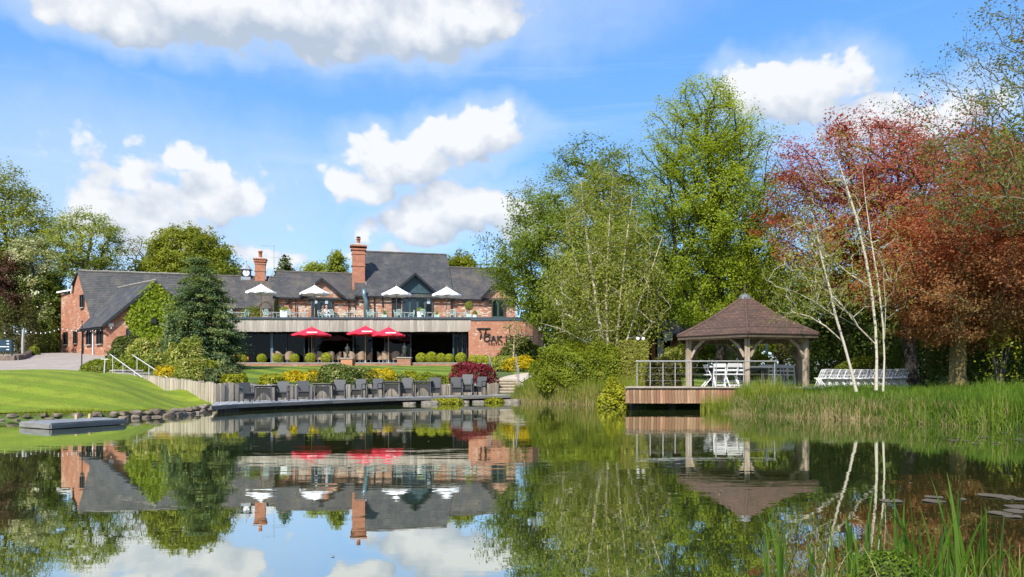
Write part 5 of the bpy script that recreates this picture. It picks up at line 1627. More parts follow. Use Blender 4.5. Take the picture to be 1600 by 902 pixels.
# ---- white folding chairs and the long table
RESIN = mat('white_resin', (.80, .80, .80), .4, .05, 4)
def folding_chair():
    r = empty('folding_chair', (0, 0, 0), 0, None, 'chair', 'white folding chairs')
    for s in (-1, 1):
        MB().bar((s * .2, -.2, 0), (s * .2, .16, .8), .035, .03).build('leg', RESIN, r)
        MB().bar((s * .17, .24, 0), (s * .17, -.14, .44), .035, .03).build('leg', RESIN, r)
    MB().box((0, -.02, .44), (.38, .38, .04)).build('seat', RESIN, r, bevel=.008)
    MB().slab([(-.2, .115, .70), (.2, .115, .70), (.2, .16, .82), (-.2, .16, .82)], .025).build('back_slat', RESIN, r)
    MB().slab([(-.19, .055, .56), (.19, .055, .56), (.19, .075, .62), (-.19, .075, .62)], .02).build('back_slat', RESIN, r)
    MB().bar((-.19, -.13, .16), (.19, -.13, .16), .025, .03).build('stretcher', RESIN, r)
    MB().bar((-.16, .18, .06), (.16, .18, .06), .025, .03).build('stretcher', RESIN, r)
    return r
fc_ = folding_chair(); first_f = True
tb = empty('long_table', (XY(1158, 26.9)[0], 27.3, GZ_DECK), 0, 'long white-topped table on dark legs under the gazebo roof', 'table')
tl = XY(1196, 27.0)[0] - XY(1100, 27.0)[0]
MB().box((0, 0, .73), (tl, .75, .05)).build('tabletop', RESIN, tb, bevel=.008)
for sx in (-1, 1):
    for sy in (-1, 1): MB().box((sx * (tl / 2 - .18), sy * .26, .35), (.16, .12, .70)).build('leg', DARK, tb)
MB().box((0, 0, .64), (tl - .3, .6, .1)).build('apron', DARK, tb)
spots = [(1108, 27.4, 1.57, 'at the head of the long table, towards the clipped hedges'), (1124, 26.2, 3.0, 'first on the pond side of the long table'), (1143, 25.9, 3.3, 'second on the pond side of the long table, facing away'), (1160, 26.0, 3.1, 'third on the pond side of the long table, before the front post'),
         (1120, 28.3, 0, 'first on the garden side of the long table'), (1142, 28.3, .1, 'second on the garden side of the long table'), (1163, 28.3, 0, 'third on the garden side of the long table'),
         (1199, 27.2, -.3, 'beyond the dark table legs, nearest the long table'), (1211, 27.5, -.25, 'second from the table under the gazebo, tree side'), (1222, 27.8, -.2, 'third from the table under the gazebo, tree side'), (1233, 28.1, -.2, 'last under the gazebo, beside the tree-side posts')]
for px, D, rz, wh in spots:
    o = fc_ if first_f else copy_tree(fc_); first_f = False
    place(o, (*XY(px, D), GZ_DECK), rz); o['label'] = 'white folding chair ' + wh
rown = ['front', 'middle', 'back']; nth = ['first', 'second', 'third', 'fourth', 'fifth', 'sixth', 'seventh', 'eighth', 'ninth', 'tenth', 'eleventh', 'twelfth']
for rr in range(3):
    for k in range(12):
        px, D = 1289 + k * 11.2 - rr * 3, 29.4 + rr * .85 + k * .12
        q = GP(px, D)
        o = copy_tree(fc_, q + Vector((0, 0, -.01)), R(216) + random.uniform(-.08, .08), 'white folding chair %s from the gazebo in the %s row on the lawn' % (nth[k], rown[rr]), .98)
        o['group'] = 'white folding chairs in rows on the lawn'

# ------------------------------------------------------------------ trees
BARK = mat('grey_bark', (.13, .11, .085), .95, 0, 3, (.06, .05, .04), stretch=(3, 3, .6), bump=.8, bscale=9)
BARK_DARK = mat('dark_bark', (.045, .038, .03), .95, .4, 3, bump=.8, bscale=9)
BARK_MOSS = mat('mossy_bark', (.24, .17, .06), .95, 0, 2, (.11, .10, .04), stretch=(2, 2, .6), bump=.9, bscale=8)
BARK_TWIG = mat('brown_twig', (.20, .15, .09), .9, .4, 4)
def birch_bark():
    m = bpy.data.materials.new('birch_bark'); m.use_nodes = True
    t = NT(m.node_tree); b = m.node_tree.nodes['Principled BSDF']
    o = t.new('ShaderNodeTexCoord').outputs['Object']
    c = t.mix(t.sstep(t.noise(t.vmath('MULTIPLY', o, (2, 2, 7)), 2.2, 5, .7), .56, .7), (.52, .46, .36, 1), (.10, .08, .06, 1))
    c = t.mix(t.sstep(t.noise(o, 1.1, 4, .6), .45, .7, 0, .45), c, (.36, .30, .19, 1))
    t.link(c, b.inputs['Base Color']); b.inputs['Roughness'].default_value = .75
    return m
BIRCH = birch_bark()

G_DARK = leaf_mat('leaf_hornbeam', [(.055, .10, .014), (.09, .15, .02), (.14, .21, .03)], trans=.45)
G_BRIGHT = leaf_mat('leaf_lime', [(.095, .16, .016), (.15, .235, .022), (.22, .31, .04)], trans=.5)
G_BIRCH = leaf_mat('leaf_birch', [(.10, .15, .03), (.15, .20, .045), (.20, .25, .08)], trans=.45)
G_MID = leaf_mat('leaf_mid', [(.095, .145, .022), (.14, .20, .032), (.19, .255, .045)], trans=.45)
G_OLIVE = leaf_mat('leaf_olive', [(.085, .128, .012), (.118, .165, .015), (.155, .205, .022)], trans=.4)
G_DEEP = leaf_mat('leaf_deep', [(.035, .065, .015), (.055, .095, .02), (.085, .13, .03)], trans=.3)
G_BEECH = leaf_mat('leaf_beech', [(.26, .17, .055), (.40, .19, .07), (.40, .145, .065), (.35, .10, .058), (.30, .075, .05)], trans=.48, tcol=(1.4, .9, .55, 1))
G_SPRING = leaf_mat('leaf_spring', [(.143, .132, .033), (.154, .187, .033), (.209, .220, .066)], trans=.4)
G_BLOSSOM = leaf_mat('leaf_blossom', [(.08, .13, .025), (.12, .18, .04), (.28, .32, .2), (.45, .48, .4), (.48, .50, .46)], trans=.3, tcol=(1, 1, .9, 1))
G_SPRUCE = leaf_mat('leaf_spruce', [(.055, .10, .055), (.11, .17, .075), (.21, .27, .095), (.33, .37, .15)], trans=.25, warm=0)
G_YELLOW = leaf_mat('leaf_yellow', [(.300, .260, .010), (.580, .440, .008), (.660, .520, .015)], trans=.3, tcol=(1.1, 1, .5, 1))
G_LIME = leaf_mat('leaf_limeshrub', [(.120, .170, .012), (.170, .220, .018), (.240, .270, .030)], trans=.35)
G_VARIEG = leaf_mat('leaf_variegated', [(.075, .13, .024), (.115, .18, .034), (.22, .27, .085), (.42, .45, .30)], trans=.35)
G_FLECK = leaf_mat('leaf_flecked', [(.030, .055, .012), (.050, .085, .018), (.080, .120, .030), (.340, .360, .240)], trans=.2)
G_RED = leaf_mat('leaf_redmaple', [(.12, .014, .018), (.19, .022, .028), (.26, .045, .05)], trans=.25, tcol=(1.4, .6, .6, 1))
G_IVY = leaf_mat('leaf_ivy', [(.085, .15, .011), (.125, .20, .014), (.17, .245, .02)], trans=.3)
G_BOX = leaf_mat('leaf_box', [(.13, .19, .016), (.19, .25, .022), (.25, .31, .035)], trans=.25)
G_BUSH = leaf_mat('leaf_bush', [(.075, .125, .012), (.115, .17, .017), (.165, .23, .03)], trans=.4)
G_BROWN = leaf_mat('leaf_brownish', [(.060, .045, .016), (.085, .085, .020), (.110, .130, .030)], trans=.3)

def rows_world(rows, D):
    r = sorted(rows, key=lambda q: -q[0])
    z = np.array([ZP(q[0], D) for q in r]); cx = np.array([XY((q[1] + q[2]) / 2, D)[0] for q in r]); hw = np.array([(q[2] - q[1]) / 2 * D / FPX for q in r])
    return z, cx, hw

def crown_points(rows, D, n, depth=.9, shell=.5, lump=.22, yoff=0.0):
    z, cx, hw = rows_world(rows, D)
    zz = np.linspace(z[0], z[-1], 200); rr = np.interp(zz, z, hw)
    cdf = np.cumsum(rr ** 1.6 + .02); cdf /= cdf[-1]
    h = np.interp(RNG.random(n), cdf, zz)
    a = RNG.random(n) * 2 * np.pi
    ph = RNG.random(4) * 6.28
    k = 1 + lump * (np.sin(3 * a + ph[0] + h * .9) * .5 + np.sin(5 * a + ph[1] - h * 1.7) * .5)
    rad = np.interp(h, z, hw) * RNG.random(n) ** shell * np.minimum(k, 1.08)
    return np.c_[np.interp(h, z, cx) + np.cos(a) * rad, D + yoff + np.sin(a) * rad * depth, h]

def grow(stems, A, rise=.35, pen=1.5, wob=.06):
    """Grow limbs from the stems to every attractor; returns nodes, parents and the chain for each attractor."""
    cap = sum(len(s) for s in stems) + len(A) * 3 + 5
    pos = np.zeros((cap, 3)); par = np.full(cap, -1); n = 0; ok = np.zeros(cap, bool)
    chains = []
    for s in stems:
        ids = []
        for i, p in enumerate(s):
            pos[n] = p; par[n] = n - 1 if i else -1; ok[n] = i >= max(1, len(s) // 4); ids.append(n); n += 1
        chains.append(ids)
    axis_ = np.concatenate([np.array(s, float) for s in stems])
    d = np.sqrt(((A[:, None] - axis_[None]) ** 2).sum(-1)).min(1)
    for i in np.argsort(d):
        a = A[i]
        v = a - pos[:n]; L_ = np.linalg.norm(v, axis=1); hd = np.hypot(v[:, 0], v[:, 1])
        cost = L_ + pen * np.maximum(0, rise * hd - v[:, 2]) + np.where(ok[:n], 0, 1e3)
        p = int(np.argmin(cost)); q = pos[p]; l = L_[p]
        ids = [p]
        for f in (.36, .7, 1.0):
            m_ = q + (a - q) * f + np.array([0, 0, .10 * l * math.sin(math.pi * f)]) + (RNG.normal(size=3) * wob * l if f < 1 else 0)
            pos[n] = m_; par[n] = ids[-1]; ok[n] = True; ids.append(n); n += 1
        chains.append(ids)
    return pos[:n], par[:n], chains

def limb_mesh(name, pos, par, chains, m, parent, base_r, tip=.012, expo=2.3, min_r=.006, nstem=1, flare=1.35, thick_n=99):
    n = len(pos)
    expo = float(np.clip(math.log(n / nstem) / math.log(base_r / tip), 1.5, 3.0))
    area = np.full(n, tip ** expo)
    for i in range(n - 1, -1, -1):
        if par[i] >= 0: area[par[i]] += area[i] * 1.0
    rad = area ** (1 / expo)
    rad *= base_r / rad[[c[0] for c in chains[:nstem]]].max() * 1.0
    rad = np.maximum(rad, min_r)
    mb = MB()
    org = Vector(parent.location)
    for ci, c in enumerate(chains):
        rs = [rad[i] for i in c]
        if ci >= nstem: rs[0] = min(rs[0], rs[1] * 1.35)
        elif ci < thick_n: rs[0] *= flare
        else: rs = [r_ * .5 for r_ in rs]
        sides = 9 if max(rs) > .12 else (6 if max(rs) > .05 else (4 if max(rs) > .02 else 3))
        mb.tube([Vector(pos[i]) - org for i in c], rs, sides, cap=False)
    return mb.build(name, m, parent, smooth=True)

def leaves_at(A, per, sig, size, up=.5, outc=None, aspect=.6, droop=0.0, sigz=None, dirs=None):
    n = len(A)
    per_c = np.maximum(1, RNG.poisson(per, n))
    idx = np.repeat(np.arange(n), per_c)
    off = RNG.normal(size=(len(idx), 3))
    sc = np.repeat(RNG.uniform(.7, 1.3, n), per_c)[:, None]
    off *= np.array([sig, sig, sigz if sigz is not None else sig * .6]) * sc
    if dirs is not None:      # leaves follow their twig instead of filling a ball
        dv = unit(dirs)[idx]
        run = RNG.uniform(-1.5, .95, len(idx))[:, None] * sc
        off = off * (.62 - .22 * np.clip(run, -1, 1)) + dv * run * sig * 1.35
    if droop: off[:, 2] -= np.abs(RNG.normal(size=len(idx))) * droop
    C = A[idx] + off
    out = None
    if outc is not None: out = unit(C - outc) * .8
    rnd = np.clip(np.repeat(RNG.random(n), per_c) * .72 + RNG.random(len(idx)) * .28, 0, 1)
    return leaf_quads(C, size, up, out, aspect, droop=.6 if droop else 0), rnd

def tree(name, label, cat, D, rows, trunk_px, base_z=None, n=260, per=120, sig=.5, leaf=.22, m=G_MID, bark=BARK, tr=.3, top=.8, group=None, depth=.9, shell=.42, rise=.35, up=.5, droop=0, sigz=None, stems=None, tip=.012, lump=.22, extra=None, aspect=.6, trunk_top_px=None, min_r=.006, thick_n=99, hue=None):
    x, y = XY(trunk_px, D)
    bz = H(x, y) if base_z is None else base_z
    r = empty(name, (x, y, bz), 0, label, cat, group)
    A = crown_points(rows, D, n, depth, shell, lump)
    if extra is not None: A = np.r_[A, extra]
    z, cx, hw = rows_world(rows, D)
    if stems is None:
        zt = bz + (z[-1] - bz) * top
        txx = np.interp(zt, z, cx) if trunk_top_px is None else XY(trunk_top_px, D)[0]
        pts = []
        for f in np.linspace(0, 1, 9):
            k = max(0, (f - .3) / .7)
            pts.append((x + (txx - x) * k * k + RNG.normal() * .12 * (f > .1), y + RNG.normal() * .12 * (f > .1), bz - .15 + (zt - bz + .15) * f))
        stems = [pts]
    pos, par, ch = grow(stems, A, rise)
    limb_mesh('trunk', pos, par, ch, bark, r, tr, tip=tip, nstem=len(stems), min_r=min_r, thick_n=thick_n)
    c = np.array([cx.mean(), D, z[0] * .6 + z[-1] * .4])
    tw = ch[len(stems):]
    E = np.array([pos[q[-1]] for q in tw]); dirs = np.array([pos[q[-1]] - pos[q[-3]] for q in tw]) + np.array([0, 0, .05])
    V, rnd = leaves_at(E, per, sig, leaf, up, c, aspect, droop, sigz, dirs)
    if hue:      # the leaves themselves turn from bronze low down to crimson at the top
        f = np.clip((V[:, 0, 2] - z[0]) / (z[-1] - z[0]), 0, 1)
        rnd = np.clip(hue[0] + (hue[1] - hue[0]) * f + (rnd - .5) * .45, 0, 1)
    quads_mesh('crown', V, m, r, rnd, r.location)
    return r

# the two big trees between the house and the gazebo
tree('hornbeam', 'large dark green hornbeam behind the pale birch, overhanging the brick sign wall', 'tree', 47,
     [(208, 905, 940), (240, 880, 985), (290, 828, 1020), (340, 776, 1055), (400, 750, 1080), (440, 766, 1085), (480, 786, 1075), (508, 815, 1065), (525, 860, 1055)], 955, n=820, per=135, sig=.5, leaf=.15, m=G_DARK, bark=BARK_DARK, tr=.42, top=.8, sigz=.3, up=.75, lump=.3)
tree('maple_tree', 'tall bright lime green tree rising behind the gazebo', 'tree', 39.5,
     [(120, 1080, 1110), (150, 1045, 1150), (195, 1010, 1192), (260, 1000, 1215), (330, 1000, 1232), (400, 1025, 1240), (460, 1040, 1242), (500, 1055, 1235)], 1123, n=1150, per=92, sig=.42, leaf=.115, m=G_BRIGHT, bark=BARK_DARK, tr=.30, top=.88, sigz=.15, up=.8, lump=.35, trunk_top_px=1100, rise=.75)
tree('crimson_maple', 'broad tree with deep crimson leaves behind the slender birches', 'tree', 33,
     [(183, 1290, 1400), (205, 1235, 1500), (240, 1200, 1580), (290, 1200, 1640), (350, 1205, 1640), (410, 1230, 1620), (460, 1280, 1600)], 1420, n=640, per=150, sig=.44, leaf=.115, hue=(.35, .95), m=G_BEECH, bark=BARK_DARK, tr=.26, top=.8, sigz=.22, up=.7, lump=.3)
tree('copper_beech', 'copper brown beech with a thick mossy trunk at the reedy bank', 'tree', 25.5,
     [(290, 1430, 1620), (330, 1390, 1700), (390, 1370, 1720), (440, 1365, 1720), (480, 1385, 1700), (510, 1410, 1660), (530, 1440, 1560)], 1496, n=560, per=140, sig=.36, leaf=.09, lump=.4, hue=(.08, .58), m=G_BEECH, bark=BARK_MOSS, tr=.26, sigz=.12, up=.75, droop=.12, rise=.1,
     stems=[[tuple(P(px, py, 25.5)) for px, py in ((1497, 610), (1496, 585), (1497, 550), (1497, 510), (1500, 470), (1503, 420), (1507, 370), (1510, 325), (1512, 300))]])
# twiggy crimson sprays standing out of the crown against the sky
# overhanging spring tree whose trunk stands outside the picture
tree('ash_tree', 'sparse tree in young leaf reaching over from the picture edge, bare twigs against the sky', 'tree', 20,
     [(-60, 1590, 1760), (15, 1515, 1770), (80, 1445, 1780), (150, 1395, 1790), (220, 1400, 1790), (290, 1385, 1790), (340, 1420, 1780)], 1720, n=820, per=20, sig=.20, leaf=.075, m=G_SPRING, bark=BARK_TWIG, tr=.12, top=.85, tip=.003, shell=.62, rise=.5, min_r=.005, lump=.35)
tree('oak_tree', 'yellow green tree glimpsed behind the crimson crown at the picture edge', 'tree', 45,
     [(190, 1530, 1700), (240, 1500, 1800), (300, 1490, 1820), (400, 1500, 1800)], 1650, n=220, per=110, sig=.6, leaf=.24, m=G_OLIVE, tr=.35)

# birches
def stem(D, *pts, y=0.0):
    return [tuple(P(px, py, D + y + 0.0)) for px, py in pts]
tree('white_birch', 'pale many-stemmed birch rising from the round green bush by the water', 'tree', 33.5,
     [(258, 905, 978), (300, 880, 1005), (350, 862, 1022), (400, 845, 1040), (450, 835, 1050), (495, 845, 1045), (530, 880, 1025)], 948, n=520, per=44, sig=.34, leaf=.10, m=G_BIRCH, bark=BIRCH, tr=.08, tip=.003, thick_n=4, shell=.55, droop=.35, sigz=.3, min_r=.004, rise=.55,
     stems=[stem(33.5, (950, 596), (944, 545), (932, 475), (921, 400), (913, 340), (908, 285)), stem(33.7, (952, 596), (950, 540), (947, 470), (950, 390), (954, 320), (958, 275)), stem(33.2, (958, 596), (964, 530), (970, 460), (978, 380), (988, 310)),
            stem(33.0, (962, 596), (980, 530), (1000, 470), (1022, 410), (1035, 370)), stem(33.9, (946, 596), (930, 545), (900, 500), (870, 470), (838, 450)), stem(33.1, (944, 596), (915, 535), (880, 515), (845, 505)), stem(33.6, (966, 596), (985, 545), (1020, 505), (1048, 480)),
            stem(34.2, (948, 596), (935, 520), (905, 430), (888, 360), (880, 310))])
tree('leaning_birch', 'slim white birch leaning towards the gazebo from the reeds', 'tree', 20.3,
     [(320, 1245, 1300), (360, 1215, 1320), (420, 1190, 1330), (470, 1190, 1320), (500, 1205, 1300)], 1338, n=160, per=17, sig=.2, leaf=.065, m=G_BIRCH, bark=BIRCH, tr=.046, tip=.0018, min_r=.002, thick_n=1, rise=.5,
     stems=[stem(20.3, (1338, 612), (1329, 575), (1318, 535), (1306, 495), (1296, 450), (1284, 405), (1276, 360), (1268, 330)), stem(20.2, (1306, 495), (1270, 470), (1240, 455), (1212, 448)), stem(20.4, (1318, 535), (1290, 510), (1265, 495), (1240, 488)), stem(20.3, (1296, 450), (1270, 400), (1248, 350), (1238, 330))])
tree('twin_birch', 'pair of slim upright white birch stems growing in the reeds before the copper beech', 'tree', 20.8,
     [(215, 1280, 1350), (270, 1250, 1385), (330, 1225, 1400), (400, 1225, 1410), (460, 1240, 1410), (490, 1280, 1400)], 1372, n=230, per=15, sig=.2, leaf=.065, m=G_BIRCH, bark=BIRCH, tr=.05, tip=.0018, min_r=.002, thick_n=2, rise=.5,
     stems=[stem(20.8, (1369, 610), (1370, 560), (1368, 510), (1361, 450), (1352, 400), (1338, 340), (1322, 290), (1308, 245)), stem(20.7, (1380, 612), (1382, 560), (1380, 510), (1372, 440), (1362, 380), (1352, 310), (1346, 250)), stem(20.6, (1382, 530), (1384, 480), (1381, 440), (1380, 400)),
            stem(20.8, (1370, 540), (1340, 510), (1318, 480), (1290, 440)), stem(20.9, (1361, 450), (1330, 430), (1305, 410), (1285, 390))])

# trees beyond the drive
tree('willow_tree', 'tall fresh green tree at the picture edge beyond the drive', 'tree', 98, [(262, -25, 25), (290, -50, 55), (340, -70, 75), (400, -70, 85), (450, -60, 80), (500, -50, 70)], 15, n=420, per=95, sig=1.0, leaf=.30, m=leaf_mat('leaf_willow', [(.10, .15, .025), (.15, .205, .04), (.20, .25, .06)]), tr=.4, sigz=.6)
tree('hawthorn', 'white blossoming hawthorn beside the brick barn', 'tree', 80, [(370, 32, 58), (400, 18, 78), (440, 12, 90), (480, 18, 92), (515, 25, 88)], 62, n=150, per=110, sig=.5, leaf=.24, m=G_BLOSSOM, tr=.25, sigz=.35)
tree('ash_sapling', 'airy tree with visible limbs against the cloud behind the barn', 'tree', 92, [(328, 110, 140), (345, 85, 180), (375, 72, 212), (405, 80, 208), (430, 95, 195), (455, 105, 180)], 132, n=190, per=80, sig=.7, leaf=.24, m=G_MID, tr=.3, tip=.03, min_r=.03, lump=.4)
tree('lime_tree', 'dense round olive green tree dome rising behind the barn roof', 'tree', 96, [(357, 275, 312), (366, 255, 335), (382, 240, 350), (402, 228, 363), (425, 220, 375), (460, 222, 375)], 297, n=700, per=70, sig=.6, leaf=.30, m=G_OLIVE, tr=.5, shell=.38, up=.3, lump=.1)
tree('bare_tree', 'thin greyish twiggy tree between the airy tree and the olive dome', 'tree', 100, [(378, 205, 232), (400, 198, 240), (430, 200, 240)], 220, n=70, per=8, sig=.5, leaf=.25, m=G_SPRING, bark=BARK_TWIG, tr=.2, tip=.03, min_r=.03)
tree('cypress', 'small dark conifer tip above the low roof by the aerial', 'tree', 92, [(402, 441, 446), (415, 434, 454), (430, 428, 460), (450, 425, 465)], 444, n=70, per=70, sig=.35, leaf=.28, m=G_DEEP, tr=.2)
tree('ash_tree', 'low rounded tree top just above the roof between two conifers', 'tree', 95, [(415, 484, 500), (425, 474, 510), (445, 470, 515)], 492, n=60, per=80, sig=.6, leaf=.3, m=G_MID, tr=.25)
tree('larch', 'upright soft green tree top beside the tall chimney', 'tree', 93, [(392, 520, 530), (405, 513, 538), (425, 508, 540), (450, 505, 545)], 525, n=80, per=80, sig=.45, leaf=.28, m=G_MID, tr=.25)
tree('ash_tree', 'small round green tree top above the roof ridge by the hornbeam', 'tree', 95, [(396, 715, 732), (405, 705, 742), (422, 700, 746), (450, 700, 748)], 723, n=90, per=90, sig=.55, leaf=.3, m=G_OLIVE, tr=.3)
tree('yew_tree', 'dark evergreen in the shade between hawthorn and barn', 'tree', 80, [(430, 75, 95), (460, 62, 100), (510, 60, 100), (545, 66, 96)], 88, n=140, per=110, sig=.6, leaf=.3, m=G_DEEP, tr=.3)
tree('copper_shrub_tree', 'brownish red small tree at the picture edge before the hawthorn', 'tree', 78, [(395, -25, 25), (430, -35, 38), (470, -35, 42), (500, -30, 35)], 0, n=110, per=90, sig=.5, leaf=.22, m=leaf_mat('leaf_plum', [(.060, .025, .018), (.100, .040, .026), (.130, .070, .035)]), tr=.2)

# greenery behind the gazebo and far beyond
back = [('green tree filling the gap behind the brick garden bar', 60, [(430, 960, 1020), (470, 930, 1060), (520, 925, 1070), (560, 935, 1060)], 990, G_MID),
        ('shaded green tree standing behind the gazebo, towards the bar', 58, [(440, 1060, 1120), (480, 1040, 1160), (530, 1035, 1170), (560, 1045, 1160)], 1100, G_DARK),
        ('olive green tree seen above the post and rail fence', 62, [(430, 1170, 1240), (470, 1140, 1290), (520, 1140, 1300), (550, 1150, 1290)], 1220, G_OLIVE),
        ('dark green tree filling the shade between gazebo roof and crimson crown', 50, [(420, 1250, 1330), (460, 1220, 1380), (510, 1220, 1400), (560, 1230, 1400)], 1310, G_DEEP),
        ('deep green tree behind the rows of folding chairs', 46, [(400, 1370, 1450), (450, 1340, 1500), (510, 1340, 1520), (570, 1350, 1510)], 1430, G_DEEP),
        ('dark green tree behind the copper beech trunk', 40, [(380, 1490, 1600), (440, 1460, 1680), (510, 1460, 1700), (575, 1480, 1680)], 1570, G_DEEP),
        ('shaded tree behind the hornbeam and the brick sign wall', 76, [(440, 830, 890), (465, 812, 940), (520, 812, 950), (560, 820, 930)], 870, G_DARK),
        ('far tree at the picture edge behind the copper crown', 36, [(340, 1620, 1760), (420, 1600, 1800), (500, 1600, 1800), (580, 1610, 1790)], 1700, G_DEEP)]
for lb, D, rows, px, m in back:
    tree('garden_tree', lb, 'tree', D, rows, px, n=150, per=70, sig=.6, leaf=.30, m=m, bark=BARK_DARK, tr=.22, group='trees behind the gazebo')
# woods closing the view to either side and far behind
def far_tree(px, D, h_, w_, m, lb, grp_):
    g_ = GP(px, D); py_top = HZ - (g_.z + h_ - EYE) * FPX / D; hwp = w_ / 2 * FPX / D; pyb = HZ - (g_.z + h_ * .12 - EYE) * FPX / D
    tree('woodland_tree', lb, 'tree', D, [(py_top, px - hwp * .25, px + hwp * .25), (py_top * .75 + pyb * .25, px - hwp * .8, px + hwp * .8), (py_top * .45 + pyb * .55, px - hwp, px + hwp), (pyb, px - hwp * .6, px + hwp * .6)], px, n=90, per=60, sig=.9, leaf=.5, m=m, tr=.3, group=grp_)
for i, (px, D, h_, w_, m, lb) in enumerate(((-180, 70, 14, 10, G_MID, 'tall tree beyond the picture edge by the drive'), (-90, 108, 15, 12, G_MID, 'far green tree above the copper small tree'), (900, 100, 17, 14, G_DARK, 'far dark tree behind the hornbeam'), (1050, 95, 15, 14, G_MID, 'far green tree behind the garden bar'),
                                  (1180, 100, 16, 14, G_DARK, 'far dark tree behind the lime green tree'), (1320, 90, 15, 14, G_MID, 'far green tree behind the birches'), (1480, 80, 14, 13, G_DARK, 'far dark tree behind the copper beech'), (1640, 70, 14, 13, G_MID, 'far green tree at the picture edge by the beech'), (1800, 45, 12, 10, G_DEEP, 'dark tree outside the picture edge beyond the ash'))):
    far_tree(px, D, h_, w_, m, lb, 'woodland beyond the grounds')

# blue-green conifer before the barn wing: tiers of flat drooping sprays
def conifer():
    D = 47.0
    rows = [(408, 304, 318), (428, 290, 338), (455, 280, 352), (490, 268, 362), (525, 258, 370), (560, 256, 378), (590, 270, 378)]
    x, y = XY(318, D); bz = H(x, y)
    r = empty('spruce', (x, y, bz), 0, 'dense blue green layered conifer in front of the barn and terrace', 'tree')
    z, cx, hw = rows_world(rows, D)
    A = []
    for zz in np.arange(z[0], z[-1], .52):
        rr = np.interp(zz, z, hw); c = np.interp(zz, z, cx)
        nb = max(6, int(rr * 9)); a0 = RNG.random() * 6.28
        for k in range(nb):
            a = a0 + 2 * np.pi * k / nb + RNG.normal() * .15
            L_ = rr * RNG.uniform(.66, 1.16)
            for f in np.linspace(.4, 1, max(2, int(L_ / .38))):
                A.append((c + math.cos(a) * L_ * f, D + math.sin(a) * L_ * f, zz + .16 - .26 * f * f * L_ + RNG.normal() * .06))
    A.append((cx[-1], D, z[-1] + .1)); A = np.array(A)
    st_ = [(x + (cx[-1] - x) * f, D, bz + (z[-1] - bz) * f) for f in np.linspace(0, 1, 14)]
    MB().tube([Vector(p) - Vector(r.location) for p in st_], list(np.linspace(.24, .03, 14)), 8).build('trunk', BARK_DARK, r)
    V, rnd = leaves_at(A, 105, .22, .15, .8, np.array([cx.mean(), D, z.mean() - 3]), .45, 0, .075)
    quads_mesh('crown', V, G_SPRUCE, r, rnd, r.location)
conifer()
# young staked tree before the sign wall
D = 45; x, y = XY(802, D)
tree('staked_sapling', 'young thin tree tied to a stake in front of the brick sign wall', 'tree', D, [(497, 795, 815), (512, 785, 825), (532, 788, 828), (545, 795, 818)], 802, n=60, per=14, sig=.2, leaf=.09, m=G_SPRING, bark=mat('pale_sapling', (.46, .38, .22), .8, .3, 5), tr=.06, tip=.008, min_r=.008, stems=[[tuple(P(px, py, 45)) for px, py in ((802, 580), (802.5, 560), (803, 540), (804, 525), (804, 510))]])

# ------------------------------------------------------------------ shrubs, topiary, climbers
def shrub(name, label, px, py0, py1, wpx, D, m, n=3500, leaf=.12, cat='shrub', group=None, depth=.8, lump=.22, up=.35, flat=1.0, spiky=False):
    x, y = XY(px, D)
    zg = H(x, y); z1 = ZP(py0, D); z0 = min(ZP(py1, D), z1 - .2)
    zb = min(zg, z0)
    r = empty(name, (x, y, zb), 0, label, cat, group)
    rx = wpx / 2 * D / FPX; rz = (z1 - zb) / 1.62; zc = zb + rz * .62; ry = rx * depth
    d = unit(RNG.normal(size=(n, 3)))
    d[:, 2] = np.where(d[:, 2] < -.55, -d[:, 2], d[:, 2])
    ph = RNG.random(6) * 6.28
    k = 1 + lump * (np.sin(d[:, 0] * 5 + ph[0]) * np.sin(d[:, 1] * 4.3 + ph[1]) + .6 * np.sin(d[:, 2] * 7 + d[:, 0] * 6 + ph[2]) * np.sin(d[:, 1] * 7 + ph[3]))
    k *= 1 - np.abs(RNG.normal(size=n)) * .13
    C = np.array([x, y, zc]) + d * k[:, None] * np.array([rx, ry, rz])
    if flat < 1: C[:, 2] = np.minimum(C[:, 2], zb + (z1 - zb) * flat + RNG.normal(size=n) * .03)
    cl = (np.sin(d[:, 0] * 9 + ph[4]) * np.sin(d[:, 1] * 8 + ph[5]) * .5 + .5) * .45
    V = leaf_quads(C, leaf, up, d * .7, .6)
    quads_mesh('foliage', V, m, r, np.clip(cl + RNG.random(n) * .55, 0, 1), r.location)
    mb = MB()
    for q in range(6):
        a = q * 1.05 + .3
        mb.tube([(0.05 * math.cos(a), .05 * math.sin(a), -.1), (rx * .3 * math.cos(a), ry * .3 * math.sin(a), rz * .5), (rx * .62 * math.cos(a), ry * .62 * math.sin(a), rz * 1.05)], [.03, .022, .01], 5)
    mb.build('stems', BARK, r)
    return r

# garden beds behind the boardwalk
shrub('viburnum', 'large dark shrub flecked with white blossom behind the boardwalk tables', 533, 570, 607, 96, 36.5, G_FLECK, 6000, .11)
shrub('azalea', 'bright yellow azalea nearest the conifer above the boardwalk', 459, 579, 602, 34, 36.3, G_YELLOW, 2500, .08, group='yellow azaleas above the boardwalk')
shrub('azalea', 'bright yellow azalea touching the white-flecked shrub', 487, 580, 602, 32, 36.0, G_YELLOW, 2500, .08, group='yellow azaleas above the boardwalk')
shrub('azalea', 'long low yellow azalea beyond the white-flecked shrub', 596, 577, 598, 52, 38.5, G_YELLOW, 3000, .08, group='yellow azaleas above the boardwalk')
shrub('heather', 'yellow green low shrub between the azaleas and the red maple', 640, 581, 604, 34, 37.5, G_LIME, 2500, .09)
shrub('catmint', 'greyish low plant beside the yellow green shrub above the boardwalk', 628, 586, 604, 24, 36.5, G_FLECK, 1500, .08)
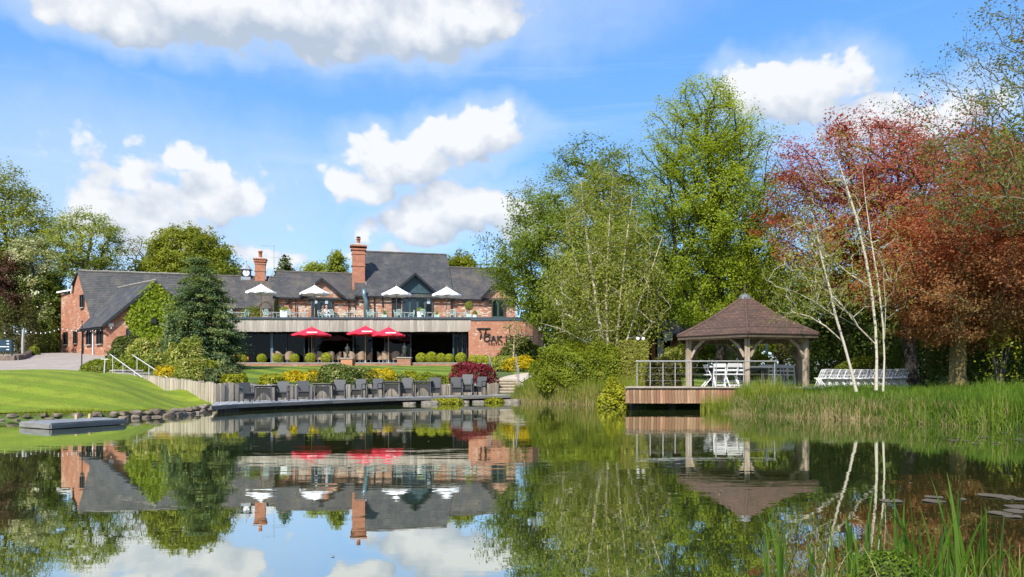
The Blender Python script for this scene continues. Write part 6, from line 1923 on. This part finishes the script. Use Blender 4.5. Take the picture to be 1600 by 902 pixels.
shrub('perennial', 'low green perennial below the maple end of the lawn', 672, 583, 605, 40, 37.2, G_BUSH, 2500, .09)
shrub('perennial', 'small green perennial touching the red maple', 697, 588, 606, 26, 37.4, G_MID, 1500, .09)
shrub('perennial', 'low lime perennial above the first rattan chairs', 425, 586, 606, 44, 32.5, G_LIME, 2500, .09)
shrub('red_maple', 'domed dark red cutleaf maple behind the stacked chairs', 738, 565, 616, 78, 37.4, G_RED, 8000, .10, depth=.9, lump=.12, up=.6)
shrub('juniper', 'dark feathery juniper at the palisade below the conifer', 352, 573, 606, 62, 29.6, leaf_mat('leaf_juniper', [(.025, .05, .025), (.05, .08, .035), (.09, .12, .045)], trans=.1), 5000, .09)
shrub('fern_clump', 'light green ferny shrub before the dark juniper', 368, 584, 607, 42, 29.0, G_LIME, 3000, .08)
shrub('euonymus', 'golden green rounded shrub between the yellow bush and the juniper', 302, 560, 606, 58, 32, G_VARIEG, 5000, .09)
shrub('forsythia', 'bright yellow bush at the foot of the white handrails', 259, 573, 601, 36, 34.5, G_YELLOW, 3500, .075)
shrub('box_bush', 'small lime bush tucked behind the golden green shrub', 322, 565, 590, 40, 36, G_LIME, 2500, .1)
shrub('dogwood', 'large variegated cream and green shrub before the ivy gable', 244, 530, 588, 86, 46, G_VARIEG, 8000, .15, lump=.3)
shrub('dogwood', 'variegated shrub with layered cream leaves under the conifer', 292, 535, 592, 62, 42, G_VARIEG, 6000, .14, lump=.3)
shrub('small_spruce', 'young blue green conifer standing among the variegated shrubs', 272, 498, 580, 34, 43.5, G_SPRUCE, 4500, .13, lump=.3)
shrub('clipped_hedge', 'long low clipped hedge between the drive and the handrails', 178, 560, 590, 112, 43.5, G_BUSH, 7000, .11, lump=.06, depth=.35, cat='hedge')
shrub('yew_mound', 'dark rounded yew mound against the barn wing', 201, 523, 560, 50, 58, leaf_mat('leaf_yew', [(.025, .045, .008), (.045, .07, .012), (.07, .10, .018)], trans=.1), 5000, .15, lump=.08)
shrub('phormium', 'greyish spiky plant at the corner of the low clipped hedge', 183, 546, 566, 32, 47.5, G_FLECK, 1800, .14, lump=.3)
shrub('small_shrub', 'little green shrub by the stone kerb of the sign grass', 54, 541, 556, 14, 66, G_MID, 900, .14)
shrub('photinia', 'bronze tinted shrub behind the direction sign', 32, 478, 558, 62, 69, G_BROWN, 5000, .2, lump=.3)
shrub('laurel', 'dark laurel at the picture edge behind the direction sign', -8, 470, 556, 62, 70, G_DEEP, 4500, .2, lump=.3)
shrub('laurel', 'dark shrub between the bronze shrub and the barn yard wall', 66, 500, 560, 44, 73, G_DEEP, 3500, .2, lump=.3)
# beds by the path and the sign wall
shrub('euphorbia', 'yellow green shrub nearest the red maple below the sign wall', 776, 558, 578, 30, 46, G_LIME, 2500, .1)
shrub('spiraea', 'pale green shrub in the middle of the bed below the sign wall', 790, 556, 578, 36, 45.4, G_VARIEG, 2600, .1)
shrub('azalea', 'bright yellow azalea below the black sign lettering', 814, 557, 580, 54, 44.6, G_YELLOW, 4000, .09)
shrub('rhododendron', 'dark rhododendron at the foot of the curved brick wall', 814, 532, 572, 62, 53, G_DEEP, 5000, .2)
shrub('hebe', 'low green shrub at the end of the azalea bed', 842, 565, 585, 30, 43, G_BUSH, 1800, .1)
shrub('laurel_bush', 'big round light green bush at the foot of the pale birch', 893, 540, 612, 112, 32.6, G_BUSH, 22000, .09, lump=.3)
shrub('laurel_bush', 'lower green bush spreading from the birch towards the path steps', 858, 556, 604, 62, 34.5, G_BUSH, 9000, .085, lump=.3)
shrub('laurel_bush', 'green bush below the pale birch stems towards the deck', 950, 540, 615, 76, 31.4, G_BUSH, 13000, .085, lump=.3)
shrub('rodgersia', 'broad bright leaves at the corner of the raised deck', 962, 596, 634, 62, 28.0, G_LIME, 3600, .12)
shrub('photinia', 'bronze and green shrub behind the deck railing', 1036, 560, 606, 56, 29.4, G_BROWN, 4500, .10)
shrub('rose_bush', 'pale flowering shrub in front of the garden bar', 1062, 538, 580, 54, 44, G_VARIEG, 4500, .13)
shrub('white_rhododendron', 'white blossoming shrub seen between the gazebo posts', 1150, 543, 578, 56, 44, G_BLOSSOM, 4500, .14)
shrub('lime_bush', 'lime green bush behind the middle of the gazebo', 1187, 552, 576, 40, 46, G_LIME, 2500, .14)
shrub('garden_bush', 'green bush behind the gazebo beside the thick dark trunk', 1100, 530, 575, 60, 48, G_OLIVE, 4500, .15)
shrub('garden_bush', 'autumn tinted bush behind the post and rail fence', 1230, 535, 570, 56, 50, G_BROWN, 3500, .15)
shrub('rhododendron', 'dark evergreen shrub between the gazebo and the folding chairs', 1300, 486, 584, 110, 40, G_DEEP, 9000, .17)
shrub('clipped_hedge', 'low clipped hedge behind the rows of folding chairs', 1360, 556, 590, 120, 36, G_MID, 5000, .12, lump=.05, depth=.3, cat='hedge')
shrub('rhododendron', 'dark evergreen shrub between the folding chairs and the beech trunk', 1440, 470, 600, 90, 34.5, G_DEEP, 11000, .12)
shrub('rhododendron', 'dark evergreen shrub just behind the beech trunk', 1500, 450, 600, 100, 30, G_DEEP, 11000, .12)
shrub('rhododendron', 'dark evergreen shrub at the picture edge beyond the beech trunk', 1580, 440, 604, 130, 27.5, G_DEEP, 13000, .12)
shrub('elder_bush', 'thin bright green sapling leaves beside the beech trunk', 1562, 495, 590, 50, 24.2, G_LIME, 420, .10, lump=.5)
# two tall clipped hedge screens by the globe lamp
def hedge_block(label, px0, px1, py0, D, m):
    x0, x1 = XY(px0, D)[0], XY(px1, D)[0]; xm = (x0 + x1) / 2; zb = H(xm, D); z1 = ZP(py0, D)
    r = empty('hedge_screen', (xm, D, zb), 0, label, 'hedge', 'clipped hedge screens by the deck')
    n = 6000; hw, hd, hh = (x1 - x0) / 2, .35, z1 - zb
    q = RNG.uniform(-1, 1, (n, 3)); ax = RNG.choice(3, n, p=[.2, .6, .2]); sg = np.sign(q[np.arange(n), ax]); q[np.arange(n), ax] = sg
    C = np.c_[xm + q[:, 0] * hw, D + q[:, 1] * hd, zb + hh * (q[:, 2] * .5 + .5)] + RNG.normal(size=(n, 3)) * .02
    out = np.zeros((n, 3)); out[np.arange(n), ax] = sg
    quads_mesh('foliage', leaf_quads(C, .09, .2, out), m, r, None, r.location)
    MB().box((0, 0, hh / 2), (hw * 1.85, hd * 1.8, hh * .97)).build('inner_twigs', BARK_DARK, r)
hedge_block('tall clipped pale green hedge screen below the globe lamp, towards the birch', 968, 996, 534, 31.0, leaf_mat('leaf_screen', [(.10, .14, .03), (.15, .19, .04), (.2, .23, .06)]))
hedge_block('narrower clipped pale green hedge screen on the gazebo side of the globe lamp', 999, 1010, 535, 30.4, leaf_mat('leaf_screen', [(.10, .14, .03)]))

# box balls along the patio wall, one mesh shared
n = 1500
d = unit(RNG.normal(size=(n, 3)))
C = d * (.40 * (1 - np.abs(RNG.normal(size=n)) * .06))[:, None] + np.array([0, 0, .36])
ballroot = empty('box_ball', (0, 0, 0), 0, None, 'topiary', 'clipped box balls along the patio')
quads_mesh('foliage', leaf_quads(C, .085, .1, d * 1.0), G_BOX, ballroot, None)
MB().tube([(0, 0, 0), (0, 0, .3)], .03, 5).build('stem', BARK, ballroot)
balls = [(378, 'clipped box ball nearest the conifer on the patio edge'), (409, 'clipped box ball second from the conifer on the patio edge'), (434, 'clipped box ball third from the conifer on the patio edge'), (460, 'clipped box ball below the near edge of the first red parasol'), (485, 'clipped box ball directly below the first red parasol'), (510, 'clipped box ball between the first red parasol and the orange pier'),
         (658, 'clipped box ball first beyond the brick lantern pier'), (674, 'clipped box ball second beyond the brick lantern pier'), (689, 'clipped box ball third beyond the brick lantern pier'), (702, 'clipped box ball fourth beyond the brick lantern pier'), (720, 'clipped box ball at the corner of the dark glazing'),
         (740, 'darker box ball below the capital letter of the sign'), (750, 'small box ball in the middle of the three below the sign'), (760, 'box ball last along the sign wall')]
for k, (px, lb) in enumerate(balls):
    o = ballroot if k == 0 else copy_tree(ballroot)
    D = 59.2 if px < 730 else 60.5
    sc = 1.0 * random.uniform(.88, 1.1) * (1.08 if px > 640 else 1)
    place(o, (*XY(px, D), PZ + (.02 if px < 730 else -.15)), random.uniform(0, 6), (sc,) * 3); o['label'] = lb

# ivy over the barn gable
iv = empty('ivy', frontpt(236, 500), 0, 'bright green ivy covering most of the barn gable', 'climber')
n = 15000
u, v = RNG.random(n), RNG.random(n)
py = 441 + v * 92
pl = np.interp(py, [441, 460, 480, 500, 515, 533], [238, 222, 206, 200, 206, 222]) + RNG.normal(size=n) * 2.2
pr = np.full(n, 285.0)
px_ = pl + (pr - pl) * u
top = np.interp(px_, [164, 242, 322], [504, 440, 504])
keep = py > top - 1
px_, py = px_[keep], py[keep]
dv = wr - wl
a_ = (px_ - 800) / FPX
kk = (a_ * wl.y - wl.x) / (dv.x - a_ * dv.y)
X_, Y_ = wl.x + dv.x * kk, wl.y + dv.y * kk
Cc = np.c_[X_, Y_, EYE + (HZ - py) * Y_ / FPX] + np.array(fn) * (.08 + np.abs(RNG.normal(size=len(px_))) * .13)[:, None]
cl = (np.sin(px_ * .35) * np.sin(py * .4) * .5 + .5) * .4
quads_mesh('leaves', leaf_quads(Cc, .24, -.1, np.array(fn)[None] * 1.2 + np.zeros((len(px_), 3)), .75), G_IVY, iv, np.clip(cl + RNG.random(len(px_)) * .6, 0, 1), iv.location)
mb = MB()
for q in range(6):
    b0, b1 = frontpt(225 + q * 9, 545), frontpt(222 + q * 10, 470)
    mb.tube([b0 + fn * .05, b0.lerp(b1, .5) + fn * .06 + Vector((.15, 0, 0)), b1 + fn * .05], .03, 5)
mb.build('vine_stems', BARK, iv, local=False)

# plants in the terrace planters
def pot_plant(i, kind):
    r, w_, h_ = PLANTERS[i]
    if kind == 'bush':
        n = 500; d = unit(RNG.normal(size=(n, 3))); d[:, 2] = np.abs(d[:, 2])
        C = d * np.array([w_ * .75, w_ * .75, .3]) + np.array([0, 0, h_])
        quads_mesh('plant', leaf_quads(C, .09, .4, d), G_MID, r, None)
    elif kind == 'ball':
        n = 700; d = unit(RNG.normal(size=(n, 3))); C = d * .38 + np.array([0, 0, h_ + .75])
        quads_mesh('plant', leaf_quads(C, .1, .2, d), G_MID, r, None); MB().tube([(0, 0, h_ - .05), (0, 0, h_ + .6)], .03, 6).build('stem', BARK, r)
    else:
        B = []
        for k in range(34):
            a, e = random.uniform(0, 6.28), random.uniform(.35, 1.4); L_ = random.uniform(.5, .8)
            dr = np.array([math.cos(a) * math.cos(e), math.sin(a) * math.cos(e), math.sin(e)]); sd_ = np.array([-math.sin(a), math.cos(a), 0])
            ln = []
            for f in (0, .5, 1):
                c = np.array([0, 0, h_]) + dr * L_ * f - np.array([0, 0, .12 * f * f]); wd = .03 * (1 - f * .9)
                ln.append([c - sd_ * wd, c + sd_ * wd])
            B.append(ln)
        grid_mesh('plant', np.array(B), G_MID, r, rnd=RNG.random(len(B)))
for i, k in enumerate(('bush', 'bush', 'palm', 'palm', 'ball', 'bush')): pot_plant(i, k)
# climbers and shrubs on the far side of the terrace
for px, py0, D, w_, lb in ((433, 462, 67.8, 10, 'tall dark climber beside the arched trellis'), (395, 478, 66.5, 40, 'shrubby plants along the terrace end by the conifer')):
    x, y = XY(px, D); z1 = ZP(py0, D)
    r = empty('terrace_shrub', (x, y, TZ), 0, lb, 'shrub'); rx = w_ / 2 * D / FPX; rz = (z1 - TZ) / 2
    n = 1600; d = unit(RNG.normal(size=(n, 3))); C = d * np.array([rx, .5, rz]) * RNG.uniform(.6, 1.05, (n, 1)) + np.array([0, 0, rz])
    quads_mesh('foliage', leaf_quads(C, .12, .3, d), G_DARK, r, None); MB().tube([(0, 0, 0), (0, 0, rz)], .04, 5).build('stem', BARK, r)

# ------------------------------------------------------------------ reeds, grasses, iris, lilies
def blade_strips(base, hgt, width, lean, seg=4, curl=.5):
    n = len(base)
    a = RNG.random(n) * 2 * np.pi
    ld = np.c_[np.cos(a), np.sin(a)] * (np.abs(RNG.normal(size=n)) * lean)[:, None]
    fa = RNG.random(n) * np.pi
    sdv = np.c_[np.cos(fa), np.sin(fa), np.zeros(n)]
    out = np.zeros((n, seg + 1, 2, 3))
    for i in range(seg + 1):
        f = i / seg
        c = base + np.c_[ld * hgt[:, None] * (f ** 1.8), hgt * (f - curl * .25 * f ** 3 * np.linalg.norm(ld, axis=1))]
        w_ = (width * (1 - f ** 2.2) * .5 + .0006)[:, None]
        out[:, i, 0] = c - sdv * w_; out[:, i, 1] = c + sdv * w_
    return out
REED_G = leaf_mat('reed_green', [(.028, .075, .007), (.05, .115, .010), (.095, .165, .02)], trans=.35)
IRIS_G = leaf_mat('iris_green', [(.018, .055, .006), (.032, .085, .009), (.055, .12, .015)], trans=.3)
REED_T = leaf_mat('reed_dry', [(.22, .19, .07), (.34, .27, .12), (.44, .36, .18)], trans=.3, tcol=(1.1, 1, .7, 1))
REED_Y = leaf_mat('reed_young', [(.06, .115, .012), (.10, .16, .02), (.17, .21, .05)], trans=.4)
def along_shore(L, n, lo, hi, power=1.0):
    L = np.array(L, float); s = np.r_[0, np.cumsum(np.hypot(*(L[1:] - L[:-1]).T))]
    u = RNG.random(n) * s[-1]
    p = np.c_[np.interp(u, s, L[:, 0]), np.interp(u, s, L[:, 1])]
    q = np.c_[np.interp(np.minimum(u + .1, s[-1]), s, L[:, 0]), np.interp(np.minimum(u + .1, s[-1]), s, L[:, 1])]
    t = unit(q - p); nn = np.c_[t[:, 1], -t[:, 0]]
    nn = np.where(nn[:, 1:2] < 0, -nn, nn)
    return p + nn * (lo + (hi - lo) * RNG.random(n) ** power)[:, None]
def sedge(name, L, n, lo, hi, h0, h1, w_, m, lean, power=1.0, label=None):
    xy = along_shore(L, n, lo, hi, power)
    z = np.maximum(land(xy[:, 0], xy[:, 1]), -.12) - .03
    cl_ = np.sin(xy[:, 0] * 2.3 + 1.1 * np.sin(xy[:, 1] * 1.3)) * np.sin(xy[:, 1] * 1.9 + 1.7 * np.sin(xy[:, 0] * .9)) + .5 * np.sin(xy[:, 0] * 6.1) * np.sin(xy[:, 1] * 5.3)
    hgt = RNG.uniform(h0, h1, n) * (1 + .32 * cl_) * np.where(RNG.random(n) < .15, RNG.uniform(.4, .8, n), 1)
    o = grid_mesh(name, blade_strips(np.c_[xy, z], hgt, np.full(n, w_) * RNG.uniform(.6, 1.3, n), lean, seg=3), m, rnd=np.clip(.3 * cl_ + RNG.random(n) * .7 + .15, 0, 1))
    return tag(o, label, None, None, 'stuff')
east = SHORE_EAST
sedge('reeds', east[:6], 15000, -.1, 3.0, .20, .42, .019, REED_G, .24)
sedge('tall_reeds', east[4:], 14000, -.35, 3.8, .27, .58, .02, REED_G, .24)
sedge('dry_reeds', SHORE_EAST[:6], 3000, -.28, .5, .2, .42, .016, REED_T, .4, 1.2)
sedge('dead_reeds', east, 4200, -.35, 1.6, .18, .42, .014, REED_T, .6)
sedge('reeds_by_deck', [XY(1100, 24.2), XY(1150, 23.0), XY(1190, 21.2)], 2600, -.2, 1.5, .35, .75, .018, REED_Y, .22)
mid = [XY(800, 36), XY(830, 33.5), XY(880, 31.5), XY(930, 30), XY(975, 28.7)]
sedge('bank_sedge', mid, 7000, -.25, 1.1, .3, .7, .02, REED_Y, .3)
sedge('dry_bank_sedge', mid, 3600, -.35, .6, .2, .5, .018, REED_T, .4)
sedge('grass_fringe', SHORE_WEST[1:], 9000, .12, .6, .04, .12, .008, leaf_mat('fringe_grass', [(.08, .12, .01), (.14, .19, .015)], trans=.3), .4)
sedge('rough_grass', [XY(1240, 25), XY(1400, 23), XY(1620, 20)], 12000, 0, 4.5, .12, .32, .013, REED_G, .35)
# leafy clumps growing in the water before the boardwalk
for px, D, lb in ((708, 32.0, 'leafy green water plant at the boardwalk edge below the rattan chairs'), (690, 31.6, 'spreading green water plant beside the pale boulders'), (772, 33.8, 'leafy water plant below the path steps')):
    x, y = XY(px, D)
    r = empty('water_plant', (x, y, -.02), 0, lb, 'plant', 'leafy plants at the boardwalk edge')
    n = 500; d = unit(RNG.normal(size=(n, 3))); d[:, 2] = np.abs(d[:, 2])
    quads_mesh('foliage', leaf_quads(d * np.array([.55, .35, .26]) * RNG.uniform(.5, 1, (n, 1)) + np.array([0, 0, .03]), .10, .6, d), G_LIME, r, None)
    MB().tube([(0, 0, -.1), (.02, 0, .12)], .015, 5).build('stem', BARK, r)

# iris clumps at the camera's own bank: every leaf its own part
def iris(px, D, n, h0, h1, label, m=IRIS_G, spread=.12, w_=.022):
    x, y = XY(px, D)
    r = empty('iris_clump', (x, y, 0), 0, label, 'plant', 'iris clumps at the near bank')
    for k in range(n):
        b = np.array([[RNG.normal() * spread, RNG.normal() * spread * .7, -.05]])
        o = grid_mesh('leaf', blade_strips(b, np.array([RNG.uniform(h0, h1)]), np.array([w_ * RNG.uniform(.6, 1.2)]), .22, seg=7, curl=.9), m, r, rnd=RNG.random(1))
    return r
iris(1215, 3.7, 9, .22, .42, 'thin iris clump farthest towards the birch reflection', spread=.06, w_=.011)
iris(1262, 3.6, 10, .2, .38, 'short thin iris clump beside the first one', spread=.07, w_=.010)
iris(1345, 3.75, 12, .25, .48, 'broad iris clump behind the mossy cushion', spread=.06, w_=.018)
iris(1418, 3.7, 14, .3, .5, 'tall upright iris clump just past the mossy cushion', spread=.05, w_=.02)
iris(1452, 3.6, 12, .25, .45, 'leafy iris clump with arching leaves in the middle of the near bank', spread=.06, w_=.018)
iris(1500, 3.7, 12, .3, .56, 'iris clump with the tallest broad leaf', spread=.05, w_=.02)
iris(1545, 3.6, 12, .22, .45, 'iris clump nearest the picture edge', spread=.07, w_=.016)
iris(1390, 3.5, 12, .15, .3, 'low fine iris clump in front of the tall one', spread=.1, w_=.010)
iris(869, 3.62, 2, .14, .2, 'single dark blade of iris standing alone in the open water', spread=.008, w_=.014)
xy = np.c_[RNG.uniform(1.5, 2.7, 320), RNG.uniform(3.25, 3.75, 320)]
tag(grid_mesh('near_sedge', blade_strips(np.c_[xy, np.full(320, -.04)], RNG.uniform(.06, .24, 320), RNG.uniform(.003, .007, 320), .4), REED_G, rnd=RNG.random(320)), kind='stuff')
xy = np.c_[RNG.uniform(1.4, 2.7, 60), RNG.uniform(3.2, 3.6, 60)]
tag(grid_mesh('near_dry_stalks', blade_strips(np.c_[xy, np.full(60, -.04)], RNG.uniform(.08, .24, 60), RNG.uniform(.003, .005, 60), .8), REED_T, rnd=RNG.random(60)), kind='stuff')
# mossy cushion
x, y = XY(1388, 3.55)
cu = empty('moss_cushion', (x, y, -.02), 0, 'dense mossy green cushion plant at the water edge in front', 'plant')
n = 2600; d = unit(RNG.normal(size=(n, 3))); d[:, 2] = np.abs(d[:, 2])
C = d * np.array([.17, .15, .15]) * RNG.uniform(.75, 1.05, (n, 1))
quads_mesh('foliage', leaf_quads(C, .026, .3, d, .32), leaf_mat('leaf_moss', [(.035, .08, .008), (.06, .12, .012), (.10, .17, .02)]), cu, None)
MB().lathe([(.13, -.03), (.14, .03), (.10, .09), (.02, .12)], (0, 0, 0), 12).build('root_ball', BARK_DARK, cu)

# lily pads, each one a thing
def pad_mesh(seed):
    rr = random.Random(seed); vs, fs = [(0, 0, .006)], []
    n = 22
    for k in range(n + 1):
        a = .16 + (2 * math.pi - .32) * k / n
        q = 1 + rr.uniform(-.03, .03)
        vs.append((math.cos(a) * q, math.sin(a) * q, .012 + .006 * math.sin(3 * a + seed)))
    fs = [(0, k + 1, k + 2) for k in range(n)]
    me = bpy.data.meshes.new('lily_pad'); me.from_pydata(vs, [], fs); me.update()
    me.materials.append(mat('lily_pad', (.16, .125, .10), .3, 0, 9, (.09, .085, .05)))
    return me
PM = [pad_mesh(s) for s in range(4)]
def pad(px, py, wpx, label, group=None):
    D = EYE * FPX / (py - HZ)
    o = bpy.data.objects.new('lily_pad', random.choice(PM)); COL.objects.link(o)
    s = wpx / 2 * D / FPX
    o.location = (*XY(px, D), .003); o.scale = (s, s, .35); o.rotation_euler = (0, 0, random.uniform(0, 6))
    so = o.modifiers.new('thick', 'SOLIDIFY'); so.thickness = .004
    tag(o, label, 'lily pad', group)
near = [(1459, 777.5, 26, 'upper lily pad of the pair behind the tall iris leaves'), (1459, 784, 34, 'lower lily pad of the pair behind the tall iris leaves'), (1392, 783.5, 34, 'thin lily pad lying by the birch reflection'), (1550, 775, 40, 'first pad of the reddish lily row at the picture edge'), (1568, 777, 36, 'middle pad of the reddish lily row at the picture edge'), (1584, 780.5, 34, 'last pad of the reddish lily row at the picture edge'),
        (1592, 793, 40, 'grey lily pad touching the picture edge, uppermost of its cluster'), (1588, 800, 36, 'second grey lily pad of the edge cluster'), (1562, 803, 34, 'grey lily pad of the edge cluster reaching towards the iris'), (1582, 808, 26, 'lowest grey lily pad of the edge cluster'), (1505, 781, 12, 'tiny lily pad beside the tallest iris leaf')]
for a in near: pad(*a)
for k in range(18):
    px, py = random.uniform(1465, 1600), random.uniform(676, 696)
    pad(px, py, random.uniform(7, 16), 'small reddish lily pad floating off the reeds below the beech', 'reddish lily pads off the reeds')

# leaves and petals adrift on the water
n = 150
fx, fy = RNG.uniform(-9, 9, n), 4 + 26 * RNG.random(n) ** 1.3
fx = fx * (fy / 14)
ok_ = shore_dist(fx, fy) < -.3
Cf = np.c_[fx[ok_], fy[ok_], np.full(ok_.sum(), .004)]
fl = leaf_quads(Cf, .032, 60.0, None, .6)
tag(quads_mesh('floating_leaves', fl, leaf_mat('drift_leaf', [(.16, .13, .05), (.24, .22, .10), (.34, .33, .22)], trans=0), None, None), kind='stuff')
